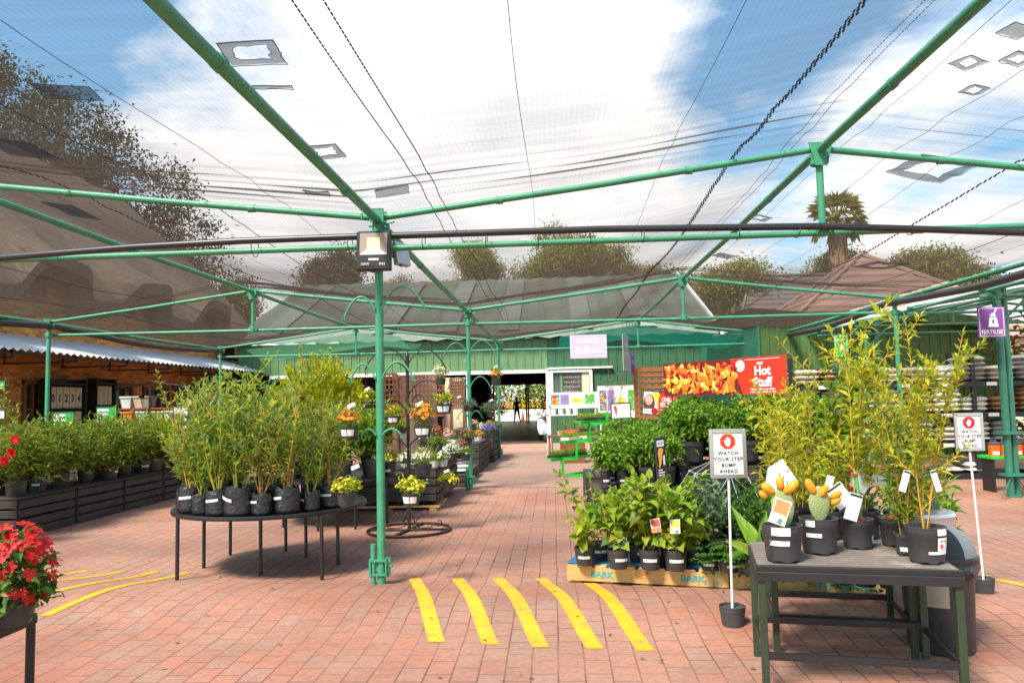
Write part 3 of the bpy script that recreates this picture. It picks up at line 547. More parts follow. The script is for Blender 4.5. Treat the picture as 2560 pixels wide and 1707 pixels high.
for px0,px1,zb,zt,kind in ((14,62,.9,2.28,'window'),(262,306,0,2.28,'door'),(334,381,1.1,2.2,'window'),(383,402,0,2.25,'door'),(412,453,.9,2.3,'window')):
    ya=12.36*1920/(1385-px0); yb=12.36*1920/(1385-px1); o=MB(); x=-12.4
    for a in ((ya,zb,ya+.09,zt),(yb-.09,zb,yb,zt),((ya+yb)/2-.04,zb,(ya+yb)/2+.04,zt)): o.box(x,a[0],a[1],x+.07,a[2],a[3])
    o.box(x,ya,zt-.09,x+.075,yb,zt); o.box(x,ya,zb,x+.075,yb,zb+.07)
    if kind=='window': o.box(x,ya,(zb+zt)/2-.02,x+.06,yb,(zb+zt)/2+.02)
    o=o.build(kind,m_brown,th); MB().box(x-.0,ya+.09,zb+.05,x+.03,yb-.09,zt-.05).build('pane',m_gl if kind=='window' else m_dark,o)
    MB().box(x,ya-.15,zt+.002,x+.02,yb+.15,zt+.11).build('lintel',M('orange_brick',(.45,.17,.05),.8,.4,9),th)
mb=MB(); n=int(21.5/.24*4)
vv=[]
for i in range(n+1):
    y=7.6+21.5*i/n; q=.03*math.sin(i*math.pi/2); vv+=[(-12.4,y,3.30+q),(-10.5,y,2.76+q)]
mb.add(vv,[(2*i,2*i+1,2*i+3,2*i+2) for i in range(n)]); aw=mb.build('awning',M('zinc_sheet',(.50,.49,.48),.55,.2,2,metal=.15,dirt=((.22,.17,.14),3,.6)),th,smooth='all')
mb=MB()
for i in range(11):
    y=8.4+2.05*i; mb.beam((-12.35,y,2.62),(-10.6,y,2.62),.035); mb.beam((-10.62,y,2.62),(-10.62,y,2.75),.035); mb.beam((-12.3,y,2.62),(-12.3,y,3.2),.035); mb.beam((-12.3,y,3.22),(-10.6,y,2.72),.035)
mb.beam((-10.65,7.7,2.70),(-10.65,29,2.70),.04); mb.beam((-11.5,7.7,2.98),(-11.5,29,2.98),.04); mb.build('awning_bracket',m_black,th)
# ---- side canopy with white sheeting on the right
sc=thing('side_canopy','green pipe canopy with white sheet roof over the fertiliser shelves','canopy')
m_sheet=M('white_roof_sheet',(.75,.72,.68),.5,.06,1,trans=.55)
for x,y,r in ((6.55,11.6,.05),(6.68,11.66,.042),(6.5,16.3,.037),(6.5,21,.037),(10.4,11.6,.04),(10.4,16.3,.037),(9.6,21,.037)): mb=MB(); mb.tube([(x,y,0),(x,y,3.05)],r,12); mb.build('post',m_pipe2,sc,smooth=True)
mb=MB(); 
mb.box(6.46,11.5,.3,6.76,11.74,.33)
for dx,dy in ((.35,-.3),(-.35,-.3),(.4,.35)): mb.tube([(6.6,11.6,.34),(6.6+dx,11.6+dy,.03),(6.6+dx*.3,11.6+dy*.3,.02)],.008,6)
mb.lathe([(.0,0),(.1,0),(.1,.03),(0,.03)],10,(6.6,11.6,0)); mb.build('post_foot',m_pipe2,sc); MB().box(6.45,11.5,.9,6.78,11.76,.94).build('post_band',m_pipe2,sc)
for y in (8,11.6,13.9,16.3,18.6,21):
    mb=MB(); mb.tube([(6.3,y,3.02),(10.4,y,3.62)],.032,8); mb.tube([(10.4,y,3.62),(14.6,y,3.02)],.032,8); mb.tube([(6.3,y,2.92),(14.6,y,2.92)],.026,8); mb.tube([(8.3,y,2.92),(8.3,y,3.3)],.024,8); mb.tube([(10.4,y,2.92),(10.4,y,3.6)],.026,8); mb.build('truss_pipe',m_pipe2,sc,smooth=True)
for x,z in ((6.4,3.0),(7.8,3.18),(9.1,3.38),(10.4,3.58),(11.8,3.38),(13.2,3.2)): mb=MB(); mb.tube([(x,7,z),(x,21.2,z)],.03,8); mb.build('purlin_pipe',m_pipe2,sc,smooth=True)
for y in (11.6,16.3,21):
    for c_,r_ in (((6.55,y,2.92),.055),((6.5,y,3.02),.05),((8.3,y,3.25),.045)): mb=MB(); clamp(mb,c_,r_); mb.build('joint_clamp',m_pipe2,sc)
    MB().tube([(6.5,y,2.45),(7.2,y,3.1)],.02,8).build('brace_pipe',m_pipe2,sc)
mb=MB(); n=40
for x0,z0,x1,z1 in ((6.4,3.10,10.4,3.70),(10.4,3.70,14.8,3.06)):
    mb.add([(x0+(x1-x0)*s,7+14.6*i/n,z0+(z1-z0)*s+.015*math.sin(i*1.7)) for i in range(n+1) for s in (0,1)],[(2*i,2*i+1,2*i+3,2*i+2) for i in range(n)])
mb.build('roof_sheet',m_sheet,sc)
# ================================================================ trees
def crown(rnd,blobs,n,L,mb=None,m=0,clump=14,spread=.5,droop=0):
    mb=mb or MB(); tot=sum(b[3]*b[4]*b[5] for b in blobs)
    for (cx,cy,cz,rx,ry,rz) in blobs:
        k=max(3,int(n*rx*ry*rz/tot/clump))
        for _ in range(k):
            while 1:
                u=V3((rnd.uniform(-1,1),rnd.uniform(-1,1),rnd.uniform(-1,1)))
                if .02<u.length<=1: break
            u=u*(u.length**-.62) if u.length>0 else u
            c=V3((cx+u.x*rx,cy+u.y*ry,cz+u.z*rz)); s=spread*rnd.uniform(.6,1.4)
            for _ in range(clump):
                d=V3((rnd.gauss(0,1),rnd.gauss(0,1),rnd.gauss(0,.8)+.25-droop)); d.normalize()
                p=c+V3((rnd.gauss(0,s),rnd.gauss(0,s),rnd.gauss(0,s*.7)))
                mb.leaf(p,d,L*rnd.uniform(.6,1.3),L*.5*rnd.uniform(.7,1.3),up=(rnd.gauss(0,.5),rnd.gauss(0,.5),1),m=m)
    return mb
m_bark=M('tree_bark',(.10,.07,.05),.9,.4,3,bump=.6)
def leafm(name,*cols,trans=.35,rough=.5,var=.15,spec=.35): return M(name,cols[0],rough,var,3,trans=trans,isl=cols[1:],spec=spec)
lt_dark=leafm('leaf_dark_tree',(.02,.035,.010),(.05,.065,.018),(.085,.085,.022)); lt_mid=leafm('leaf_mid_tree',(.15,.165,.03),(.28,.28,.06),(.37,.33,.08)); lt_light=leafm('leaf_light_tree',(.20,.23,.04),(.34,.34,.07),(.42,.36,.09)); lt_con=leafm('leaf_conifer',(.12,.10,.05),(.2,.17,.09))
def tree(label,loc,trunk_h,tr,blobs,n,L,mat,seed,group='trees beyond the nursery roofs',clump=14,spread=.5):
    rnd=random.Random(seed); t=thing('tree',label,'tree',loc,0,group); mb=MB()
    top=max(b[2] for b in blobs)*.8; mb.tube([(0,0,0),(tr*.3,0,trunk_h*.5),(0,tr*.3,trunk_h),(tr,0,top)],tr,8,r2=tr*.3)
    for b in blobs: mb.tube([(0,0,trunk_h*.8),(b[0]*.6,b[1]*.6,(trunk_h+b[2])/2),(b[0],b[1],b[2])],tr*.45,6,r2=tr*.12)
    mb.build('trunk',m_bark,t,smooth='all'); crown(rnd,blobs,n,L,clump=clump,spread=spread).build('crown',mat,t); return t
def tblobs(rnd,w,z0,z1,k=9,flat=1.):
    out=[]
    for i in range(k):
        a=rnd.uniform(0,6.28); zz_=rnd.uniform(.05,.95); rr_=w*math.sqrt(max(.05,1-((zz_-.45)/.62)**2))*rnd.uniform(.2,.78); r=w*rnd.uniform(.3,.5)
        out.append((math.cos(a)*rr_,math.sin(a)*rr_,z0+(z1-z0)*zz_,r,r,r*.75*flat))
    out.append((0,0,(z0+z1)/2,w*.5,w*.5,(z1-z0)*.36)); return out
rnd=random.Random(11)
tree('tall dark spreading tree rising behind the thatched roof',(-22.5,33,0),7,.45,[(-3,0,15.2,3.2,3,2.2),(1.2,-1,13.4,2.8,2.6,1.8),(3.9,0,11.3,2.4,2.3,1.6),(-1,0,11,4,3,2.4),(5.6,0,9.0,2.1,2.0,1.5),(7.4,-1,6.6,1.6,1.6,1.3),(-4.5,0,17.4,2.0,2,1.3),(-6,0,12,4,3,3),(3,1,8.4,2.6,2.4,1.8),(6.6,0,7.6,1.4,1.4,.9)],62000,.2,lt_dark,1,clump=30,spread=.36)
def T(label,px,ptop,pbot,hw,Y,mat,n,L,seed,k=9,flat=1.):
    p=D(px,ptop,Y); b=D(px,pbot,Y); w=hw*Y/1920; rnd=random.Random(seed)
    return tree(label,(p.x,Y,0),max(1,b.z*.8),.32,tblobs(rnd,w*.95,max(.8,b.z),p.z-w*.18,k,flat),int(n*8),L*.56,mat,seed,clump=26,spread=.40)
T('feathery grey green conifer, broader of the pair left of the floodlit post',800,632,790,48,45,lt_con,1800,.4,21); T('narrow feathery conifer, slimmer of the pair left of the floodlit post',862,622,780,38,45,lt_con,1500,.4,22)
T('small mid green tree just right of the nearest green post',985,690,800,55,66,lt_mid,1300,.4,23); T('light green loose tree left of the big central tree',1195,602,800,82,66,lt_light,3200,.38,24)
T('biggest round olive tree rising above the middle of the shop roof',1430,538,800,150,66,lt_mid,8000,.4,25,12); T('broad olive tree between the big central tree and the right pitch of the roof',1650,655,830,95,52,lt_mid,3600,.4,26); T('bushy green tree just behind the white roof verge',1820,640,850,105,46,lt_light,4200,.4,27)
T('low olive tree behind the middle of the shop ridge',1310,655,820,70,67,lt_mid,1500,.4,41); T('loose olive tree filling the gap right of the big central tree',1560,610,820,70,67,lt_mid,1700,.4,42); T('low olive tree between the roof verge and the grey ridge roof',1930,690,840,60,48,lt_mid,1300,.4,43)
T('round olive tree in front of the palm trunk',2110,640,800,110,52,lt_mid,4200,.42,28); T('wide olive tree right of the palm, above the brown tiled roof',2350,605,830,150,50,lt_mid,6000,.42,29,11); T('low dark tree at the far edge right of the brown tiled roof',2495,690,840,70,48,lt_dark,1800,.42,30)
T('dark tree low between the thatched roof and the shop roof',600,700,850,60,50,lt_mid,1500,.42,33)
# palm
p=D(2092,560,50); t=thing('palm_tree','tall fan palm with shaggy brown skirt rising above the other trees','palm',(p.x,50,0)); rnd=random.Random(8)
MB().tube([(0,0,0),(.1,0,6),(0,0,p.z)],.42,10,r2=.5).build('trunk',M('palm_trunk',(.34,.19,.12),.9,.4,2,bump=.8),t); mb=MB()
for i in range(46):
    a=rnd.uniform(0,6.28); e=rnd.uniform(-.7,1.3); d=V3((math.cos(a)*math.cos(e),math.sin(a)*math.cos(e),math.sin(e))); q=V3((0,0,p.z+.3))+d*1.05; mb.tube([V3((0,0,p.z+.2)),q],.03,4)
    for j in range(13):
        s=(j-6)*.17; dd=(d+V3((-math.sin(a)*s,math.cos(a)*s,-.12-abs(s)*.25))).normalized(); mb.leaf(q,dd,rnd.uniform(.7,1.15),.2,droop=.4)
mb.build('crown',leafm('palm_leaf',(.22,.25,.05),(.36,.34,.10),(.44,.32,.13)),t)
mb=MB()
for i in range(160):
    a=rnd.uniform(0,6.28); z=rnd.uniform(-2.4,.1); mb.leaf((.42*math.cos(a),.42*math.sin(a),p.z+z),(math.cos(a)*.35,math.sin(a)*.35,-1),.8,.2)
mb.build('dead_frond_skirt',M('dead_frond',(.34,.2,.11),.9,.3,3),t)
hd=tag(crown(random.Random(4),[(0,0,1.7,2.2,.8,1.5),(3,.5,1.9,2.2,.8,1.6)],3000,.2).build('hedge',leafm('hedge_leaf',(.05,.05,.015),(.13,.09,.03),(.2,.14,.03)),loc=(11.9,18.6,0)),'olive hedge behind the shelves at the right edge under the canopy','hedge')
hd=tag(crown(random.Random(14),[(0,0,1.8,3.4,.9,1.8),(4,.5,2.2,3,.9,2.0),(-3,.5,2.2,3,.9,2),(2,1.5,3.0,5,.9,1.8)],7000,.35).build('hedge',leafm('sunny_hedge',(.12,.2,.02),(.3,.36,.05)),loc=(-4,61.5,0)),'sunlit green shrubs outside the glass doors at the hall end','hedge')
hd=tag(crown(random.Random(15),[(0,0,.95,4.5,.5,.2)],1200,.2).build('flower_bed',M('orange_bed',(.7,.28,.02),.6,.2,3,isl=((.8,.45,.02),(.5,.4,.05)),trans=.3),loc=(-2,59.4,0)),'row of orange flowers on the low wall outside the glass doors','flower bed')
# ================================================================ plant builders
PI=math.pi
TR_=.5
def lf(name,*c): return leafm(name,*c,trans=TR_)
L_olive=lf('leaf_olive',(.14,.27,.03),(.27,.38,.045),(.47,.49,.05),(.11,.25,.09),(.19,.32,.04)); L_dark=lf('leaf_shrub',(.10,.20,.02),(.19,.29,.025),(.36,.40,.04),(.11,.21,.035),(.42,.33,.06))
L_lime=lf('leaf_lime_shrub',(.24,.36,.02),(.38,.48,.03),(.52,.54,.04)); L_chil=lf('leaf_chilli',(.08,.24,.025),(.15,.34,.03),(.26,.44,.04),(.36,.46,.06))
L_pom=lf('leaf_yellow_green',(.27,.38,.02),(.46,.52,.03),(.62,.57,.03),(.19,.32,.03)); L_rasp=lf('leaf_lime_broad',(.13,.30,.03),(.26,.42,.03),(.46,.52,.04),(.09,.22,.04),(.50,.34,.06))
L_gold=lf('leaf_golden',(.30,.40,.012),(.56,.58,.015),(.72,.66,.025),(.10,.20,.01)); L_lance=lf('leaf_lance',(.10,.22,.02),(.20,.33,.025),(.33,.44,.035)); L_grey=lf('leaf_grey_green',(.15,.25,.14),(.29,.37,.23),(.09,.18,.08))
L_deep=lf('leaf_deep_green',(.04,.14,.022),(.08,.21,.03),(.16,.28,.035)); L_grass=lf('leaf_grass',(.30,.42,.04),(.44,.53,.06),(.22,.35,.04)); L_dull=lf('leaf_dull',(.20,.22,.06),(.32,.32,.1),(.15,.19,.05))
S_or=M('stem_orange',(.55,.28,.05),.6,.25,9); S_yel=M('stem_yellow_green',(.46,.44,.05),.6,.25,9); S_gr=M('stem_green',(.12,.17,.04),.6,.2,9); S_br=M('stem_brown',(.22,.13,.07),.7,.25,9)
FL={k:M('petal_'+k,c,.55,.12,9,trans=.3,isl=i) for k,c,i in (('red',(.55,.004,.004),((.66,.012,.006),(.42,.003,.006))),('orange',(.80,.20,.008),((.85,.33,.01),(.75,.12,.01))),('yellow',(.82,.58,.02),((.85,.7,.06),(.75,.48,.01))),('white',(.72,.74,.55),((.8,.8,.7),(.6,.66,.35))),('purple',(.16,.07,.55),((.25,.1,.6),(.12,.05,.4))),('pink',(.7,.22,.35),((.8,.4,.5),)),('rust',(.35,.05,.03),((.5,.1,.06),(.25,.05,.03))))}
def stemmy(rnd,n,h,base,lean,L,Wd,step,z0=0.,br=3,brl=.35,el=.45,droop=.15,bare=.15,sr=.004,big=False,wob=.04,fl=None):
    ms,ml=MB(),MB(); fl=fl if fl is not None else []; L*=1.25; Wd*=1.65; step*=1.0; sr*=.8
    def shoot(p,d,ln,r,lv):
        k=max(3,int(ln/.09)); pts=[V3(p)]; dd=V3(d).normalized()
        for _ in range(k):
            dd=(dd+V3((rnd.gauss(0,wob),rnd.gauss(0,wob),.05))).normalized(); pts.append(pts[-1]+dd*(ln/k))
        ms.tube(pts,r,4,r2=r*.4); a=rnd.uniform(0,6)
        s=bare*ln if lv==0 else .08*ln
        while s<ln:
            i=min(k-1,int(s/ln*k)); q=pts[i].lerp(pts[i+1],s/ln*k-i); ax=(pts[i+1]-pts[i]).normalized(); a+=2.4
            u=ax.orthogonal().normalized(); w=ax.cross(u); o=u*math.cos(a)+w*math.sin(a); t=s/ln; f=rnd.uniform(.7,1.2)*(1-.35*max(0,t-.75)/.25)
            ml.leaf(q,o*(1.1-.45*t)+ax*(el*.8+.45*t)+V3((rnd.gauss(0,.2),rnd.gauss(0,.2),-droop*.6+rnd.gauss(0,.2))),L*f,Wd*f,up=(rnd.gauss(0,.35),rnd.gauss(0,.35),1),fold=.3,droop=droop*rnd.uniform(.4,1.4),big=big); s+=step*rnd.uniform(.6,1.4)
        ml.leaf(pts[-1],dd,L*.8,Wd*.7,big=big); fl.append(pts[-1]); return pts
    for i in range(n):
        a=2*PI*i/n+rnd.uniform(-.5,.5); ln=h*rnd.uniform(.68,1.06); t=lean*rnd.uniform(.2,1.15); rb=base*rnd.uniform(.1,1)
        pts=shoot((rb*math.cos(a),rb*math.sin(a),z0),(t*math.cos(a),t*math.sin(a),1),ln,sr,0)
        for _ in range(br):
            k=rnd.randint(max(1,int(len(pts)*.2)),len(pts)-2); b=rnd.uniform(0,6.28); shoot(pts[k],(math.cos(b)*.8,math.sin(b)*.8,.75),ln*brl*rnd.uniform(.5,1.1),sr*.6,1)
    return ms,ml
def bushy(rnd,r,h,n,L,Wd,z0=0.,k=26,el=.2,droop=.2,big=False,flat=.5):
    ml=MB()
    for _ in range(k):
        a=rnd.uniform(0,6.28); e=math.asin(rnd.uniform(-.25,1)); rr=rnd.uniform(.45,1); o=V3((math.cos(a)*math.cos(e),math.sin(a)*math.cos(e),math.sin(e))); c=V3((o.x*r*rr,o.y*r*rr,z0+h*.45+o.z*h*.55*rr))
        for _ in range(max(1,n//k)):
            d=(o+V3((rnd.gauss(0,.6),rnd.gauss(0,.6),rnd.gauss(0,.45)+el))).normalized(); p=c+V3((rnd.gauss(0,.16*r),rnd.gauss(0,.16*r),rnd.gauss(0,.12*h)))
            ml.leaf(p,d,L*rnd.uniform(.6,1.25),Wd*rnd.uniform(.7,1.2),up=(rnd.gauss(0,.4),rnd.gauss(0,.4),1),droop=droop*rnd.uniform(.3,1.5),big=big)
    return ml
def bloom(mb,p,d,r,n=6,m=0,cup=.25):
    p=V3(p); d=V3(d).normalized(); u=d.orthogonal().normalized(); w=d.cross(u)
    for i in range(n):
        a=2*PI*i/n; o=u*math.cos(a)+w*math.sin(a); s=u*-math.sin(a)+w*math.cos(a); tip=p+o*r+d*(cup*r); mid=p+o*r*.55+d*(cup*r*.3)
        mb.add([p,mid+s*r*.36,tip+s*r*.16,tip-s*r*.16,mid-s*r*.36],[(0,1,2,3,4)],m)
def pot(t,rt=.11,rb=.085,h=.2,mat=None,label=(),seed=0,z0=0,soil=True,lobed=False):
    mb=MB(); mb.lathe([(rb*.97,0),(rb,.008),(rb+(rt-rb)*.8,h*.78),(rt*.985,h*.79),(rt*1.0,h*.97),(rt*1.03,h*.975),(rt*1.03,h),(rt*.95,h),(rt*.93,h*.9)],22,(0,0,z0))
    if lobed:
        vv=[]
        for x,y,z in mb.v: vv.append((x,y,z+(.006*(1+math.cos(6*math.atan2(y,x))) if z-z0<.02 else 0)))
        mb.v=vv
    o=mb.build('pot',mat or m_pot,t,smooth=True)
    if soil: mb=MB(); mb.lathe([(.001,h*.88),(rt*.5,h*.905),(rt*.94,h*.89)],18,(0,0,z0)); mb.f=mb.f[:-1]; mb.m=mb.m[:-1]; mb.build('soil',m_soil,t)
    for (a,w,za,zb) in label:
        mb=MB(); vv=[]; k=8
        for i in range(k+1):
            th=a-w/2+w*i/k
            for f in (za,zb):
                rr=(rb+(rt-rb)*min(1,f/.79))*1.0+.003
                if f>.78: rr=rt*1.0+.003
                vv.append((rr*math.cos(th),rr*math.sin(th),z0+h*f))
        mb.add(vv,[(2*i,2*i+2,2*i+3,2*i+1) for i in range(k)]); mb.build('price_label',m_white,t)
    return o
FRONT=-PI/2
def bagpot(t,rnd,r=.10,h=.2,lab=True):
    mb=MB(); n=22; rows=9; vv=[]
    ph=rnd.uniform(0,6)
    for i in range(rows+1):
        z=h*i/rows
        for j in range(n):
            a=2*PI*j/n; q=r*(1+.05*math.sin(3*a+ph+z*14)+rnd.uniform(-.035,.035))*(1 if 0<i<rows else .95); vv.append((q*math.cos(a),q*math.sin(a),z+(rnd.uniform(-.008,.02) if i==rows else 0)))
    mb.add(vv,[(i*n+j,i*n+(j+1)%n,(i+1)*n+(j+1)%n,(i+1)*n+j) for i in range(rows) for j in range(n)]+[tuple(range(n-1,-1,-1))]); mb.build('grow_bag',m_bag,t,smooth='all')
    mb=MB(); mb.lathe([(.001,h*.86),(r*.95,h*.88)],14); mb.f=mb.f[:-2]; mb.m=mb.m[:-2]; mb.build('soil',m_soil,t)
    if lab:
        a0=FRONT+rnd.uniform(-.7,.7); tl=rnd.uniform(-.02,.03); mb=MB(); vv=[]
        for i in range(9):
            a=a0-.5+1.0*i/8
            for dz in (0,.022): vv.append(((r*1.085)*math.cos(a),(r*1.085)*math.sin(a),h*.56+tl*(i/8-.5)*2+dz))
        mb.add(vv,[(2*i,2*i+2,2*i+3,2*i+1) for i in range(8)]); mb.build('price_label',m_white,t)
def crate(name,label,loc,lx,ly,h,rows=4,rotz=0,group=None,base=False,top=True,topax='x'):
    t=thing(name,label,'crate',loc,rotz,group); sh=h/rows; rr=random.Random(int(loc[0]*100+loc[1]*10))
    for k,(ax) in enumerate(('f','b','l','r')):
        mb=MB()
        for i in range(rows):
            z0,z1=i*sh+.012+rr.uniform(-.004,.004),(i+1)*sh-.014
            if ax=='f': mb.bev(-lx/2,-ly/2-.02,z0,lx/2,-ly/2,z1,.004)
            if ax=='b': mb.bev(-lx/2,ly/2,z0,lx/2,ly/2+.02,z1,.004)
            if ax=='l': mb.bev(-lx/2-.02,-ly/2+.001,z0,-lx/2-.001,ly/2-.001,z1,.004)
            if ax=='r': mb.bev(lx/2+.001,-ly/2+.001,z0,lx/2+.02,ly/2-.001,z1,.004)
        mb.build('slat_side',m_crate,t)
    mb=MB()
    for sx_ in (-1,1):
        for sy_ in (-1,1): mb.box(sx_*(lx/2-.05)-.035,sy_*(ly/2-.045)-.035,0,sx_*(lx/2-.05)+.035,sy_*(ly/2-.045)+.035,h-.02)
    mb.box(-lx/2+.03,-ly/2+.03,.05,lx/2-.03,ly/2-.03,h*.45); mb.build('corner_blocks',m_crate,t)
    if top:
        mb=MB(); n=max(3,int((lx if topax=='x' else ly)/.13))
        for i in range(n):
            if topax=='x': a=-lx/2-.02+(lx+.04)*i/n; mb.bev(a+.004,-ly/2-.022,h,a+(lx+.04)/n-.012,ly/2+.022,h+.02,.003)
            else: a=-ly/2-.02+(ly+.04)*i/n; mb.bev(-lx/2-.022,a+.004,h,lx/2+.022,a+(ly+.04)/n-.012,h+.02,.003)
        mb.build('top_deck',m_crate,t)
    if base:
        mb=MB(); mb.box(-lx/2-.06,-ly/2-.07,-.07,lx/2+.05,-ly/2-.03,-.045)
        for x in (-lx/2,-.05,lx/2-.1): mb.box(x,-ly/2-.06,-.115,x+.1,ly/2,-.075)
        mb.build('pallet_base',m_pine,t)
    return t
def swing(o,zmax=9):  # random yaw
    return o
# ================================================================ LEFT: planter row
rnd=random.Random(2)
for k in range(6):
    crate('slatted_crate','black slatted planter crate, %s from the near end of the left row'%ORD[k],(-7.1,9.72+1.17*k,0),1.05,1.1,.47,4,group='planter crates along the left side',topax='y')
dk=[]
for s in range(5):
    r_=random.Random(100+s); t=thing('potted_shrub','x','potted shrub',(0,0,-50)); pot(t,.12,.1,.2,m_black,label=((0,.9,.5,.62),) if s%2 else ())
    ms,ml=stemmy(r_,9,.72,.05,.62,.075,.021,.026,.17,br=4,brl=.42,droop=.3,bare=.12,sr=.005); ms.build('stems',S_br if s%2 else S_gr,t); b_=bushy(r_,.33,.84,820,.085,.028,.02,52,droop=.4); ml.add(b_.v,b_.f); ml.build('foliage',[L_dark,L_dark,L_dark,L_lime,L_dark][s],t); dk.append(t)
used=set()
def place(proto,loc,rz,sc,label,group=None,skip=()):
    if proto.name not in used and not skip:
        used.add(proto.name); proto.location=loc; proto.rotation_euler=(0,0,rz); proto.scale=(sc,sc,sc); proto['label']=label
        if group: proto['group']=group
        return proto
    return dup(proto,loc,rz,sc,label,group,skip)
i=0
for row,x in enumerate((-6.8,-7.25)):
    for k in range(13):
        y=9.35+.52*k; rnd.seed(500+i); p=dk[(0,2,4,1)[rnd.randrange(4)]] if k<9 or row==0 and k<10 else dk[3]
        if row==0 and k in (1,5): p=dk[1]
        place(p,(x+rnd.uniform(-.06,.06),y+rnd.uniform(-.08,.08),.49),rnd.uniform(0,6.28),rnd.uniform(.84,1.08),'%s green shrub, %s from the near end, %s row on the crates'%('dense lime' if p is dk[3] else 'bushy dark',('fourteenth','thirteenth')[0] if k==13 else (ORD+['thirteenth'])[k],('path side','house side')[row]),'potted shrubs on the left crates'); i+=1
lm=[]
for s in range(2):
    r_=random.Random(140+s); t=thing('potted_shrub','x','potted shrub',(0,0,-50)); pot(t,.14,.11,.22,m_black); ml=bushy(r_,.34,.62,900,.06,.018,.2,40,droop=.3); ml.build('foliage',L_lime,t); lm.append(t)
for k,(px,py,Y) in enumerate(((318,1075,13.4),(352,1085,13.0),(385,1090,12.7),(300,1088,14.2),(250,1100,14.0),(410,1070,14.6),(360,1066,15.0))):
    p=D(px,py,Y); place(lm[k%2],(p.x,Y,.49 if k<4 else .52),k*1.3,.95+.05*(k%3),'rounded yellow green shrub mound behind the dark shrubs, %s of the mounds'%ORD[k],'yellow green mounds at the back of the left crates')
mb_=crate('slatted_crate','black slatted crate at the back under the yellow green mounds',(-8.0,14.1,0),1.6,2.2,.47,4,topax='y')
# black tub at the near left and red-flowered plant
t=thing('plant_tub','big round black tub with wire handle at the left edge beside the first crate','tub',(-6.75,8.45,0)); MB().lathe([(.26,0),(.3,.45),(.315,.46),(.315,.5),(.29,.5),(.28,.42)],26).build('tub',m_black,t,smooth=True); MB().tube(arc((-.31,0,.47),(.31,0,.47),-.1),.006,5).build('handle',m_black,t)
r_=random.Random(9); ms,ml=stemmy(r_,11,.95,.12,.55,.085,.03,.03,.42,br=4,brl=.4,droop=.35,bare=.1); ms.build('stems',S_br,t); ml.build('foliage',L_dark,t)
c=V3(t.location)
for px,py,Y in ((42,1098,8.3),(30,1132,8.2),(12,1152,8.2)):
    p=D(px,py,Y)-c; mb=MB()
    for q in range(5): bloom(mb,p+V3((rnd.uniform(-.02,.02),rnd.uniform(-.03,0),rnd.uniform(-.02,.02))),(rnd.uniform(-.7,.7),-1,rnd.uniform(-.4,.7)),.045,7)
    mb.build('flower',FL['red'],t)
p=D(5,960,10.5); t=thing('potted_shrub','tall yellow green shrub at the left edge behind the red flowers','potted shrub',(p.x-.15,10.5,.49)); pot(t,.13,.1,.22,m_black); ms,ml=stemmy(random.Random(77),8,1.25,.06,.32,.075,.028,.03,.18,br=3,droop=.2); ms.build('stems',S_yel,t); ml.build('foliage',L_olive,t)
# red impatiens on the black table, front left
tt=thing('plant_table','black metal table corner with rounded leg at the lower left edge','table',(0,0,0)); q=G(97,1530,.6)
mb=MB(); mb.bev(q.x-1.3,q.y-.95,.555,q.x,q.y,.6,.008); mb.build('tabletop',m_steel,tt)
for dx,dy in ((-.022,-.022),(-.022,-.92),(-1.26,-.022),(-1.26,-.92)): mb=MB(); mb.tube([(q.x+dx,q.y+dy,0),(q.x+dx,q.y+dy,.56)],.02,10); mb.build('leg',m_steel,tt,smooth=True)
def imp(cx,cy,label,seed,R_=.16):
    r_=random.Random(seed); t=thing('impatiens_plant',label,'flowering plant',(cx,cy,.602)); pot(t,.11,.085,.1,m_black,soil=False)
    ml=bushy(r_,R_,.40,680,.05,.032,-.01,60,droop=.5,big=True); ml.build('foliage',L_deep,t); mb=MB()
    for _ in range(135):
        a=r_.uniform(0,6.28); e=math.asin(r_.uniform(-.45,1)); o=V3((math.cos(a)*math.cos(e),math.sin(a)*math.cos(e),math.sin(e)))
        if o.z<.1 and r_.random()<.45: continue
        bloom(mb,(o.x*R_*1.08,o.y*R_*1.08,.21+o.z*.235),o+V3((0,-.3,.15)),r_.uniform(.022,.033),5,cup=.12)
    mb.build('flowers',FL['red'],t); return t
q=D(26,1500,3.4); imp(q.x,3.4,'mound of bright red impatiens flowers spilling over the black table corner',31); imp(q.x-.42,3.40,'red impatiens cut by the left edge behind the front one',32); imp(q.x-.22,3.1,'red impatiens nearer along the black table',33,.15)
# ================================================================ round tables
def round_table(cx,cy,R_,h,legs,label):
    t=thing('round_table',label,'table',(cx,cy,0)); mb=MB(); mb.lathe([(.0,h-.02),(R_-.02,h-.02),(R_-.02,h-.03),(R_,h-.03),(R_+.006,h-.012),(R_,h+.006),(R_-.03,h+.006),(R_-.03,h),(0,h)],64); mb.build('tabletop',m_steel,t,smooth=True)
    for x,y in legs: mb=MB(); mb.tube([(x-cx,y-cy,0),(x-cx-(.01),y-cy+.02,h-.025)],.017,10); mb.build('leg',m_steel,t,smooth=True)
    mb=MB(); mb.tube([(legs[0][0]-cx,legs[0][1]-cy,h-.035),(legs[-1][0]-cx,legs[-1][1]-cy,h-.035)],.012,6); mb.build('cross_bar',m_steel,t); return t
TC=(-2.76,7.42)
round_table(*TC,.90,.60,[(-3.39,6.80),(-3.42,7.39),(-3.42,8.0),(-2.74,7.08),(-2.56,7.83),(-2.08,6.80),(-2.13,7.48),(-2.9,8.2)],'round black metal table full of leafy plants in black bags')
bb=[]
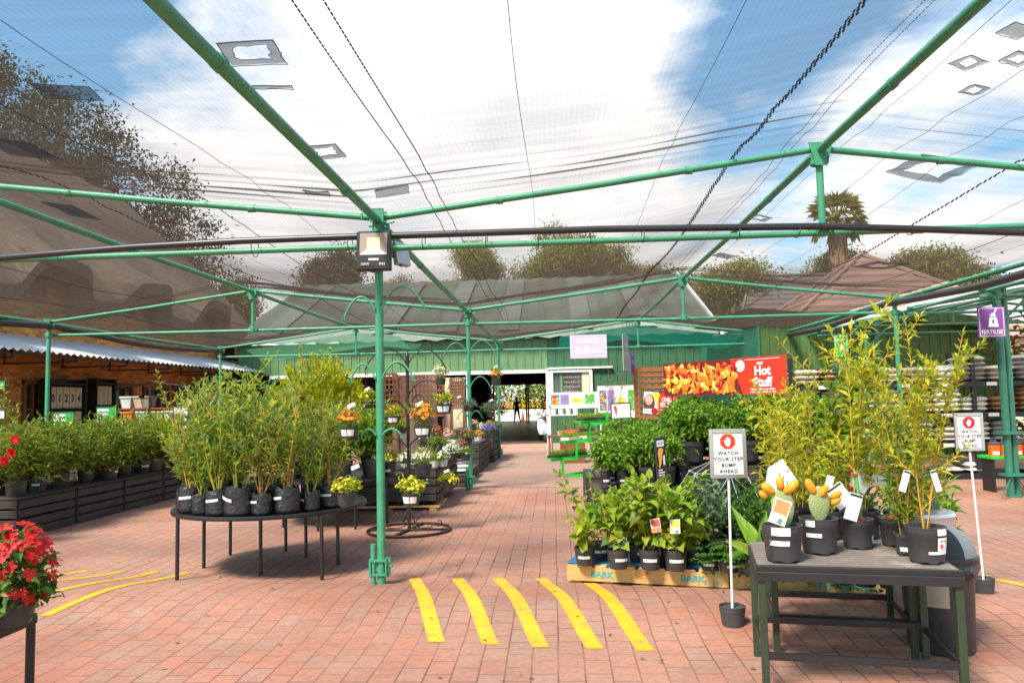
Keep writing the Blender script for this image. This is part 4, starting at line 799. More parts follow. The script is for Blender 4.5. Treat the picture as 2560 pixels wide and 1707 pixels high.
for s in range(5):
    r_=random.Random(200+s); t=thing('bagged_plant','x','potted plant',(0,0,-50)); bagpot(t,r_,.103,.205,lab=s!=1)
    ms,ml=stemmy(r_,6,[.92,.74,1.12,.85,.62][s],.035,.50,.054,.020,.024,.17,br=6,brl=.40,droop=.1,bare=.24,sr=.0075); ms.build('stems',[S_or,S_yel,S_yel,S_or,S_yel][s],t); ml.build('foliage',L_olive,t); bb.append(t)
th_=[194,209,224,239,254,269,284,300,316,333]; ks=[0,1,3,1,2,4,0,3,4,0]
for k,a in enumerate(th_):
    rnd.seed(k*7+1); p=bb[ks[k]]; rr_=.76; sc=[.84,.92,1.1,.86,1.06,1.2,.9,1.08,.84,.95][k]
    place(p,(TC[0]+rr_*math.cos(R(a)),TC[1]+rr_*math.sin(R(a)),.607),rnd.uniform(-.5,.5),sc,'leafy bagged plant, %s from the left along the front rim of the round table'%ORD[k],'bagged plants on the front round table')
for k,(x,y) in enumerate(((-3.28,7.62),(-3.0,7.15),(-2.62,7.1),(-2.28,7.3),(-2.85,7.6),(-2.4,7.75),(-3.1,8.0),(-2.6,8.1))):
    rnd.seed(k*5+3); place(bb[(2,0,2,3,2,0,3,1)[k]],(x,y,.607),rnd.uniform(0,6.28),[1.0,1.02,1.08,.98,1.05,.95,1,.95][k],'leafy bagged plant on the round table, %s from the left of the inner ones'%ORD[[1,2,4,7,3,6,0,5][k]],'bagged plants on the front round table')
T2=(-2.98,10.25)
round_table(*T2,.9,.60,[(-3.48,9.75),(-2.94,9.45),(-2.5,9.55),(-2.2,10.0),(-3.5,10.6),(-2.4,10.9)],'second round black table, mostly hidden behind the nearest green post')
ln=[]
for s in range(2):
    r_=random.Random(240+s); t=thing('potted_plant','x','potted plant',(0,0,-50)); pot(t,.13,.1,.22,m_black); ms,ml=stemmy(r_,8,.66,.05,.5,.12,.034,.03,.18,br=2,droop=.35,bare=.1,big=True); ms.build('stems',S_gr,t); ml.build('foliage',L_lance,t); ln.append(t)
for k,(x,y) in enumerate(((-3.05,9.55),(-2.68,9.6),(-2.35,9.85),(-3.4,9.9),(-2.9,10.1),(-2.5,10.4),(-3.2,10.6))):
    place(ln[k%2],(x,y,.607),k*2.1,1.0+.06*(k%3),'plant with long drooping green leaves on the second round table, %s of its pots'%ORD[k],'long leaved plants on the second round table')
t=thing('flowering_plant','yellow plumed flower plant in a black pot beside the nearest green post','flowering plant',(-2.18,10.05,.607)); pot(t,.1,.08,.17,m_black,label=((FRONT,.8,.3,.5),)); bushy(random.Random(3),.13,.25,160,.06,.02,.14,18).build('foliage',L_lime,t); mb=MB(); r_=random.Random(6)
for _ in range(160):
    z=r_.uniform(.2,.5); w=.09*(1-abs(z-.32)/.22); mb.leaf((r_.gauss(0,w),r_.gauss(0,w),z),(r_.gauss(0,.4),r_.gauss(0,.4),1),.03,.014)
mb.build('flowers',FL['yellow'],t)
# golden bush
p=D(800,1010,15.2); t=thing('golden_bush','big bushy golden yellow shrub with feathery shoots behind the round table plants','shrub',(p.x,15.2,0)); pot(t,.3,.24,.5,m_black); r_=random.Random(12)
mb=MB(); 
for (cx,cy,cz,rx,rz,n) in ((0,0,1.75,.78,.62,5200),(-.5,0,1.5,.5,.45,1800),(.45,0,1.45,.5,.45,1800),(.0,0,1.1,.7,.4,1500)):
    for _ in range(n//16):
        a=r_.uniform(0,6.28); e=math.asin(r_.uniform(-.5,1)); rr_=r_.uniform(.5,1); o=V3((math.cos(a)*math.cos(e),math.sin(a)*math.cos(e),math.sin(e))); c=V3((cx+o.x*rx*rr_,cy+o.y*rx*rr_,cz+o.z*rz*rr_)); d=(o*.6+V3((0,0,.8))).normalized()
        for q in range(16): s=q/16; mb.leaf(c+d*(s*.2),(d+V3((r_.gauss(0,.6),r_.gauss(0,.6),r_.gauss(0,.3)))).normalized(),.085,.034)
for (x,z,h_) in ((-.32,2.1,.68),(-.08,2.3,.28),(.28,2.2,.5),(.1,2.3,.34),(.42,2.05,.45),(-.55,1.9,.42)):
    for q in range(40): s=q/40; mb.leaf((x-.1*s+r_.gauss(0,.03*(1-s)+.008),r_.gauss(0,.03),z+h_*s),(r_.gauss(0,.7),r_.gauss(0,.7),.9),.085,.032)
mb.build('foliage',L_gold,t); MB().tube([(0,0,.4),(.03,0,1.2),(0,0,2.2)],.03,6,r2=.01).build('trunk',S_br,t)
# ================================================================ hanging baskets
def basket(name,label,px,pyb,Y,w,flower,fol,attach,seed,h=None,tagw=False,spread=1.,fh=1.,nf=46,fr=.02,labels=False,fc=None,cat='hanging basket'):
    p=D(px,pyb,Y); r=w*Y/1920/2; h=h or r*1.15; t=thing(name,label,cat,(p.x,Y,p.z)); r_=random.Random(seed)
    lb=((FRONT-.42,.75,.2,.78),(FRONT+.42,.75,.2,.78)) if labels else ()
    pot(t,r,r*.78,h,m_black,label=lb)
    R_=r*1.25*spread
    if fol=='fine': 
        ms,ml=stemmy(r_,20,r*2.0*fh,r*.6,.62*spread,.035,.008,.02,h*.85,br=1,bare=.05,droop=.1,sr=.0025); ms.build('stems',S_gr,t)
    elif fol=='trail': ml=bushy(r_,R_*1.15,r*1.7*fh,300,.045,.016,h*.55,24,droop=.5)
    else: ml=bushy(r_,R_,r*1.6*fh,360,.04,.014,h*.8,30)
    ml.build('foliage',fc or L_lime,t)
    if flower:
        mb=MB()
        for _ in range(nf):
            a=r_.uniform(0,6.28); q=R_*1.15*math.sqrt(r_.random()); z=h*.8+r*1.7*fh*(1-.35*(q/R_)**2)*r_.uniform(.72,1.12); d=V3((math.cos(a)*q/R_,math.sin(a)*q/R_-.35,.8)); bloom(mb,(q*math.cos(a),q*math.sin(a),z),d,fr*r_.uniform(.7,1.15),8,cup=.1)
        mb.build('flowers',FL[flower],t)
    if attach is not None:
        A=V3(attach)-V3(t.location); mb=MB(); k=V3((A.x*.5,A.y*.5,h+(A.z-h)*.45))
        for a in (FRONT+.3,FRONT+2.4,FRONT+4.5): mb.tube([(r*math.cos(a),r*math.sin(a),h*.98),k],.0022,4)
        mb.tube([k,A],.0035,5); mb.build('hanger',m_iron,t)
        if tagw: mb=MB(); mb.prism([(-.035,-.016),(.04,-.02),(.04,.014),(-.03,.018)],k+V3((.01,-.012,0)),(.9,0,.42),(-.3,0,.9),.002); mb.build('plant_tag',m_white,t)
    return t
hk=lambda y,k,s:HOOK[(y,k,s)]
basket('hanging_basket','orange daisy basket hung from the left middle hook of the nearest green post',873,1094,6.5,46,'orange','fine',hk(6.58,1,0),1,labels=True,tagw=True,fh=1.25,fc=L_olive,nf=80,fr=.016)
basket('hanging_basket','tall orange daisy basket hung from the right middle hook of the nearest green post',1058,1091,6.5,46,'orange','fine',hk(6.58,1,1),2,labels=True,tagw=True,fh=1.5,fc=L_olive,nf=90,fr=.017)
basket('hanging_basket','yellow daisy basket hung from the lower left hook of the nearest green post',866,1262,6.45,50,'yellow','bush',hk(6.58,2,0),3,fh=1.05,tagw=True,nf=50,fr=.015)
basket('hanging_basket','yellow daisy basket with white labels, lower right hook of the nearest green post',1028,1261,6.45,48,'yellow','bush',hk(6.58,2,1),4,labels=True,tagw=False,fh=1.1,spread=1.1,nf=55,fr=.015)
# iron basket stand with scrolls
SB=(-1.79,9.36)
st=thing('basket_stand','dark iron basket stand with scrolls, arched arms and a ring base on the bricks','basket stand',(*SB,0))
mb=MB(); pts=[(.5*math.cos(2*PI*i/48),.5*math.sin(2*PI*i/48),.02) for i in range(49)]; mb.tube(pts,.0165,8); mb.beam((-.5,0,.02),(.5,0,.02),.03,.02); mb.beam((-.1,-.49,.02),(.08,.49,.02),.03,.02); mb.build('ring_base',m_iron,st,smooth='all')
mb=MB(); mb.tube([(0,0,.02),(0,0,2.12)],.021,10); mb.lathe([(.0,2.1),(.03,2.1),(.02,2.16),(0,2.18)],8); mb.build('pole',m_iron,st,smooth=True)
for s in (-1,1):
    for (cx,cz,r0,zz0) in ((.2,.22,.045,.36),(.36,.10,.05,.18)):
        mb=MB(); pts=[]
        for i in range(26): a=i/25*5.5; rr_=r0*(1-.6*i/25); pts.append((s*(cx+rr_*math.cos(a+PI)),.0,cz+rr_*math.sin(a+PI)))
        pts=[(s*.02,0,zz0-.1),(s*cx*.35,0,cz-.12 if cz>.2 else .035),(s*(cx-.1),0,cz-.08 if cz>.2 else .04)]+pts; mb.tube([p_ for p_ in pts if True],.007,6); mb.build('scroll',m_iron,st,smooth='all')
ARM={}
for k,(z,d,ap,ay) in enumerate(((2.0,-.50,.24,-.1),(2.0,.46,.22,.1),(1.93,-.2,.12,-.42),(1.62,.50,.22,-.05),(1.55,-.42,.2,.25),(1.42,.34,.24,-.35),(1.40,-.3,.2,-.38),(1.0,.44,.16,-.1),(.98,-.4,.16,-.15),(.95,.1,.15,-.4))):
    mb=MB(); pts=arc((.0,0,z),(d,ay,z-.04),ap,16); mb.tube(pts,.008,6); e=V3(pts[-1]); mb.tube([e,e+V3((0,0,-.05)),e+V3((.025,0,-.065)),e+V3((.04,0,-.04))],.007,5); mb.build('arm',m_iron,st,smooth='all'); ARM[k]=V3((SB[0]+e.x,SB[1]+e.y,e.z-.05))
B=lambda *a,**k: basket('hanging_basket',*a,**k)
B('white flowered basket low on the iron stand, above the ring base',1058,1187,9.15,46,'white','fine',ARM[9],5,fh=1.15,spread=.9,nf=120,fr=.010,fc=L_lime)
B('small yellow daisy basket on the lowest right arm of the iron stand',1120,1226,9.3,28,'yellow','bush',ARM[7],6,labels=False,tagw=True,fh=1.2,spread=1.3,nf=34,fr=.019)
B('green basket with white labels and pale yellow flowers on the upper right iron arm',1110,1034,9.35,42,'yellow','bush',ARM[3],7,labels=True,fh=.95,tagw=True,nf=26,fr=.013)
B('white labelled basket on the front iron arm, just right of the nearest post',984,1059,9.1,33,'orange','bush',ARM[6],8,labels=True,fh=1.0,nf=14,fr=.014)
B('dark basket with yellow flowers on the upper left iron arm, left of the post',918,1021,9.3,30,'yellow','bush',ARM[0],10,fh=1.4,tagw=True,nf=30,fr=.015)
B('plain black basket of green leaves at the back of the iron stand',1003,1083,9.75,30,None,'trail',ARM[4],11,fh=.8)
B('trailing green basket on the right arm of the iron stand above the white bags',1095,1125,9.3,28,None,'trail',ARM[5],12,fh=.8,fc=L_olive)
B('airy white flowered basket hung from the upper left hook of the second green post',1102,962,13.5,27,'white','fine',hk(13.6,0,0),13,fh=1.7,spread=1.3,tagw=True,nf=90,fr=.016)
B('orange flower basket hung high at the right hook of the second green post',1240,963,13.5,26,'orange','fine',hk(13.6,0,1),14,fh=1.3,tagw=True,nf=60,fr=.022,fc=L_olive)
B('silver leaved basket in front of the second green post',1171,1028,13.3,28,None,'trail',hk(13.6,1,0),15,fh=.9,fc=L_grey,tagw=True)
B('rosemary basket hung from the right middle hook of the second green post',1227,1042,13.5,22,None,'trail',hk(13.6,1,1),16,fh=1.6,spread=1.6,fc=L_grey,tagw=True)
B('red leaved basket low on the second green post',1169,1110,13.4,26,'rust','trail',hk(13.6,2,0),17,fh=1.2,nf=40,fr=.02,fc=L_dull)
# ================================================================ centre crates along the path
g='black crates along the walkway'
crate('slatted_crate','black slatted display crate with pale pallet base in front of the second green post',(-2.45,11.65,.12),1.45,1.05,.46,4,group=g,base=True)
crate('slatted_crate','black slatted crate along the walkway beside the foot of the second green post',(-2.3,12.85,.1),1.15,1.15,.5,4,group=g,topax='y')
crate('slatted_crate','long low black crate with stacked bags past the second green post',(-2.15,15.2,0),1.0,2.4,.2,2,group=g,topax='y')
crate('slatted_crate','tall black crate beside the walkway between the second and third posts',(-2.2,17.9,0),1.1,2.4,.62,4,group=g,topax='y')
crate('slatted_crate','farthest black crate beside the walkway, by the third post',(-2.1,20.6,0),1.1,2.4,.8,5,group=g,topax='y')
m_bagw=M('white_bag',(.72,.72,.72),.45,.08,6,dirt=((.25,.35,.5),4,.64))
def cushion(mb,cx,cy,z,lx,ly,h,rot=0,m=0,rnd=None):
    n=8; vv=[];c,s=math.cos(rot),math.sin(rot); N2=n+1
    for top in (1,0):
        for j in range(N2):
            for i in range(N2):
                u,v=i/n*2-1,j/n*2-1; e=(1-u**4)*(1-v**4); x=lx/2*u*(1-.05*v*v); y=ly/2*v*(1-.05*u*u); zz_=z+h/2+(h/2*e**.5+.012*math.sin(u*5+v*3+cx*9)*e if top else -h/2*e**.5)
                vv.append((cx+c*x-s*y,cy+s*x+c*y,zz_))
    f=[(j*N2+i,j*N2+i+1,(j+1)*N2+i+1,(j+1)*N2+i) for j in range(n) for i in range(n)]; k=N2*N2
    f+=[(k+j*N2+i,k+(j+1)*N2+i,k+(j+1)*N2+i+1,k+j*N2+i+1) for j in range(n) for i in range(n)]; mb.add(vv,f,m); return mb
bagw=None
for k in range(6):
    o=cushion(MB(),0,0,0,.62,.42,.085).build('potting_bag',m_bagw,smooth='all',loc=(-1.92+.02*(k%2),14.5+.02*(k%3),.225+.078*k)); o.rotation_euler=(0,0,.05*(k%3-1))
    tag(o,'white potting mix bag, %s from the bottom of the stack past the second green post'%ORD[k],'bag','white bags stacked beside the walkway')
L5=[]
for s,(fl,fc,kind) in enumerate((('white',L_grey,'fine'),('rust',L_dull,'bush'),('orange',L_lime,'bush'),('purple',L_grey,'fine'),('pink',L_lime,'bush'),('white',L_olive,'bush'),(None,L_lance,'bush'),('yellow',L_lime,'bush'))):
    L5.append((fl,fc,kind))
CL={'white':'white','rust':'rusty red','orange':'orange','purple':'purple','pink':'pink','yellow':'yellow',None:'green leaved'}
wh=M('white_pot',(.70,.70,.66),.5,.06,4)
def disp(px,pyb,Y,w,ty,seed,label,white=False,fh=1.1):
    fl,fc,kind=L5[ty]; t=basket('potted_plant',label,px,pyb,Y,w,fl,kind,None,seed,fh=fh,fc=fc,nf=60,fr=.02,spread=1.0,cat='potted plant')
    if white:
        for ch in t.children:
            if ch.name.startswith('pot'): ch.data.materials[0]=wh
    return t
for k,(px,py,Y,w,ty,wt,fh,lab) in enumerate(((905,1172,11.4,26,6,0,1.2,'green leaved plant at the left end of the front display crate'),(975,1170,11.3,26,7,1,1.0,'yellow flowered plant in white pot on the front display crate'),(1012,1172,11.5,24,0,1,1.3,'wispy white plant in white pot behind the stand pole'),(1040,1170,11.9,26,5,1,1.2,'white flowered plant in white pot between stand pole and white basket'),
    (1085,1168,11.35,26,6,1,.9,'green plant in printed white bag right of the white basket'),(1108,1165,11.4,24,5,1,1.3,'pale plant in printed white bag at the front crate corner'),(1130,1150,12.6,28,0,0,1.5,'grassy pale plant on the crate beside the second post'),(1150,1146,12.9,26,1,0,1.6,'rusty red leaved plant left of the second post'),(1165,1150,12.5,24,6,0,1.0,'trailing dark plant right at the second post'),(1120,1120,13.3,26,4,0,1.6,'pink flowered plant behind the crate plants'),
    (1195,1102,17.2,20,2,1,1.0,'orange flowered plant in white pot above the stacked bags'),(1215,1096,17.6,18,3,0,1.9,'tall purple spiked flowers on the tall walkway crate'),(1232,1092,18.3,18,3,0,1.7,'purple flower spikes at the right side of the tall walkway crate'),(1205,1085,18.8,18,5,0,1.2,'white flowered plant on the tall walkway crate'),(1225,1078,20.2,18,2,0,1.1,'orange red flowers on the farthest walkway crate'),(1243,1072,20.6,16,6,0,1.0,'green leaved plant on the farthest walkway crate by the third post'),(1185,1080,19.0,20,4,0,1.3,'pink flowered plant left of the tall walkway crate'),(1060,1120,12.9,26,0,0,1.6,'tall grassy plant behind the stand on the second crate'),(1090,1110,13.2,24,1,0,1.7,'reddish plant behind the stand on the second crate'))): disp(px,py,Y,w,ty,300+k,lab,wt,fh)
# ================================================================ RIGHT: pallets, berries, dome
PO=V3((.07,6.64,0)); PA=math.atan2(-.64,2.54); PU=V3((math.cos(PA),math.sin(PA),0)); PV=V3((-math.sin(PA),math.cos(PA),0))
m_tarp=M('blue_tarpaulin',(.01,.13,.27),.45,.3,6,bump=.4)
m_teal=M('teal_stencil',(.10,.33,.28),.8,.3,20)
for k,(u0,words,lab) in enumerate(((0,(('BARK',.30,.07),('BARK',1.04,.07)),'low pine pallet with teal stencilled front board under the lime berry plants'),(1.34,(('BARK',.93,.10),),'low pine pallet with teal stencil, under the bench end of the berry row'))):
    t=thing('pallet',lab,'pallet',PO+PU*u0,PA,'pine pallets under the berry plants')
    mb=MB(); mb.bev(0,0,.028,1.32,.022,.138,.003); mb.build('front_board',m_pine,t)
    mb=MB()
    for i in range(11): mb.bev(.002+i*.121,.0,.139,.095+i*.121,1.1,.157,.003)
    for v in (.03,.5,1.03):
        for u in (.03,.3,.62,.94,1.22): mb.box(u,v,.0,u+.085,v+.05,.028)
        if v>.1: mb.box(.002,v,.028,1.318,v+.05,.138)
    mb.build('deck_boards',m_pine,t)
    mb=MB()
    for w_,u,s in words: mb.text(w_,s,(u,-.0015,.083),(1,0,0),(0,0,1),.001,0,thick=.004,sx=1.1)
    if k==0: mb.text('ZT HRS',.045,(1.2,-.0015,.06),(1,0,0),(0,0,1),.001)
    else:
        for q in range(4): mb.box(.64+.04*q,-.002,.045+.01*(q%2),.665+.04*q,-.0008,.12-.012*q)
        for q in (1.16,1.2,1.25): mb.box(q,-.002,.05,q+.014,-.0008,.12)
    mb.build('stencil',m_teal,t)
    n=40; mb=MB(); rr=random.Random(k); vv=[]
    for i in range(n+1):
        for j in range(9): vv.append((1.325*i/n-.004,.004+1.08*j/8,.163+.006*rr.random()+(-.02 if j==0 and (i//3)%2 else 0)))
    mb.add(vv,[(i*9+j,(i+1)*9+j,(i+1)*9+j+1,i*9+j+1) for i in range(n) for j in range(8)])
    tag(mb.build('blue_tarpaulin',m_tarp,None,smooth='all',loc=PO+PU*u0,rotz=PA),'blue tarpaulin sheet spread on the %s pine pallet'%('stencilled left' if k==0 else 'bench side'),'tarpaulin','tarpaulins on the pallets')
m_tagr=M('tag_red',(.62,.10,.07),.5,.2,6); m_tago=M('tag_orange',(.75,.28,.10),.5,.15,6); m_tagy=M('tag_yellow',(.80,.60,.08),.5,.2,6); m_tagp=M('tag_pale',(.78,.66,.55),.5,.1,6); m_tagb=M('tag_blue',(.05,.25,.45),.5,.1,6)
def ptag(t,o,w,h,tilt,cols,stick=True):
    o=V3(o); ax=V3((math.cos(tilt),0,math.sin(tilt))); ay=V3((-math.sin(tilt),0,math.cos(tilt))); mb=MB()
    mb.prism([(-w/2,0),(w/2,0),(w/2,h),(-w/2,h)],o,ax,ay,.002,0)
    mb.prism([(-w/2,.002),(w/2,.002),(w/2,h*.36),(-w/2,h*.36)],o+V3((0,-.0035,0)),ax,ay,.001,1); mb.prism([(-w*.42,h*.40),(w*.42,h*.40),(w*.42,h*.95),(-w*.42,h*.95)],o+V3((0,-.0035,0)),ax,ay,.001,2)
    mb.prism([(-w*.4,h*.37),(w*.3,h*.37),(w*.3,h*.43),(-w*.4,h*.43)],o+V3((0,-.005,0)),ax,ay,.001,0)
    mb.prism([(w*.02,h*.06),(w*.26,h*.06),(w*.26,h*.26),(w*.02,h*.26)],o+V3((0,-.005,0)),ax,ay,.001,3)
    mb.build('plant_tag',[m_white]+list(cols)+[m_teal],t)
    if stick: mb=MB(); mb.tube([o,o-ay*.16],.003,4); mb.build('tag_stick',m_black,t)
ra=[]
for s in range(4):
    r_=random.Random(400+s); t=thing('berry_plant','x','berry plant',(0,0,-50)); pot(t,.085,.068,.145,m_black,label=((FRONT+.1*s-.15,1.3,.42,.58),))
    ms,ml=stemmy(r_,5,[.52,.40,.60,.32][s],.02,.55,.085,.05,.055,.12,br=3,brl=.4,droop=.45,bare=.15,big=True,sr=.0035); ms.build('stems',S_yel if s%2 else S_or,t); ml.build('foliage',L_rasp if s!=3 else L_lime,t); ra.append(t)
st_=[]
for s in range(2):
    r_=random.Random(430+s); t=thing('strawberry_plant','x','strawberry plant',(0,0,-50)); pot(t,.08,.066,.10,m_black,label=((FRONT+.2,1.1,.4,.6),)); mb=MB(); mz=MB()
    for _ in range(34):
        a=r_.uniform(0,6.28); l=r_.uniform(.05,.17); e=r_.uniform(-.3,1.2); p=V3((l*math.cos(a)*math.cos(e),l*math.sin(a)*math.cos(e)-.02,.11+l*math.sin(e))); mz.tube([(0,0,.09),p],.0022,4)
        for q in (-.9,0,.9): mb.leaf(p,(math.cos(a+q),math.sin(a+q),.1),.05,.042,droop=.3,big=True)
    for q in range(3):
        a=-1.6+q*.5; p0=V3((.06*math.cos(a),.07*math.sin(a),.1)); p1=p0+V3((.03*q,-.05,-.10)); mz.tube([p0,p0+V3((.02*q,-.05,.02)),p1],.002,4)
        for w in range(3): mb.leaf(p1,(r_.uniform(-1,1),-1,-.4+w*.3),.035,.03,big=True)
    mz.build('stems',S_gr,t); mb.build('foliage',L_deep,t); st_.append(t)
br_=[]
for s in range(3):
    r_=random.Random(460+s); t=thing('berry_bush','x','berry bush',(0,0,-50)); pot(t,.095,.075,.16,m_black,label=((FRONT,1.0,.45,.6),)); ms,ml=stemmy(r_,7,.40,.03,.6,.055,.02,.028,.13,br=4,brl=.4,droop=.15,bare=.1,sr=.003); ms.build('stems',S_gr,t); ml.build('foliage',[L_deep,L_grey,L_deep][s],t); br_.append(t)
def onp(px,py,z=.165): return G(px,py,z)
for k,(px,py,s,sc,lab,tg) in enumerate(((1462,1411,3,1.0,'small trailing lime herb at the left corner of the blue tarpaulin',None),(1500,1396,2,1.0,'tall lime berry plant with pale red tag at the left end of the tarpaulin',('r',-.12,(.02,-.1,.2))),(1546,1419,1,1.05,'yellowing berry plant second along the front of the tarpaulin',None),(1594,1400,0,.95,'lime berry plant behind the front pots, left of the red tagged one',None),
    (1627,1421,0,1.1,'tall arching lime berry plant behind the bright red tag',('r',.13,(.04,-.11,.28))),(1660,1402,2,1.1,'tall lime berry plant at the back between the red and yellow tags',None),(1690,1423,1,1.12,'broad leaved lime berry plant with yellow tag',('y',0,(-.01,-.1,.27))),(1737,1409,3,.95,'small lime plant half hidden right of the yellow tagged plant',None))):
    p=onp(px,py); o=place(ra[s],p,PA+.3*k,sc,lab,'berry plants in front of the tarpaulin')
    if tg: ptag(o,V3(tg[2]),.07,.10,tg[1],(m_tago,m_tagr) if tg[0]=='r' else (m_tagp,m_tagy)); o.rotation_euler=(0,0,0)
for k,(px,py) in enumerate(((1775,1423),(1822,1428),(1868,1433),(1925,1440),(1985,1446),(2045,1452),(2105,1458),(2165,1463),(2225,1468))):
    p=onp(px,py); place(st_[k%2],p,(k%3-1)*.5,1.0+.06*(k%2),'trailing strawberry plant, %s from the left on the tarpaulin'%ORD[k],'strawberry plants along the tarpaulin edge')
i=0
for r_i,(v,us) in enumerate(((.36,(.58,.92,1.22,1.45,1.7,1.95,2.2,2.42)),(.68,(.75,1.15,1.4,1.7,2.0,2.3)),(.95,(1.3,1.6,1.95,2.3)))):
    for j,u in enumerate(us):
        p=PO+PU*u+PV*v; p.z=.165; s=(i*2+r_i)%3; place(br_[s],p,i*.9,1.0+.12*((i*7)%3),'%s berry bush, %s from the left in the tarpaulin\'s %s row'%('silvery green' if s==1 else 'deep green',ORD[j],('second','third','back')[r_i]),'berry bushes standing on the tarpaulin'); i+=1
p=onp(1905,1400,.3); t=thing('broad_leaf_plant','young plant with long upright broad leaves beside the bench corner','potted plant',(p.x,p.y+.1,.165)); pot(t,.1,.08,.17,m_black,label=((FRONT,1,.4,.6),)); mb=MB(); r_=random.Random(2)
for a,e,l in ((2.6,1.15,.42),(.6,1.2,.36),(3.6,.5,.3),(4.6,.2,.26),(5.2,.6,.28),(1.6,.9,.34),(3.1,.1,.24)): mb.leaf((0,0,.15),(math.cos(a)*math.cos(e),math.sin(a)*math.cos(e),math.sin(e)),l,.09,up=(0,-1,.6),droop=.2,big=True)
mb.build('foliage',L_chil,t)
# net dome cloche
p=D(1797,1300,7.2); t=thing('net_cloche','black net dome cloche on white wire hoops over the berry bushes','cloche',(p.x,7.25,.17))
bm=bmesh.new(); bmesh.ops.create_icosphere(bm,subdivisions=2,radius=1.0); mw,mn=MB(),MB(); sc_=V3((.50,.46,.80)); S_=lambda v:V3((v.co.x*sc_.x,v.co.y*sc_.y,v.co.z*sc_.z))
for e in bm.edges:
    a,b=e.verts
    if a.co.z>-.01 and b.co.z>-.01: mw.tube([S_(a),S_(b)],.0028,4)
for f in bm.faces:
    if min(v.co.z for v in f.verts)>-.01: mn.add([S_(v)*.995 for v in f.verts],[(0,1,2)])
for v in bm.verts:
    if v.co.z>-.01: mw.ball(S_(v),.011,n=6,k=4)
bm.free(); mw.build('wire_hoop',M('white_wire',(.5,.5,.5),.4,.1,9),t); mn.build('net_cover',netmat('cloche_net',(.035,.035,.042),.42,.15),t)
# ================================================================ chilli display
g='black crates of the chilli display'
cs=[crate('slatted_crate','low black crate at the walkway end of the chilli display',(1.0,9.95,-.06),1.05,1.0,.47,3,group=g),crate('slatted_crate','low black crate behind the front one of the chilli display',(.95,11.2,0),1.05,1.2,.47,3,group=g)]
crate('slatted_crate','taller black crate in the middle of the chilli display',(2.05,10.35,-.06),1.0,1.2,.71,4,group=g); crate('slatted_crate','taller black crate at the right end of the chilli display',(3.1,10.25,-.06),1.0,1.2,.71,4,group=g)
crate('slatted_crate','small low black crate step in front of the taller chilli crates',(2.1,9.45,-.06),1.0,.45,.40,3,group=g)
ch=[]
for s in range(4):
    r_=random.Random(500+s); t=thing('chilli_plant','x','chilli plant',(0,0,-50)); pot(t,(.06,.125,.125,.06)[s],(.05,.105,.105,.05)[s],(.15,.225,.225,.15)[s],m_black,label=((FRONT,1.6,.25,.42),) if s in (0,3) else ())
    h0=(.13,.2,.2,.13)[s]; ms,ml=stemmy(r_,(6,9,9,6)[s],(.36,.42,.5,.4)[s],.03,(.4,.55,.5,.4)[s],.062,.03,.022,h0,br=5,brl=.5,droop=.55,bare=.25,sr=.0035,big=False); b_=bushy(r_,(.13,.24,.24,.13)[s],(.32,.40,.46,.36)[s],(200,520,560,200)[s],.07,.032,h0-.02,36,droop=.5); ml.add(b_.v,b_.f); ms.build('stems',S_gr,t); ml.build('foliage',L_chil,t)
    mb=MB()
    for _ in range(9 if s in (1,2) else 5):
        a=r_.uniform(0,6.28); q=r_.uniform(.02,.2 if s in(1,2) else .12); bloom(mb,(q*math.cos(a),q*math.sin(a)-.02,h0+r_.uniform(.12,.42)),(r_.gauss(0,1),-1,.3),.011,5)
    mb.build('flowers',FL['white'],t)
    if s in (1,2): mb=MB(); mb.tube([(-.09,-.02,.15),(-.12,-.05,.5)],.006,6); mb.build('stake',M('bamboo_cane',(.50,.27,.09),.6,.2,8),t)
    ch.append(t)
rowsL=[(9.62,(.58,.82,1.10,1.38),(0,0,1,1),.49),(9.95,(.70,.98,1.30),(3,1,2),.49),(10.28,(.82,1.08,1.38),(1,2,1),.49),(10.9,(.90,1.12,1.36),(2,1,2),.49),(11.35,(.94,1.18,1.4),(1,2,1),.49),(11.7,(1.0,1.2,1.42),(2,2,1),.49)]
rowsU=[(9.95,(1.74,2.05,2.4,2.85,3.2,3.5),(1,2,1,2,1,2),.73),(10.35,(1.75,2.15,2.5,2.9,3.3),(2,1,2,2,1),.73),(10.75,(1.7,2.05,2.4,2.8,3.2,3.5),(1,2,1,2,1,2),.73)]
i=0
for nm,rows in (('low crate',rowsL),('taller crate',rowsU)):
    for r_i,(y,xs_,ks_,z) in enumerate(rows):
        for j,(x,s) in enumerate(zip(xs_,ks_)):
            rnd.seed(900+i); place(ch[s],(x+rnd.uniform(-.03,.03),y-.06*(x-1)*0+rnd.uniform(-.03,.03),z),rnd.uniform(-.6,.6),rnd.uniform(.93,1.12)*(1.08 if nm[0]=='t' else 1),'leafy chilli plant on the %ss, %s from the walkway, %s row'%(nm,ORD[j],('front',ORD[1],ORD[2],ORD[3],ORD[4],'back')[r_i]),'chilli plants of the display'); i+=1
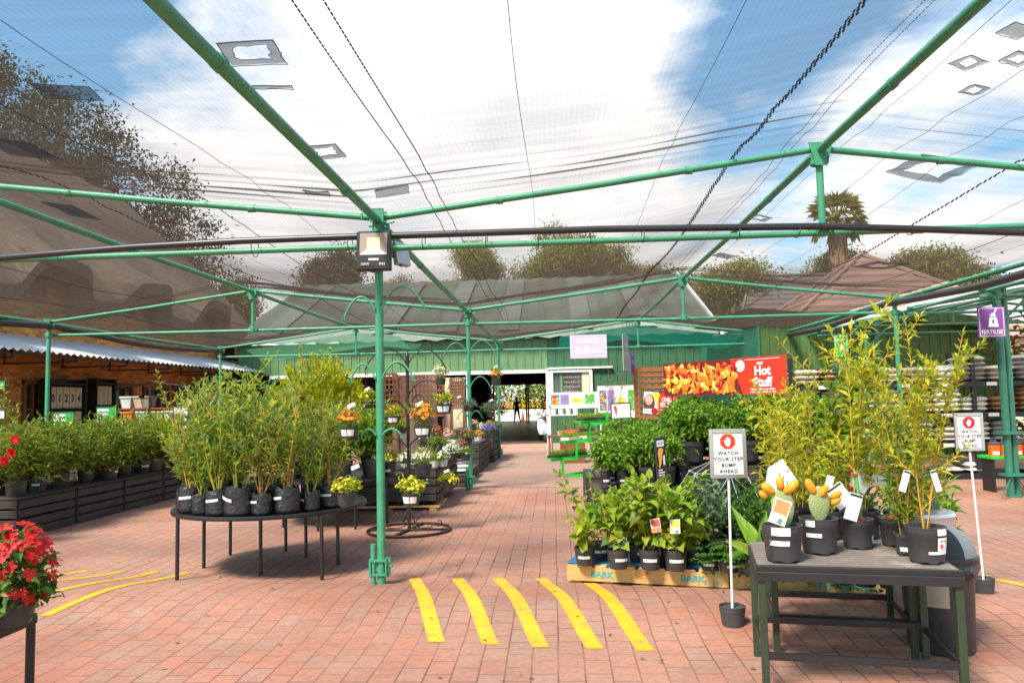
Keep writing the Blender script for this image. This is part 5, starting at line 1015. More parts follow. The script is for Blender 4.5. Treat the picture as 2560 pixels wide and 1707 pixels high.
# ---- signs in the display
def panel(t,name,w,h,mat,frame=None,fw=.012,o=(0,0,0),d=.012):
    x,y,z=o; mb=MB(); mb.box(x-w/2,y,z-h/2,x+w/2,y+d,z+h/2); q=mb.build(name,mat,t)
    if frame:
        mb=MB(); 
        for a in ((x-w/2-fw,z-h/2-fw,x-w/2,z+h/2+fw),(x+w/2,z-h/2-fw,x+w/2+fw,z+h/2+fw),(x-w/2,z-h/2-fw,x+w/2,z-h/2),(x-w/2,z+h/2,x+w/2,z+h/2+fw)): mb.bev(a[0],y-.006,a[1],a[2],y+d+.006,a[3],.002)
        mb.build('frame',frame,t)
    return q
XA,ZA=V3((1,0,0)),V3((0,0,1))
def disc(mb,cx,cz,rx,rz,y,m,n=14,rot=0,t=.0012): 
    c,s=math.cos(rot),math.sin(rot); mb.prism([(cx+c*rx*math.cos(2*PI*i/n)-s*rz*math.sin(2*PI*i/n),cz+s*rx*math.cos(2*PI*i/n)+c*rz*math.sin(2*PI*i/n)) for i in range(n)],(0,y,0),XA,ZA,t,m)
a=D(1660,950,11.0); b=D(1965,935,9.25); ang=math.atan2(b.y-a.y,b.x-a.x); wB=(b-a).length; hB=.455
t=thing('pepper_banner','long red banner with heaped peppers and white Hot Stuff lettering above the chilli plants','banner',(a+b)/2,ang)
t.rotation_euler=(0,-math.atan2(b.z-a.z,wB)*-1*-1,ang)
panel(t,'panel',wB,hB,m_red,None,d=.02)
pc=[M('print_'+n_,c,.5,.08,5) for n_,c in (('orange',(.80,.17,.02)),('amber',(.83,.40,.06)),('yellow',(.85,.62,.05)),('crimson',(.42,.01,.02)),('maroon',(.16,.02,.025)),('pale',(.82,.66,.42)),('greenish',(.35,.45,.08)))]
mb=MB(); rr=random.Random(21); xl=-wB/2; xr=wB*.10
mb.prism([(xl,-hB/2),(xr+.18,-hB/2),(xr-.02,hB/2),(xl,hB/2)],(0,-.003,0),XA,ZA,.001,4)
lay=0
for i in range(170):
    rnd_=rr.random(); x=rr.uniform(xl+.06,xr+.05); z=rr.uniform(-hB/2+.05,hB/2-.05); ro=rr.uniform(0,3.14); lay+=1; y=-.0045-.00009*lay; m_=rr.choice([0,0,0,0,1,1,2,3,3,0])
    c_,s_=math.cos(ro),math.sin(ro); pol=[]; k=18
    if rnd_<.55:      # round lobed pepper
        r0=rr.uniform(.035,.058); z=max(-hB/2+r0*1.2,min(hB/2-r0*1.2,z)); x=max(xl+r0*1.2,x)
        for q in range(k): th=2*PI*q/k; e=r0*(1+.10*math.sin(3*th+ro)-.12*math.cos(th)); pol.append((x+c_*e*math.cos(th)-s_*e*.85*math.sin(th),z+s_*e*math.cos(th)+c_*e*.85*math.sin(th)))
        hl=(r0*.42,r0*.16)
    else:             # bent tapering chilli
        l=rr.uniform(.06,.10); w0=rr.uniform(.016,.024); z=max(-hB/2+l*.9,min(hB/2-l*.9,z)); x=max(xl+l,x); up=[];dn=[]
        for q in range(10): u=q/9; w=w0*(1-u**2.2)**.5*(.7+.3*min(1,u*5)); b_=.25*l*(u*2-1)**2; up.append((l*(2*u-1),b_+w)); dn.append((l*(2*u-1),b_-w))
        pol=[(x+c_*a_-s_*b_,z+s_*a_+c_*b_) for a_,b_ in dn+up[::-1]]; hl=(l*.5,w0*.25)
    mb.prism(pol,(0,y,0),XA,ZA,.00006,m_)
    hx,hz2=x-.012,z+.012; mb.prism([(hx+c_*hl[0]*math.cos(q*PI/5)-s_*hl[1]*math.sin(q*PI/5),hz2+s_*hl[0]*math.cos(q*PI/5)+c_*hl[1]*math.sin(q*PI/5)) for q in range(10)],(0,y-.00007,0),XA,ZA,.00001,5 if m_ in (1,2) else (1 if m_==0 else 0))
    if i%4==0: mb.prism([(x,z),(x+.004,z),(x+.03*c_+.004,z+.03*abs(s_)+.01),(x+.03*c_,z+.03*abs(s_)+.012)],(0,y-.00008,0),XA,ZA,.00001,6)
mb.build('pepper_picture',pc,t)
mb=MB(); y=-.004; X=wB*.335
mb.text('Hot',.155,(X,y,.055),XA,ZA,.001,0,thick=.006); mb.text('Stuff',.155,(X,y,-.085),XA,ZA,.001,0,thick=.006); mb.text('our',.07,(X-.03,y,.155),XA,ZA,.001,0,thick=.002); mb.box(X-.27,y-.001,.198,X+.27,y,.204)
mb.text('Have a nibble of our chillies',.033,(X,y,-.167),XA,ZA,.001,0,thick=.0012); mb.text('ranging from mild to very hot',.033,(X,y,-.200),XA,ZA,.001,0,thick=.0012); disc(mb,wB*.17,.13,.075,.075,y,0,20); mb.build('lettering',m_white,t)
mb=MB(); disc(mb,wB*.165,.13,.04,.035,-.0065,0,12); mb.build('emblem',pc[5],t)
[MB().tube([(q,.03,hB/2-.05),(q,.03,-.96)],.012,6).build('support_pole',m_steel,t) for q in (-wB/2+.12,wB/2-.12)]
# festival sign
a=D(1651,1008,11.6); t=thing('festival_sign','red and yellow chilli festival sign with smiling woman, under the banner end','sign',a,R(-6)); t.rotation_euler=(0,R(5),R(-6))
W_,H_=.50,.33; panel(t,'panel',W_,H_,m_red,m_black,.012)
mb=MB(); y=-.002
mb.prism([(-.25,-.165),(-.03,-.165),(-.03,.165),(-.25,.165)],(0,y,0),XA,ZA,.0005,0); disc(mb,-.07,.11,.055,.05,y-.001,1); mb.prism([(-.09,.1),(-.03,.1),(-.03,-.1),(-.05,-.02)],(0,y-.001,0),XA,ZA,.0005,1)
disc(mb,-.165,-.02,.085,.15,y-.0016,2); disc(mb,-.17,.04,.055,.075,y-.0024,3); disc(mb,-.17,.006,.026,.013,y-.0032,4); disc(mb,-.17,.011,.019,.006,y-.004,0)
for s in (-1,1): disc(mb,-.17+s*.02,.06,.007,.005,y-.0032,2,8)
disc(mb,-.172,.035,.006,.012,y-.0032,6,8); mb.prism([(-.25,-.165),(-.10,-.165),(-.12,-.09),(-.22,-.09)],(0,y-.003,0),XA,ZA,.0005,0); disc(mb,-.08,-.12,.05,.05,y-.0034,5)
mb.build('portrait_picture',[m_white,pc[2],M('hair_brown',(.13,.04,.025),.6,.2,9),M('skin_print',(.72,.42,.30),.6,.06,4),M('lips_red',(.6,.03,.04),.5,.05,4),pc[3],M('skin_shade',(.55,.28,.2),.6,.05,4)],t)
mb=MB(); mb.text('CHILLI',.085,(.105,-.003,.055),XA,ZA,.001,0,thick=.003,sx=.72); mb.text('FESTIVAL',.085,(.105,-.003,-.025),XA,ZA,.001,0,thick=.003,sx=.62); mb.text('here in April & May',.027,(.105,-.003,-.095),XA,ZA,.001,0); mb.build('lettering',m_white,t)
MB().tube([(.0,.03,0),(.0,.03,-.95)],.012,6).build('support_pole',m_steel,t)
# chilli heat card
a=D(1552,1026,10.1); t=thing('heat_card','white card with one red chilli in a black frame on a thin pole','sign',a,0); t.rotation_euler=(0,R(-1.5),0); panel(t,'panel',.235,.185,m_white,m_black,.012)
mb=MB(); pol=[(-.085,.06),(-.07,.066),(-.055,.055),(-.048,.02),(-.052,-.02),(-.06,-.07),(-.064,-.078),(-.068,-.06),(-.075,-.02),(-.08,.015),(-.092,.045)]; mb.prism(pol,(0,-.002,0),XA,ZA,.001,0); mb.build('chilli_picture',m_red,t)
mb=MB(); 
for i in range(6): mb.box(.085,-.003,-.075+.022*i,.092,-.002,-.06+.022*i,min(2,i//2))
mb.build('scale_picture',[m_tagy,m_tago,m_tagr],t); mb=MB()
for z in (.045,.035,.02,.0,-.02): mb.box(-.02,-.003,z,.05-.3*abs(z)*.5,-.0022,z+.003)
mb.build('lettering',M('grey_ink',(.5,.5,.5),.6,.05,3),t); MB().tube([(0,.02,-.09),(0,.02,-.62)],.011,6).build('support_pole',m_black,t)
# tall black sign
a=D(1653,1150,9.2); t=thing('chilli_info_sign','narrow black sign with an orange pepper picture, turned aside among the chilli pots','sign',a,R(38)); t.rotation_euler=(0,R(-3),R(40)); panel(t,'panel',.15,.52,m_ink,m_black,.006)
mb=MB(); mb.box(-.06,-.003,.16,.06,-.002,.235); 
for i,l in enumerate((.07,.11,.10,.05,.08)): mb.box(-.06,-.003,-.12-.03*i,-.06+l,-.002,-.105-.03*i)
mb.build('lettering',m_white,t); mb=MB(); mb.text('HOT',.04,(0,-.0045,.197),XA,ZA,.001,0); mb.build('title',m_ink,t); mb=MB(); mb.prism([(-.05,-.08),(-.03,-.085),(.0,-.03),(.02,.06),(.045,.12),(.02,.145),(-.035,.14),(-.055,.08),(-.04,0)],(0,-.003,0),XA,ZA,.001,0); mb.prism([(.03,-.06),(.06,-.06),(.06,.05),(.03,.05)],(0,-.005,0),XA,ZA,.001,1); mb.build('pepper_picture',[pc[1],m_white],t); MB().tube([(0,.02,-.26),(0,.02,-.42)],.01,6).build('support_pole',m_black,t)
# trellis panels
def lattice(name,label,px0,py0,px1,py1,Y,nx,nz,bw,mat,stand=True,d=.03):
    a=D(px0,py1,Y); b=D(px1,py0,Y); t=thing(name,label,'trellis',((a.x+b.x)/2,Y,0)); w=b.x-a.x; mb=MB(); z0,z1=a.z,b.z
    for i in range(nx+1): x=-w/2+w*i/nx; k=bw*(1.6 if i in (0,nx) else 1); mb.box(x-k/2,-d,z0,x+k/2,0,z1)
    for i in range(nz+1): z=z0+(z1-z0)*i/nz; k=bw*(1.6 if i in (0,nz) else 1); mb.box(-w/2,-d-.012,z-k/2,w/2,-d-.0005,z+k/2)
    mb.build('lattice',mat,t)
    if stand: mb=MB(); mb.box(-w/2-.02,.001,0,-w/2+.04,.05,z1); mb.box(w/2-.04,.001,0,w/2+.02,.05,z1); mb.build('stand_post',mat,t)
    return t
lattice('trellis_panel','rust brown wooden trellis behind the festival sign',1592,922,1672,1043,13.4,5,8,.045,m_trell)
lattice('trellis_panel','dark brown wooden trellis panel behind the basket stand',1003,938,1108,1040,23,11,8,.045,m_brown); lattice('trellis_panel','dark brown trellis left of the basket stand pole',945,935,993,1040,23.5,5,8,.045,m_brown)
lattice('trellis_panel','cream backed trellis between the second post and the shop door',1126,945,1158,1010,24,6,8,.03,m_brown); tag(MB().box(-3.42,24.05,0,-2.78,24.09,2.3).build('cream_board',m_cream),'cream board standing behind the trellis by the shop door','board')
tag(MB().box(-5.0,23.6,0,-3.6,23.66,2.4).build('display_board',M('display_taupe',(.2,.15,.13),.7,.2,2)),'dark taupe display board behind the brown trellis panels','board')
lattice('trellis_panel','small brown trellis under the right end of the banner',1885,985,1975,1010,12.6,9,3,.02,m_brown)
# premium boards
def premium(label,px0,py0,px1,py1,Y):
    a=D(px0,py1,Y); b=D(px1,py0,Y); w,h=b.x-a.x,b.z-a.z; t=thing('plant_poster',label,'poster',((a.x+b.x)/2,Y,(a.z+b.z)/2)); panel(t,'panel',w,h,m_white,m_offw,.015,d=.03); mb=MB(); rr=random.Random(int(px0)); 
    def tile(x0,x1,cols,bgm,n):
        mb.box(x0*w,-.003,-.28*h,x1*w,-.002,.38*h,bgm); q=0
        for _ in range(n): q+=1; disc(mb,rr.uniform(x0+.03,x1-.03)*w,rr.uniform(-.24,.32)*h,.022*w,.022*w,-.0035-q*.0002,rr.choice(cols),8,t=.0001)
    tile(-.47,-.29,(0,1,2,3),4,40); tile(-.27,-.09,(5,5,5,6),5,30); tile(.25,.45,(6,6,7),6,26); disc(mb,.08*w,-.02*h,.12*w,.17*h,-.004,2,24)
    mb.build('picture',[pc[0],pc[3],pc[2],pc[1],m_tagb,M('print_lilac',(.36,.18,.55),.5,.1,4),M('print_leaf',(.10,.38,.05),.5,.2,4),M('print_mint',(.4,.6,.4),.5,.1,4)],t)
    mb=MB(); mb.text('PREMIUM',.055*w,(.08*w,-.003,.36*h),XA,ZA,.001,0,space=1.5); mb.text('SELECTION',.045*w,(.08*w,-.003,.25*h),XA,ZA,.001,0,space=1.5); mb.build('lettering',M('grey_ink',(.5,.5,.5)),t); mb=MB(); mb.text('Vegetables',.03*w,(.08*w,-.0065,-.02*h),XA,ZA,.001,0,); mb.build('badge_text',L_deep,t)
    [MB().box(q-.02,.031,-h/2-a.z,q+.02,.07,h/2).build('support_post',m_offw,t) for q in (-w/2+.05,w/2-.05)]
premium('white poster board of seedling pictures by the shop window',1374,980,1492,1020,21.5); premium('larger white poster board of seedling pictures beside the rust trellis',1497,964,1594,1044,18.5)
# step stand with seed trays
S0=G(1408,1192); t=thing('step_stand','bright green zigzag step stand with seedling trays','plant stand',(S0.x,S0.y,0),R(6)); m_br=M('bright_green_paint',(.015,.50,.04),.4,.12,4)
mb=MB(); zp=[(0,0),(0,.36),(.28,.36),(.28,.70),(.55,.70),(.55,1.04),(.92,1.04),(.92,1.28)]
for (x,z),(x2,z2) in zip(zp,zp[1:]): mb.beam((x,0,z),(x2,0,z2),.05,.05,up=(0,1,0))
mb.beam((.92,0,.0),(.92,0,1.1),.05,.05,up=(0,1,0)); mb.beam((0,0,.03),(.95,-.12,.03),.05,.05); mb.beam((0,0,.03),(.85,.9,.03),.045,.045); mb.beam((.8,.9,0),(.8,.9,.5),.05,.05,up=(0,1,0)); 
mb.build('zigzag_frame',m_br,t)
TR=[]
for k,(x,z) in enumerate(((.02,.38),(.30,.72),(.62,1.10))):
    mb=MB(); mb.beam((x-.28,-.1,z),(x+.75,.95,z),.24,.02); mb.beam((x-.28,-.23,z-.02),(x+.78,.8,z-.02),.03,.06); mb.build('shelf_board',m_br,t); TR.append((x,z))
MB().lathe([(.05,0),(.07,.0),(.07,.05),(.05,.05)],8,(0,0,-.0)).build('foot_block',M('foot_brick',(.45,.25,.2),.8,.2,8),t)
c6,s6=math.cos(R(6)),math.sin(R(6)); r_=random.Random(44)
for k,(x,z) in enumerate(TR):
    for q in range(2):
        f=.18+.42*q; lx,ly=x-.28+1.03*f,-.1+1.05*f; wx,wy=S0.x+c6*lx-s6*ly,S0.y+s6*lx+c6*ly
        o=thing('seedling_tray','tray of grassy seedlings at the %s end of the green stand\'s %s step'%(('near','far')[q],('lowest','middle','top')[k]),'seed tray',(wx,wy,z+.012),R(51),'seedling trays on the green step stand')
        mb=MB(); mb.bev(-.24,-.1,0,.24,.1,.05,.006); mb.build('tray',m_offw if (k==1) else m_black,o); mb=MB()
        for _ in range(420): mb.leaf((r_.uniform(-.23,.23),r_.uniform(-.1,.1),.05),(r_.gauss(0,.25),r_.gauss(0,.25),1),r_.uniform(.05,.12),.012,droop=.1)
        mb.build('seedlings',L_grass,o)
# stock table behind the stand
t=thing('stock_table','pale legged stock table of pots and seedlings by the white door post','table',(.35,20.6,0)); MB().bev(-.55,-.3,.55,.75,.3,.6,.005).build('tabletop',m_brown,t)
for x in (-.5,.7):
    for y in (-.25,.25): MB().box(x-.03,y-.03,0,x+.03,y+.03,.55).build('leg',m_trell,t)
t=thing('stock_crate','dark wooden crate under the terracotta bowl behind the green stand','crate',(.42,19.0,0)); MB().bev(-.3,-.25,0,.3,.25,.548,.006).build('crate_box',m_brown,t)
t=thing('stock_shelf','white shelf of small black and white pots under the seedling poster','shelf',(.5,21.3,0)); mb=MB(); mb.box(-.7,-.15,1.1,.9,.15,1.13); mb.build('board',m_offw,t); mb=MB(); mb.box(-.72,-.15,0,-.66,.15,1.5); mb.box(.86,-.15,0,.92,.15,1.5); mb.build('upright',m_offw,t)
for k in range(4):
    o=thing('small_pot','white small pot, %s along the white shelf by the door post'%ORD[k],'pot',(-.02+.2*k,21.25,1.132),0,'small pots on the white shelf'); pot(o,.075,.06,.15,m_white)
for k,(x,y,z,mat,rr_,hh,lab,fo) in enumerate(((.15,20.4,.6,M('straw_flower',(.6,.5,.2),.8,.3,12),.1,.12,'straw coloured seedling pot at the left of the stock table',L_dull),(.72,20.3,.6,m_black,.12,.16,'black pot of bright green seedlings on the stock table',L_grass),(.92,20.7,.6,m_black,.1,.14,'small green plant at the right corner of the stock table',L_lime),(.42,19.0,.55,M('terracotta',(.62,.17,.06),.8,.15,6),.2,.24,'orange terracotta bowl of seedlings behind the green stand',L_grass))):
    o=thing('potted_plant',lab,'potted plant',(x,y,z)); pot(o,rr_,rr_*.8,hh,mat); bushy(random.Random(600+k),rr_*1.2,rr_*1.6,160,.06,.015,hh*.9,14).build('foliage',fo,o)
t=thing('olive_sapling','thin grey leaved sapling in a white pot beside the green stand','sapling',(1.35,17.3,0)); pot(t,.2,.15,1.0,wh); ms,ml=stemmy(random.Random(71),3,1.25,.04,.3,.06,.014,.05,.9,br=4,bare=.5,sr=.012); ms.build('stems',S_br,t); ml.build('foliage',L_dull,t)
# ================================================================ warning signs
def warn(label,px,py,Y,w,basepx,potlab,rz=0,red=(.62,.05,.02),oct_=True):
    c=D(px,py,Y); h=w*1.34; t=thing('warning_sign',label,'sign',c,rz,'watch your step signs')
    g_=G(*basepx); g_.z=0
    t.rotation_euler=(0,0,rz); fw=w*.105
    panel(t,'panel',w-2*fw,h-2*fw,m_white,m_alu,fw,d=.006)
    mr=m_red if oct_ else M('crimson_print',(.55,.005,.03),.5,.05,4); mb=MB(); o=[(math.cos(PI/8+PI/4*i),math.sin(PI/8+PI/4*i)) for i in range(8)]
    s=w*.215; cz=h*.245
    mb.prism([(x*s*1.1,z*s*1.1+cz) for x,z in o],(0,-.002,0),XA,ZA,.0005,2); mb.prism([(x*s,z*s+cz) for x,z in o],(0,-.003,0),XA,ZA,.0005,0)
    q=s*.72; y=-.0045
    hand=[(-.28,-.85),(.22,-.85),(.42,-.45),(.50,0),(.52,.42),(.40,.42),(.36,.08),(.33,.10),(.31,.66),(.18,.68),(.16,.1),(.12,.1),(.08,.80),(-.06,.80),(-.08,.1),(-.12,.1),(-.18,.66),(-.31,.64),(-.30,-.05),(-.50,.22),(-.66,.20),(-.55,-.18),(-.38,-.60)]
    mb.prism([(x*q,z*q+cz) for x,z in hand],(0,y,0),XA,ZA,.0005,1); mb.build('stop_hand',[mr,m_white,M('pale_red',(.8,.5,.42),.5,.05,4)],t)
    mb=MB()
    for i,wd in enumerate(('WATCH','YOUR STEP','BUMP','AHEAD')): mb.text(wd,w*.14,(0,-.002,h*.005-i*h*.122),XA,ZA,.001,0,thick=.0005,space=1.12)
    mb.build('lettering',m_ink,t)
    base=g_-c; base=Matrix.Rotation(-rz,3,'Z')@base
    mb=MB(); mb.tube([(0,.012,-h/2+.0),(base.x,base.y,base.z+.10)],.0085,8); mb.build('pole',m_offw,t,smooth=True)
    o=thing('concrete_pot',potlab,'pot',(g_.x,g_.y,0),0,'concrete filled pots holding the warning signs'); pot(o,.082*w/.235,.065*w/.235,.155*w/.235,m_pot,soil=False,lobed=True); mb=MB(); mb.lathe([(.001,.135*w/.235),(.077*w/.235,.135*w/.235)],18); mb.f=mb.f[:-2]; mb.m=mb.m[:-2]; mb.build('concrete_fill',M('concrete',(.55,.38,.26),.9,.2,12,bump=.3),o)
g_=G(1833,1575); warn('watch your step sign in front of the berry plants, nearest to the walkway',1820,1133,g_.y,.245,(1833,1575),'black concrete filled pot holding the sign on the bricks by the bench')
g_=G(2462,1492); warn('watch your step sign behind the rubbish bin, in front of the shelves',2423,1079,g_.y,.215,(2462,1492),'grey concrete filled pot holding the sign behind the bin',0,oct_=False)
# ================================================================ benches and pots
BA=math.atan2(-.16,.97); 
def bench(label,org,w,d,h):
    t=thing('slatted_bench',label,'bench',org,BA,'black slatted steel benches'); mb=MB(); n=int(d/.06)
    for i in range(n): mb.bev(.004,.03+i*(d-.05)/n,h-.022,w-.004,.03+(i+1)*(d-.05)/n-.017,h,.004)
    mb.build('slatted_top',M('worn_grey_slats',(.15,.122,.108),.65,.45,5,bump=.3,dirt=((.26,.21,.18),5,.57)),t)
    mb=MB(); mb.bev(-.005,-.012,h-.075,w+.005,.018,h-.028,.004); mb.bev(-.005,.0,h-.027,w+.005,.026,h+.001,.004); mb.bev(-.005,d-.02,h-.07,w+.005,d,h-.026,.004); mb.bev(-.006,.019,h-.07,.02,d-.021,h-.026,.004); mb.bev(w-.02,.019,h-.07,w+.006,d-.021,h-.026,.004); mb.build('apron',m_steel,t)
    for x in (.02,w-.02):
        for y in (.02,d-.03): MB().bev(x-.019,y-.019,0,x+.019,y+.019,h-.076,.003).build('leg',M('bench_green_black',(.028,.043,.022),.45,.4,4),t)
    mb=MB(); mb.beam((.04,.02,.215),(w-.04,.02,.215),.03,.034); mb.beam((.04,d-.03,.215),(w-.04,d-.03,.215),.03,.034); mb.beam((.02,.04,.20),(.02,d-.05,.20),.012,.036); mb.beam((w-.02,.04,.20),(w-.02,d-.05,.20),.012,.036); mb.build('stretcher',m_steel,t); return t
A0=G(1893,1413,.672); A1=G(2408,1427,.672); wA=(A1-A0).length; BA=math.atan2(A1.y-A0.y,A1.x-A0.x)
bench('front black slatted bench carrying the cactus pots',(A0.x,A0.y,0),wA,.72,.672)
bv=V3((-math.sin(BA),math.cos(BA),0)); bu=V3((math.cos(BA),math.sin(BA),0)); B0=V3((A0.x,A0.y,0))+bv*.735+bu*.12
bench('rear black slatted bench behind the cactus bench',B0,wA-.16,.62,.66)
ZB=.674
m_cact=M('cactus_skin',(.30,.34,.14),.65,.25,7,bump=.4,bscale=120,dirt=((.33,.33,.20),30,.66)); m_fig=M('cactus_fruit',(.72,.20,.012),.5,.45,14,isl=((.78,.30,.012),(.66,.12,.02)),bump=.3,bscale=60)
def pad(mb,c,w,h,th,rz,tilt=0):
    n,k=16,10; vv=[];ff=[]; rot=Matrix.Rotation(rz,3,'Z')@Matrix.Rotation(tilt,3,'Y')
    for i in range(k+1):
        a=i/k; z=h*a; f=math.sin(PI*(a*.93+.06))**.62*(.78+.3*a)
        for j in range(n): t=2*PI*j/n; vv.append(V3(c)+rot@V3((w/2*f*math.cos(t),th/2*f*math.sin(t)*1.0,z)))
    for i in range(k):
        for j in range(n): ff.append((i*n+j,i*n+(j+1)%n,(i+1)*n+(j+1)%n,(i+1)*n+j))
    ff.append(tuple(range(n-1,-1,-1))); ff.append(tuple(range(k*n,k*n+n))); mb.add(vv,ff)
def cactus(label,px,py,rp_,padw,padh,figs,tagp,labs):
    c=G(px,py,ZB); t=thing('cactus_plant',label,'cactus',(c.x,c.y,ZB),0,'prickly pear cacti on the front bench'); h=rp_*1.86; pot(t,rp_,rp_*.86,h,m_pot,label=labs,lobed=True)
    mb=MB(); pad(mb,(.01,0,h*.86),padw,padh,.028,.1); mb.build('pad',m_cact,t,smooth='all')
    for (x,z,rx,rz,ro) in figs: mb=MB(); mb.ball((x,-.005,z),rx*.92,rx*.86,rz*.9,12,8,rot=Matrix.Rotation(ro,3,'Y')); mb.build('fruit',m_fig,t,smooth='all')
    if tagp: ptag(t,tagp[0],tagp[1],tagp[2],tagp[3],(m_tagp,m_tago))
    return t
cactus('prickly pear cactus with orange fruit and a picture tag at the bench corner',1959,1400,.101,.135,.225,((-.065,.375,.027,.046,-.9),(.0,.405,.024,.042,.0),(.062,.385,.026,.05,.75),(-.093,.345,.02,.03,-.7),(.03,.37,.018,.03,.3)),((-.05,-.07,.20),.088,.135,-.36),((FRONT-.35,.95,.76,.98),(FRONT-.45,1.05,.48,.62)))
cactus('prickly pear cactus with orange fruit in a dusty grooved pot',2050,1380,.102,.132,.20,((-.035,.36,.027,.055,-.45),(.035,.335,.024,.045,.6),(.10,.312,.022,.04,1.2),(.10,.28,.022,.036,1.0)),None,((FRONT-.75,.5,.80,.98),(FRONT-.6,.85,.50,.62)))
m_stake=M('green_stake',(.06,.42,.14),.5,.15,6); m_tie=M('red_tie',(.75,.03,.02),.5,.1,6)
def sapling(label,px,py,rp_,kind,seed,stake=None,labs=(),zt=ZB,tagsp=(),hh=1.0,mat=None,sc=1.,stemc=S_or,grp='potted saplings on the benches',hpot=None):
    c=G(px,py,zt); t=thing('potted_sapling',label,'potted sapling',(c.x,c.y,zt),0,grp); h=hpot or rp_*1.86; pot(t,rp_,rp_*.84,h,m_pot,label=labs,lobed=True); r_=random.Random(seed)
    if kind=='tall': ms,ml=stemmy(r_,2,hh,.015,.10,.062,.017,.016,h*.85,br=5,brl=.26,droop=.1,bare=.32,sr=.007,el=.6)
    if kind=='fan': ms,ml=stemmy(r_,5,hh,.02,.15,.044,.013,.013,h*.85,br=8,brl=.27,droop=.1,bare=.30,sr=.005,el=.55)
    if kind=='thin': ms,ml=stemmy(r_,6,hh,.05,.16,.05,.013,.02,h*.85,br=4,brl=.3,droop=.25,bare=.15,sr=.004)
    if kind=='broad': ms,ml=stemmy(r_,2,hh,.02,.14,.085,.028,.022,h*.85,br=3,brl=.3,droop=.2,bare=.3,sr=.006,big=True)
    ms.build('stems',stemc,t); ml.build('foliage',mat or L_pom,t)
    if stake: mb=MB(); mb.tube([(stake[0],-.02,h*.85),(stake[1],-.03,h+stake[2])],.009,8); mb.build('stake',m_stake,t); mb=MB()
    if stake:
        for f in (.06,.55,.98): x=stake[0]+(stake[1]-stake[0])*f; z=h*.9+stake[2]*f; mb.ball((x-.008,-.03,z),.020,.016,.009,8,5); mb.box(x-.03,-.034,z-.004,x+.012,-.026,z+.006)
        mb.build('tie',m_tie,t)
    for ti,(x,z,w,hg,tl,red) in enumerate(tagsp):
        mb=MB(); ax=V3((math.cos(tl),0,math.sin(tl)));ay=V3((-math.sin(tl),0,math.cos(tl))); o=V3((x,-.07-.013*ti,z)); mb.prism([(-w/2,-hg/2),(w/2,-hg/2),(w/2,hg/2),(-w/2,hg/2)],o,ax,ay,.002,0)
        if red: mb.prism([(-w*.45,-hg*.46),(w*.45,-hg*.46),(w*.45,hg*.1),(-w*.2,hg*.3),(-w*.45,hg*.05)],o+V3((0,-.004,0)),ax,ay,.001,1)
        else: mb.prism([(-w*.45,hg*.40),(w*.45,hg*.40),(w*.45,hg*.47),(-w*.45,hg*.47)],o+V3((0,-.004,0)),ax,ay,.001,2)
        mb.build('plant_tag',[m_white,m_tagr,m_ink],t)
    return t
sapling('slender sapling tied to a green stake in the round pot beside the cacti',2145,1368,.088,'tall',701,(.02,.0,.27),((FRONT+.9,.3,.30,.45),),tagsp=((-.11,.30,.10,.13,.6,0),(-.045,.24,.075,.15,-.3,0)),hh=1.02)
sapling('bushy fan shaped sapling with an apple sticker on its pot',2318,1403,.098,'fan',702,None,((FRONT+.45,.62,.80,.98),(FRONT+.25,1.15,.28,.36),(FRONT+.48,.66,.36,.74)),tagsp=((-.12,.42,.035,.11,-.3,0),(.03,.42,.03,.11,.25,0)),hh=1.06)
mb=MB(); o_=[o for o in bpy.data.objects if o.get('label','').startswith('bushy fan')][0]
th0=FRONT+.48; pp=V3((math.cos(th0)*.0945,math.sin(th0)*.0945,.106)); ax=V3((-math.sin(th0),math.cos(th0),0)); mb.prism([(.012*math.cos(a*.6),.011*math.sin(a*.6)) for a in range(10)],pp+ax*-.012+V3((0,0,-.015))+pp.normalized()*.004,ax,ZA,.001); mb.prism([(-.02,.006),(.024,.006),(.024,.012),(-.02,.012)],pp+pp.normalized()*.004,ax,ZA,.001); mb.build('apple_sticker',m_tagr,o_)
sapling('yellow leaved sapling with green stake behind the stake tied one',2240,1362,.085,'tall',703,(-.02,-.045,.30),(),tagsp=((.06,.30,.085,.16,.35,1),),hh=.92,mat=L_pom)
sapling('sapling with green stake and two white tags behind the stake tied one',2132,1338,.09,'broad',704,(.0,.01,.26),(),tagsp=((.05,.34,.105,.13,-.65,0),(.16,.37,.10,.13,-.5,0)),hh=.95,mat=L_lance)
sapling('second small black pot with thin red tied stems in front of the silver tub',2268,1385,.062,'thin',705,None,((FRONT-.6,.8,.2,.4),),hh=.62,mat=L_olive)
sapling('small black pot squeezed behind the apple sticker pot',2290,1384,.07,'thin',706,None,(),hh=.78,mat=L_olive,tagsp=((.0,.10,.03,.045,0,0),))
p=B0
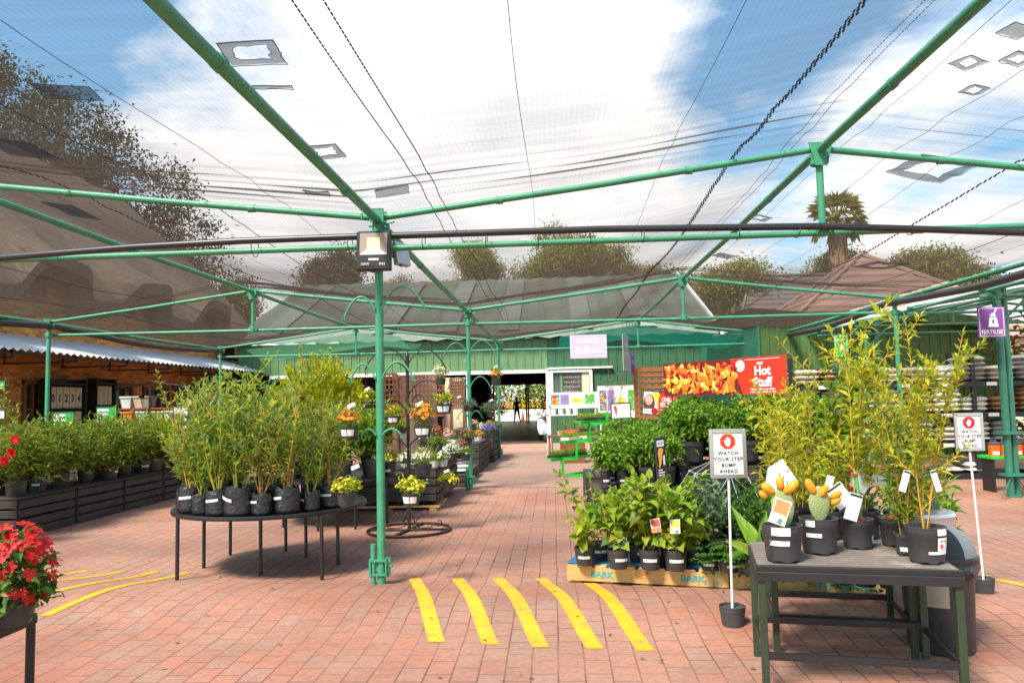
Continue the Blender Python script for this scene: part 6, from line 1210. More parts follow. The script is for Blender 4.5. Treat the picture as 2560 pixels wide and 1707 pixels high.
for k,(u,v,kind,hh,mat,lab,tg) in enumerate(((.10,.12,'thin',.78,L_pom,'thin stemmed yellow sapling behind the first cactus',((-.02,.40,.11,.16,.55,0),(-.09,.36,.07,.15,-.2,0))),(.22,.36,'thin',.95,L_pom,'tall thin yellow sapling at the left of the rear bench',()),(.36,.15,'thin',.75,L_pom,'yellow sapling between the two cacti on the rear bench',((-.02,.33,.045,.13,-.3,0),)),(.58,.2,'broad',1.08,L_pom,'tall broad leaved yellow sapling in the middle of the rear bench',()),(.78,.2,'tall',1.12,L_pom,'tall yellow sapling at the right of the rear bench',()))):
    c=B0+bu*u+bv*v; rr_=.088; t=thing('potted_sapling',lab,'potted sapling',(c.x,c.y,.662),0,'potted saplings on the benches'); pot(t,rr_,rr_*.84,.17,m_pot,lobed=True); r_=random.Random(720+k)
    if kind=='broad': ms,ml=stemmy(r_,3,hh,.02,.14,.085,.026,.026,.15,br=3,brl=.3,droop=.2,bare=.3,sr=.006,big=True)
    elif kind=='tall': ms,ml=stemmy(r_,2,hh,.02,.12,.07,.02,.016,.15,br=5,brl=.28,droop=.15,bare=.3,sr=.006)
    else: ms,ml=stemmy(r_,6,hh,.05,.20,.055,.013,.022,.15,br=3,brl=.28,droop=.2,bare=.15,sr=.004)
    ms.build('stems',S_or,t); ml.build('foliage',mat,t)
    for ti,(x,z,w,hg,tl,red) in enumerate(tg):
        mb=MB(); ax=V3((math.cos(tl),0,math.sin(tl)));ay=V3((-math.sin(tl),0,math.cos(tl))); mb.prism([(-w/2,-hg/2),(w/2,-hg/2),(w/2,hg/2),(-w/2,hg/2)],V3((x,-.1-.013*ti-.004*k,z)),ax,ay,.002); mb.build('plant_tag',m_white,t)
# taller green plants between the benches and the display
for k,(px,py,Y,hh,mat,lab) in enumerate(((2075,1000,6.1,1.35,L_chil,'tall green leafy sapling behind the rear bench'),(1960,1020,6.3,1.15,L_pom,'yellow green feathery sapling rising in front of the banner'))):
    c=D(px,py,Y); t=thing('potted_sapling',lab,'potted sapling',(c.x,Y,.165 if c.x<2.6 else 0),0,'tall saplings between bench and display'); pot(t,.12,.1,.22,m_black); ms,ml=stemmy(random.Random(760+k),5,hh,.04,.16,.07,.022,.02,.18,br=5,brl=.32,droop=.2,bare=.22,sr=.006); ms.build('stems',S_or,t); ml.build('foliage',mat,t)
# bin, tub, plant behind the bin
c=G(2362,1640); t=thing('rubbish_bin','black rubbish bin with grey domed lid beside the right end of the benches','bin',(c.x+.05,c.y+.14,0)); t.scale=(1.1,1.1,.87)
MB().lathe([(.155,0),(.165,.02),(.185,.60),(.188,.62),(.18,.62)],30).build('body',m_black,t,smooth=True)
mb=MB(); r_=random.Random(1); n=34; vv=[]
for i,(rr_,z) in enumerate(((.187,.52),(.205,.535),(.215,.57),(.206,.61),(.195,.635))):
    for j in range(n): a=2*PI*j/n; q=rr_*(1+(.05 if i<3 else .02)*math.sin(5*a+i)+r_.uniform(-.02,.02)*(1 if i<3 else .4)); vv.append((q*math.cos(a),q*math.sin(a),z+(r_.uniform(-.03,.03) if i==0 else 0)))
mb.add(vv,[(i*n+j,i*n+(j+1)%n,(i+1)*n+(j+1)%n,(i+1)*n+j) for i in range(4) for j in range(n)]); mb.build('bin_liner',m_bag,t,smooth='all')
MB().lathe([(.196,.60),(.208,.605),(.212,.64),(.20,.655)],30).build('lid_rim',M('lid_black',(.03,.03,.033),.4,.2,5),t,smooth=True)
def dome(a0,a1,r0,h0,nm,mt):
    mb=MB(); n,k=20,10; vv=[]
    for i in range(k+1):
        e=PI/2*i/k
        for j in range(n+1): a=a0+(a1-a0)*j/n; vv.append((r0*math.cos(e)**.85*math.cos(a),r0*math.cos(e)**.85*math.sin(a),.65+h0*math.sin(e)))
    mb.add(vv,[(i*(n+1)+j,i*(n+1)+j+1,(i+1)*(n+1)+j+1,(i+1)*(n+1)+j) for i in range(k) for j in range(n)]); mb.build(nm,mt,t,smooth='all')
dome(-PI*.40,PI*.55,.198,.20,'lid_dome',M('lid_grey',(.30,.30,.30),.8,.08,5,spec=.1)); dome(PI*.55,PI*1.60,.199,.201,'lid_flap',M('lid_slate',(.04,.045,.055),.7,.1,5,spec=.12)); mb=MB(); 
for k in range(9): a=-2.35+k*.07; mb.add([(.181*math.cos(a),.181*math.sin(a),.33),(.181*math.cos(a+.07),.181*math.sin(a+.07),.33),(.187*math.cos(a+.07),.187*math.sin(a+.07),.52),(.187*math.cos(a),.187*math.sin(a),.52)],[(0,1,2,3)])
mb.build('faded_label',M('faded_label',(.40,.32,.24),.8,.4,9),t)
c=D(2312,1250,5.35); t=thing('silver_tub','ribbed galvanised silver tub with dark lid panel behind the small pots','tub',(c.x,5.45,0)); t.scale=(.78,.78,1.03); MB().lathe([(.24,0),(.25,.28),(.265,.32),(.255,.36),(.27,.42),(.26,.47),(.275,.54),(.285,.60),(.275,.66),(.285,.70),(.275,.72)],34).build('tub',m_galv,t,smooth=True)
MB().lathe([(.0,.70),(.26,.70)],24).build('soil',m_soil,t); mb=MB(); mb.prism([(-.2,0),(.12,0),(.05,.3),(-.16,.36)],(.1,.1,.72),(1,0,0),(0,.3,.95),.02); mb.build('glass_panel',M('dark_pane',(.03,.05,.06),.12,.1,3,spec=.7),t); bushy(random.Random(90),.24,.25,260,.07,.02,.7,20).build('foliage',L_lance,t)
c=D(2392,1300,5.9); t=thing('potted_plant','dark green bushy potted plant standing behind the silver tub','potted plant',(c.x,6.35,0)); pot(t,.14,.11,.3,m_black); ms,ml=stemmy(random.Random(91),9,.62,.05,.42,.12,.03,.03,.26,br=2,droop=.35,bare=.1,big=True); ms.build('stems',S_gr,t); ml.build('foliage',L_chil,t); mb=MB(); mb.prism([(-.01,0),(.01,0),(.01,.09),(-.01,.09)],(.02,-.3,.55),(1,0,0),(-.4,0,.9),.002); mb.build('plant_tag',m_white,t)
# ================================================================ fertiliser shelves
SY=14.4; t=thing('storage_rack','long black storage rack stacked with bags of soil and fertiliser','rack',(7.4,SY,0)); ZL=(.10,.64,1.16,1.70)
for z in ZL: MB().bev(-3.2,-.42,z-.09,3.6,.42,z,.004).build('shelf_board',m_steel,t)
for x in (-3.15,-1.7,.0,1.75,3.5):
    for y in (-.38,.4): MB().box(x-.035,y-.03,0,x+.035,y+.03,2.25).build('upright',m_steel,t)
MB().box(-3.2,-.44,-.0,3.6,-.40,.02).build('base_rail',m_steel,t); MB().box(-3.2,.40,1.95,3.6,.43,2.0).build('back_rail',m_steel,t)
for z in ZL[1:]:
    for x in (-2.6,-1.2,-.5,.3,1.1,1.95,2.9): MB().box(x-.09,-.425,z-.075,x+.09,-.4205,z-.015).build('shelf_label',m_white,t)
bm_=[M('bag_white',(.78,.75,.72),.4,.08,7,dirt=((.42,.34,.27),3,.62)),M('bag_cream',(.58,.52,.45),.4,.1,7,dirt=((.3,.33,.3),4,.6)),M('bag_grey',(.36,.37,.36),.4,.15,5,dirt=((.6,.58,.55),4,.55)),M('bag_brown',(.42,.24,.12),.4,.15,6),M('bag_green',(.03,.22,.10),.35,.2,5)]
proto=[cushion(MB(),0,0,0,.47,.64,.098).build('soil_bag',b_,smooth='all',loc=(0,0,-50)) for b_ in bm_]
cn=('white','cream','grey','brown','green'); usedb=set(); rnd.seed(77)
def bag(kind,loc,rz,label,grp):
    p=proto[kind]
    if kind not in usedb: usedb.add(kind); o=p
    else: o=p.copy(); COL.objects.link(o)
    o.location=loc; o.rotation_euler=(0,0,rz); o.scale=(1,1,1); return tag(o,label,'bag',grp)
lev=('bottom','lower middle','upper middle','top')
for li,z in enumerate(ZL):
    x=4.55; j=0
    while x<10.8 and j<14:
        kd=rnd.choice([0,0,1,1,2,3] if li else [3,0,2,1]); nn=rnd.randint(3,5) if li!=0 else rnd.randint(1,2)
        if x>8.9 and li==3: kd=4; nn=2
        if not(li==0 and (j%3==1)) and not (li==1 and j%5==3):
            for q in range(nn): bag(kd,(x+rnd.uniform(-.015,.015),SY-.08+rnd.uniform(-.02,.02),z+.003+.088*q),rnd.uniform(-.05,.05),'%s bag, %s from bottom, %s stack from the left, %s shelf'%(cn[kd],ORD[q],(ORD+['thirteenth','fourteenth'])[j],lev[li]),'bags on the storage rack')
        x+=.485; j+=1
t=thing('display_box','pale blue and white carton beside the white bags on the top shelf','box',(7.02,SY-.2,1.703)); MB().bev(-.14,-.1,0,.14,.1,.3,.004).build('carton',M('carton_blue',(.6,.66,.72),.5,.08,5),t); MB().box(-.12,-.103,.03,.12,-.1005,.17).build('print',m_tagb,t)
t=thing('bottle_stand','small bright green stand of orange jerrycans by the right canopy post','stand',(D(2510,1130,12.3).x,12.3,0)); MB().bev(-.3,-.2,.5,.5,.2,.54,.004).build('board',m_br,t)
for x in (-.25,.45): MB().box(x-.02,-.15,0,x+.02,.15,.5).build('leg',m_steel,t)
for k in range(4):
    o=thing('jerrycan','orange jerrycan with dark top, %s from the left on the bright green stand'%ORD[k],'jerrycan',(t.location.x-.2+.165*k,12.2,.542),0,'orange jerrycans'); mb=MB(); mb.bev(-.07,-.05,0,.07,.05,.17,.015); mb.build('body',M('jerry_orange',(.75,.13,.01),.4,.1,5),o); mb=MB(); mb.bev(-.07,-.05,.171,.07,.05,.215,.02); mb.tube([(0.02,0,.21),(.02,0,.25)],.022,8); mb.tube([(-.05,0,.21),(-.04,0,.24),(.0,0,.235)],.01,6); mb.build('top',M('jerry_top',(.07,.08,.09),.3,.1,5),o); MB().box(-.05,-.0525,.02,.05,-.0505,.07).build('label',m_white,o)
# ================================================================ hanging signs
def hang(name,label,px,py,Y,w,h,mat,rz,top,words,ts,mt=m_white):
    c=D(px,py,Y); t=thing(name,label,'hanging sign',c,rz); panel(t,'panel',w,h,mat,None,d=.012); mb=MB(); b=.012
    for a in ((-w/2+.02,-h/2+.02,w/2-.02,-h/2+.026),(-w/2+.02,h/2-.026,w/2-.02,h/2-.02),(-w/2+.02,-h/2+.026,-w/2+.026,h/2-.026),(w/2-.026,-h/2+.026,w/2-.02,h/2-.026)): mb.box(a[0],-.003,a[1],a[2],-.002,a[3])
    for wd,z in words: mb.text(wd,ts,(0,-.003,z),XA,ZA,.001,0,thick=ts*.012,sx=.85)
    mb.build('lettering',mt,t); mb=MB()
    for x in (-w*.36,w*.36): mb.tube([(x,.005,h/2),(x,.005,top-c.z)],.003,4)
    mb.build('hanging_wire',m_wire,t); return t
m_lil=M('sign_lilac',(.62,.47,.62),.5,.05,4); m_pur=M('sign_purple',(.16,.045,.24),.5,.05,4); m_sgr=M('sign_green',(.02,.38,.07),.5,.08,4)
t=hang('hanging_sign','pale lilac edibles sign hanging above the walkway',1471,866,13.45,.64,.41,m_lil,0,2.9,(('EDIBLES',.09),),.13); mb=MB()
for x,k in ((-.18,0),(-.03,1),(.1,2),(.2,3)):
    if k==0: mb.prism([(-.06,-.06),(.06,-.06),(.05,.0),(-.05,.0)],(x,-.004,-.07),XA,ZA,.001); disc(mb,x+.0,-.045,.05,.03,-.005,0,10)
    if k==1:
        for q in (-.035,0,.035): mb.prism([(-.012,-.07),(.012,-.07),(.018,.03),(.0,.055),(-.018,.03)],(x+q,-.004,-.07),XA,ZA,.001)
    if k==2: disc(mb,x,-.09,.032,.035,-.004,0,10); disc(mb,x+.015,-.03,.012,.02,-.004,0,8)
    if k==3: mb.prism([(0,.06),(.03,-.01),(.02,-.06),(-.02,-.06),(-.03,-.01)],(x-.02,-.004,-.07),XA,ZA,.001); mb.box(x+.03,-.005,-.13,x+.036,-.004,-.0)
mb.build('icon',m_white,t)
t=hang('hanging_sign','purple fertilise sign hanging beside the right canopy post',2479,805,11.3,.37,.44,m_pur,R(-4),2.98,(('FERTILISE',-.145),),.082); mb=MB(); mb.prism([(-.07,-.08),(.07,-.08),(.055,.0),(.05,.05),(-.05,.05),(-.055,.0)],(0.02,-.004,.01),XA,ZA,.001); mb.prism([(-.045,0),(.045,0),(.03,.035),(0,.055),(-.03,.035)],(.02,-.004,.075),XA,ZA,.001); mb.prism([(-.008,0),(.008,0),(.04,.07),(.02,.075)],(.04,-.006,.12),XA,ZA,.001); mb.build('icon',m_white,t); mb=MB(); mb.prism([(0,-.03),(.018,.0),(.01,.035),(-.01,.035),(-.018,0)],(.02,-.0065,.0),XA,ZA,.001); mb.build('leaf_icon',m_pur,t)
t=hang('hanging_sign','green organics sign hanging above the saplings',2103,865,15.2,.25,.43,m_sgr,R(-18),2.95,(('ORGANICS',.12),),.055); mb=MB(); mb.prism([(-.03,-.1),(.03,-.1),(.03,.0),(.01,.03),(.01,.06),(-.01,.06),(-.01,.03),(-.03,.0)],(0,-.004,0),XA,ZA,.001); mb.build('icon',m_white,t)
hang('hanging_sign','grey sign turned almost edge on, hanging right of the edibles sign',1565,882,13.2,.62,.62,M('sign_greyblue',(.33,.36,.36),.5,.1,4),R(76),2.93,(('HERBS',.12),('& SPICE',-.03)),.12); hang('hanging_sign','small purple and white sign turned edge on beside the grey one',1582,912,13.8,.30,.36,m_pur,R(70),2.9,(('VEG',.05),),.1)
# ================================================================ stock along the brick house
def rack(label,Y0,Y1,z0,z1,rows,cols,kind):
    t=thing('wall_rack',label,'rack',(-12.05,(Y0+Y1)/2,0)); w=Y1-Y0; mb=MB(); 
    for y in (-w/2,w/2-.04): mb.box(-.12,y,0,.1,y+.04,z1+.12)
    for r_ in range(rows+1): z=z0+(z1-z0)*r_/rows; mb.box(-.12,-w/2+.041,z-.03,.1,w/2-.041,z)
    mb.box(-.15,-w/2,.0,-.121,w/2,z1+.12); mb.build('frame',m_steel,t); hh=(z1-z0)/rows
    n=0
    for r_ in range(rows):
        for c_ in range(cols):
            y=-w/2+.08+(w-.16)*(c_+.5)/cols; z=z0+(z1-z0)*(rows-1-r_)/rows; cw=(w-.16)/cols*.44; o=MB(); o.box(-.02,y-cw,z+.002,.02,y+cw,z+hh*.86); 
            q=o.build('tile',M('sand_tile',(.58,.46,.30),.7,.2,9),t)
            if kind=='num': MB().text(str(n%10),.26,(.0215,y,z+hh*.39),(0,1,0),(0,0,1),.001,0,thick=.008).build('numeral',m_ink,q)
            n+=1
    return t
yy=lambda px:12.0*1920/(1385-px)
rack('black rack of sand coloured house number tiles against the brick wall',yy(82),yy(180),1.0,2.2,2,5,'num'); rack('black rack of plain sand coloured slabs right of the house numbers',yy(206),yy(258),.5,2.25,3,4,''); rack('black rack of sand coloured slabs at the far end of the brick wall',yy(478),yy(540),.8,2.2,2,4,'')
p=D(362,1060,15.4); t=thing('pot_shelf','rust brown shelf of pale square planters in front of the brick house','shelf',(p.x,15.4,0)); m_rust=M('rust_steel',(.28,.07,.03),.7,.3,7)
for z in (.95,1.25,1.56): MB().box(-.47,-.2,z-.03,.9,.2,z).build('board',m_rust,t)
mb=MB(); 
for x in (-.47,.2,.87): mb.box(x-.02,-.2,0,x+.02,-.16,2.0); mb.box(x-.02,.16,0,x+.02,.2,2.0)
mb.build('upright',m_steel,t); mb=MB(); mb.add([(-.52,-.25,1.98),(.2,-.25,2.08),(.95,-.25,1.98),(-.52,.25,1.98),(.2,.25,2.08),(.95,.25,1.98)],[(0,1,4,3),(1,2,5,4)]); mb.build('canopy',m_steel,t)
for k,(x,z,mt,lab) in enumerate(((-.33,1.56,wh,'white square planter at the left of the top board'),(-.05,1.56,m_cream,'cream square planter second on the top board'),(.1,1.56,M('taupe_pot',(.3,.24,.2),.7,.1,5),'taupe planter right of the cream one on the top board'),(-.3,1.25,M('orange_pot',(.7,.2,.03),.6,.1,5),'orange planter on the middle board'),(.02,1.25,wh,'white square planter on the middle board'),(.33,1.25,m_cream,'cream planter on the middle board'),(.6,1.25,wh,'white planter at the right of the middle board'),(.2,.95,wh,'large white planter on the lowest board'),(.52,.95,wh,'large white planter at the right of the lowest board'))):
    o=thing('planter','%s of the rust shelf'%lab,'planter',(p.x+x,15.35,z+.002),0,'planters on the rust shelf'); mb=MB(); a,b,h_=.085,.125,.24; mb.add([(-a,-a,0),(a,-a,0),(a,a,0),(-a,a,0),(-b,-b,h_),(b,-b,h_),(b,b,h_),(-b,b,h_)],[(3,2,1,0),(0,1,5,4),(1,2,6,5),(2,3,7,6),(3,0,4,7)]); mb.box(-b-.01,-b-.01,h_-.03,b+.01,-b,h_); mb.box(-b-.01,b,h_-.03,b+.01,b+.01,h_); mb.box(-b-.01,-b,h_-.03,-b,b,h_); mb.box(b,-b,h_-.03,b+.01,b,h_); mb.build('planter_body',mt,o)
def info(label,px0,py0,px1,py1,Y,kind):
    a=D(px0,py1,Y);b=D(px1,py0,Y); w,h=b.x-a.x,b.z-a.z; t=thing('info_sign',label,'sign',((a.x+b.x)/2,Y,(a.z+b.z)/2),0); panel(t,'panel',w,h,m_sgr if kind=='g' else m_white,m_black,.01)
    mb=MB()
    if kind=='g':
        mb.box(-w*.47,-.003,h*.30,w*.10,-.002,h*.42,0); mb.box(-w*.47,-.003,h*.14,w*.12,-.002,h*.25,0); mb.box(-w*.47,-.003,0,-w*.2,-.002,h*.08,0); mb.prism([(-w*.49,-h*.49),(w*.45,-h*.49),(w*.2,-h*.36),(-w*.1,-h*.25),(-w*.1,-h*.12),(-w*.49,-h*.1)],(0,-.002,0),XA,ZA,.0008,0); disc(mb,w*.28,-h*.06,w*.16,h*.2,-.004,1,12); disc(mb,w*.36,-h*.0,w*.08,h*.12,-.0055,2,10); mb.text('FOR',h*.14,(-w*.25,-.0045,-h*.2),XA,ZA,.0006,3); mb.text('SHADE',h*.13,(-w*.22,-.0045,-h*.36),XA,ZA,.0006,3)
    elif kind=='p': mb.box(-w*.48,-.003,-h*.48,-w*.38,-.002,h*.2,4); mb.prism([(-w*.48,-h*.48),(w*.3,-h*.48),(-w*.1,-h*.2),(-w*.48,-h*.15)],(0,-.0035,0),XA,ZA,.0008,5); disc(mb,0,h*.1,w*.2,h*.2,-.003,6,12)
    else: disc(mb,-w*.1,0,w*.2,h*.2,-.003,1 if kind=='w' else 5,10); mb.box(-w*.48,-.003,h*.3,-w*.3,-.002,h*.48,5)
    mb.build('print',[m_white,M('print_leaf',(.1,.38,.05)),pc[2],m_ink,M('print_magenta',(.6,.05,.3),.5,.1,4),pc[0],M('print_grey',(.5,.55,.55),.5,.1,4)],t); MB().tube([(0,.02,-h/2),(0,.02,-h/2-.9)],.012,6).build('stake',m_steel,t)
info('green information sign behind the second left post pole, among the dark shrubs',132,1030,184,1092,12.4,'g'); info('green and white information sign in front of the slab rack',241,1017,291,1072,13.6,'g'); info('white sign with magenta edge behind the round table plants',434,1017,470,1076,13.2,'p'); info('white sign between the table plants and the brick house, under the far left post',558,1003,586,1046,14.5,'w'); info('white and red sign behind the tallest table plants',630,1014,668,1042,14.5,'r'); info('small green sign at the left edge above the shrubs',-30,953,12,972,9.6,'g'); info('white sign low at the left edge of the shrub row',-30,1026,11,1046,9.4,'w'); info('white green sign behind the right side of the table plants',702,1030,728,1062,13.5,'w')
t=thing('garden_statue','small pale stone bottle shaped ornament by the brick wall','ornament',(D(460,1010,22).x,22,0)); MB().lathe([(.2,0),(.22,.6),(.2,1.1),(.12,1.5),(.08,1.62),(0,1.64)],14).build('ornament',m_cream,t,smooth=True)
t=thing('bird_bath','pale stone bird bath in front of the orange framed window','bird bath',(D(327,990,20).x,20,0)); MB().lathe([(.22,0),(.22,.08),(.1,.2),(.08,1.5),(.12,1.6),(.3,1.72),(.3,1.76),(.0,1.72)],16).build('bath',m_cream,t,smooth=True)
# ================================================================ people, scooter, cone
def person(label,loc,rz,J,cloth,skin,seed,hat=None,hold=None,scale=1.):
    t=thing('person',label,'person',loc,rz); t.scale=(scale,)*3
    V=[];E=[];Rd=[]; ix={}
    def add(nm,p,r,par=None):
        ix[nm]=len(V); V.append(p); Rd.append(r); 
        if par: E.append((ix[par],ix[nm]))
    add('pel',(0,0,.95),.135); add('waist',(0,0,1.08),.125,'pel'); add('chest',(0,.01,1.28),.145,'waist'); add('neckb',(0,0,1.44),.075,'chest'); add('neck',J.get('neck',(0,-.01,1.52)),.055,'neckb'); add('head',J.get('head',(0,-.02,1.62)),.092,'neck'); add('crown',tuple(V3(J.get('head',(0,-.02,1.62)))+V3((0,0,.08))),.075,'head')
    for s,nm in ((-1,'l'),(1,'r')):
        add(nm+'sh',(s*.17,0,1.40),.062,'chest'); add(nm+'el',J[nm+'el'],.042,nm+'sh'); add(nm+'wr',J[nm+'wr'],.029,nm+'el'); add(nm+'pm',J[nm+'pm'],.033,nm+'wr')
        add(nm+'hip',(s*.095,0,.88),.098,'pel'); add(nm+'kn',J[nm+'kn'],.062,nm+'hip'); add(nm+'an',J[nm+'an'],.043,nm+'kn'); a=V3(J[nm+'an']); add(nm+'to',(a.x*1.04,a.y-.13,.035),.038,nm+'an')
    me=bpy.data.meshes.new('body'); me.from_pydata(V,E,[]); o=bpy.data.objects.new('body',me); COL.objects.link(o); m1=o.modifiers.new('s','SKIN'); 
    for i,sv in enumerate(me.skin_vertices[0].data): sv.radius=(Rd[i],Rd[i]*(.78 if i in (0,1,2) else 1)); sv.use_root=(i==0)
    o.modifiers.new('u','SUBSURF').levels=2; dg=bpy.context.evaluated_depsgraph_get(); m2=bpy.data.meshes.new_from_object(o.evaluated_get(dg)); bpy.data.objects.remove(o)
    mb=MB(); mb.add([v.co for v in m2.vertices],[tuple(p.vertices) for p in m2.polygons])
    for nm in 'lr':   # fingers: four unequal, curled, and a thumb from the side of the palm
        pm=V3(J[nm+'pm']); d=(pm-V3(J[nm+'wr'])).normalized(); sd=d.cross(V3((0,1,.2))).normalized(); b_=d.cross(sd)
        for q,l in enumerate((.062,.072,.068,.052)): o_=pm+sd*((q-1.5)*.019)+d*.015; mb.tube([o_,o_+d*l*.5+b_*.008,o_+d*l*.85+b_*.028],.0085,6,r2=.006)
        mb.tube([pm+sd*-.03,pm+sd*-.05+d*.03+b_*.012,pm+sd*-.045+d*.055+b_*.02],.0095,6,r2=.007)
    hd=V3(J.get('head',(0,-.02,1.62))); mb.ball(hd+V3((0,-.10,.0)),.013,.02,.02,8,5); 
    for s in (-1,1): mb.ball(hd+V3((s*.092,.0,.0)),.014,.022,.032,8,5)
    bo=mb.build('body',[skin,cloth[0],cloth[1],m_black],t,smooth='all'); wl=V3(J['lwr']),V3(J['rwr']),V3(J['lpm']),V3(J['rpm'])
    for p in bo.data.polygons:
        c=V3(p.center); k=0
        if c.z<.10: k=3
        elif c.z<1.0 and abs(c.x)<.3: k=2
        elif c.z<1.45: k=1
        if abs(c.x)<.205 and abs(c.y)<.13 and c.z>.9: pass
        elif min((c-w).length for w in wl)<.16 or (cloth[2] and any((c-(V3(J[n_+'wr']).lerp(V3(J[n_+'el']),.5))).length<.17 for n_ in 'lr')): k=0
        p.material_index=k
    for s in (-1,1): MB().ball(hd+V3((s*.034,-.086,.015)),.011,.008,.007,8,5).build('eye',m_ink,t)
    MB().ball(hd+V3((0,-.083,-.052)),.026,.012,.008,8,5).build('mouth',M('lips_red',(.6,.03,.04)),t)
    mb=MB(); mb.ball(hd+V3((0,.018,.055)),.102,.108,.088,14,8); mb.build('hair' if not hat else 'cap',hat or M('dark_hair',(.012,.009,.008),.6,.3,9),t,smooth='all')
    if hat: MB().prism([(-.08,0),(.08,0),(.07,.1),(-.07,.1)],hd+V3((0,-.08,.05)),(1,0,0),(0,-1,-.15),.008).build('cap_peak',hat,t)
    if hold: mb=MB(); q=V3(J['rpm']); mb.bev(q.x-.035,q.y-.06,q.z-.02,q.x+.035,q.y-.05,q.z+.12,.003); mb.build('phone',m_ink,t)
    return t
navy=M('navy_cloth',(.035,.042,.08),.85,.2,8); dkj=M('dark_trousers',(.018,.017,.02),.85,.2,8); sk=M('brown_skin',(.20,.085,.045),.5,.12,8)
q=D(1293,1056,53.4); person('person in dark clothes standing with hand on hip inside the glass doors',(q.x,53.3,0),R(200),dict(lel=(-.36,.06,1.18),lwr=(-.20,.0,1.02),lpm=(-.15,-.02,.99),rel=(.24,.03,1.12),rwr=(.22,-.03,.88),rpm=(.22,-.05,.80),lkn=(-.15,-.02,.5),lan=(-.24,.02,.08),rkn=(.14,-.03,.5),ran=(.2,.02,.08)),(navy,dkj,False),sk,1)
q=D(2108,1000,6.9); person('person in navy cap and dark clothes holding a phone behind the tall saplings',(q.x-.02,6.9,0),R(65),dict(head=(0,-.07,1.60),neck=(0,-.04,1.52),rel=(.24,-.1,1.18),rwr=(.1,-.33,1.30),rpm=(.07,-.38,1.36),lel=(-.27,-.02,1.12),lwr=(-.16,-.28,1.05),lpm=(-.12,-.34,1.04),lkn=(-.1,-.03,.5),lan=(-.1,.03,.08),rkn=(.11,-.02,.5),ran=(.12,.02,.08)),(navy,dkj,True),sk,2,hat=M('navy_cap',(.015,.04,.12),.7,.15,8),hold=True,scale=1.06)
q=G(1357,1108); t=thing('motor_scooter','mint and white motor scooter parked inside the hall by the door post','scooter',(q.x,28.7,0),R(10)); mint=M('mint_paint',(.22,.42,.37),.3,.08,4,coat=.4)
mb=MB(); n=9; vv=[]
for i in range(n+1):
    z=.28+.62*i/n; w=.16+.07*math.sin(PI*i/n)
    for j in range(7): u=j/3-1; vv.append((w*u,-.28+.10*u*u+.10*(i/n),z))
mb.add(vv,[(i*7+j,i*7+j+1,(i+1)*7+j+1,(i+1)*7+j) for i in range(n) for j in range(6)]); mb.build('leg_shield',m_white,t,smooth='all')
for y in (-.55,.62): 
    mb=MB(); mb.lathe([(.10,-.05),(.22,-.05),(.24,0),(.22,.05),(.10,.05)],20); m2=MB(); m2.add([(z,y+x,.24+yy_) for x,yy_,z in mb.v],mb.f); w_=m2.build('wheel',m_black,t,smooth='all')
mb=MB(); mb.ball((0,-.55,.36),.10,.28,.17,14,8); mb.build('front_mudguard',mint,t,smooth='all'); mb=MB(); mb.ball((0,.45,.5),.2,.45,.26,14,8); mb.box(-.14,-.2,.26,.14,.3,.32); mb.build('rear_body',mint,t,smooth='all'); mb=MB(); mb.ball((0,.35,.80),.14,.38,.07,12,6); mb.build('seat',M('seat_brown',(.06,.03,.02),.5,.2,5),t,smooth='all')
mb=MB(); mb.tube([(-.32,-.18,1.02),(-.1,-.25,.98),(.1,-.25,.98),(.32,-.18,1.02)],.022,8); mb.ball((0,-.27,.97),.12,.10,.09,12,7); mb.build('handlebar',mint,t,smooth='all'); MB().ball((0,-.37,.98),.07,.03,.07,12,6).build('headlight',m_white,t,smooth='all')
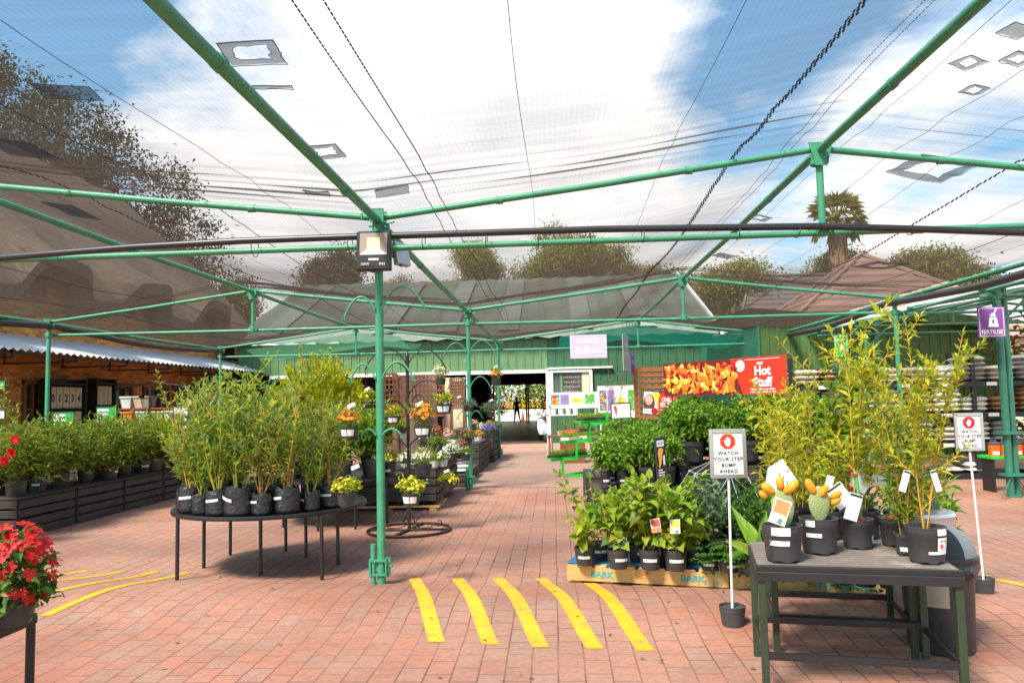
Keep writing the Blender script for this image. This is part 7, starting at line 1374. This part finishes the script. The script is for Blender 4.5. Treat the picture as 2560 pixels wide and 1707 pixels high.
for s in (-1,1): mb=MB(); mb.tube([(s*.2,-.22,1.02),(s*.28,-.2,1.22)],.007,6); mb.ball((s*.29,-.2,1.25),.055,.02,.04,10,6); mb.build('mirror',m_black,t,smooth='all')
q=D(1307,1040,56.5); t=thing('traffic_cone','orange traffic cone on the road outside the glass doors','traffic cone',(q.x,56.5,.012)); MB().lathe([(.17,0.03),(.13,.1),(.04,.75),(.03,.76)],14).build('cone',M('cone_orange',(.75,.16,.02),.5,.08,4),t,smooth=True); MB().box(-.2,-.2,0,.2,.2,.03).build('base',M('cone_orange',(.75,.16,.02)),t)
r_=random.Random(55)
for k,(x,y,h_,mt) in enumerate(((-2.9,33,1.9,L_deep),(-2.7,36,1.6,L_deep),(-2.75,30.5,1.3,L_deep),(-.15,31.5,2.1,L_deep))):
    t=thing('indoor_plant','dark leafy plant standing in the dim hall, %s'%('tallest on the left side','second on the left side','nearest on the left side','behind the scooter')[k],'potted plant',(x,y,0)); pot(t,.22,.17,.4,m_black); bushy(r_,.4,h_-.4,260,.18,.06,.4,20).build('foliage',mt,t)
mb=MB(); r_=random.Random(99)      # bits of dry leaf and soil fallen on the bricks
for _ in range(380):
    x,y=r_.uniform(-4.5,3.2),r_.uniform(3.2,12)
    if r_.random()<.5: x,y=r_.choice(((-3+r_.gauss(0,.8),7.3+r_.gauss(0,.8)),(1.4+r_.gauss(0,1),6.1+r_.gauss(0,.5)),(1.8+r_.gauss(0,.6),4.4+r_.gauss(0,.5)),(-1.4+r_.gauss(0,.5),11+r_.gauss(0,1)),(-5.9+r_.gauss(0,.4),10.5+r_.gauss(0,1.5))))
    a=r_.uniform(0,6.28); l=r_.uniform(.015,.055); mb.leaf((x,y,hz_(x,y)+.006),(math.cos(a),math.sin(a),.08),l,l*r_.uniform(.3,.6),fold=.3,droop=.0)
o=mb.build('leaf_litter',M('dry_litter',(.10,.06,.035),.9,.3,9,isl=((.28,.17,.06),(.06,.04,.03),(.3,.26,.06)))); o['kind']='stuff'
for o in list(bpy.data.objects):          # prototypes that were never placed
    if o.parent is None and o.location.z<-40:
        for c in list(o.children): bpy.data.objects.remove(c)
        bpy.data.objects.remove(o)
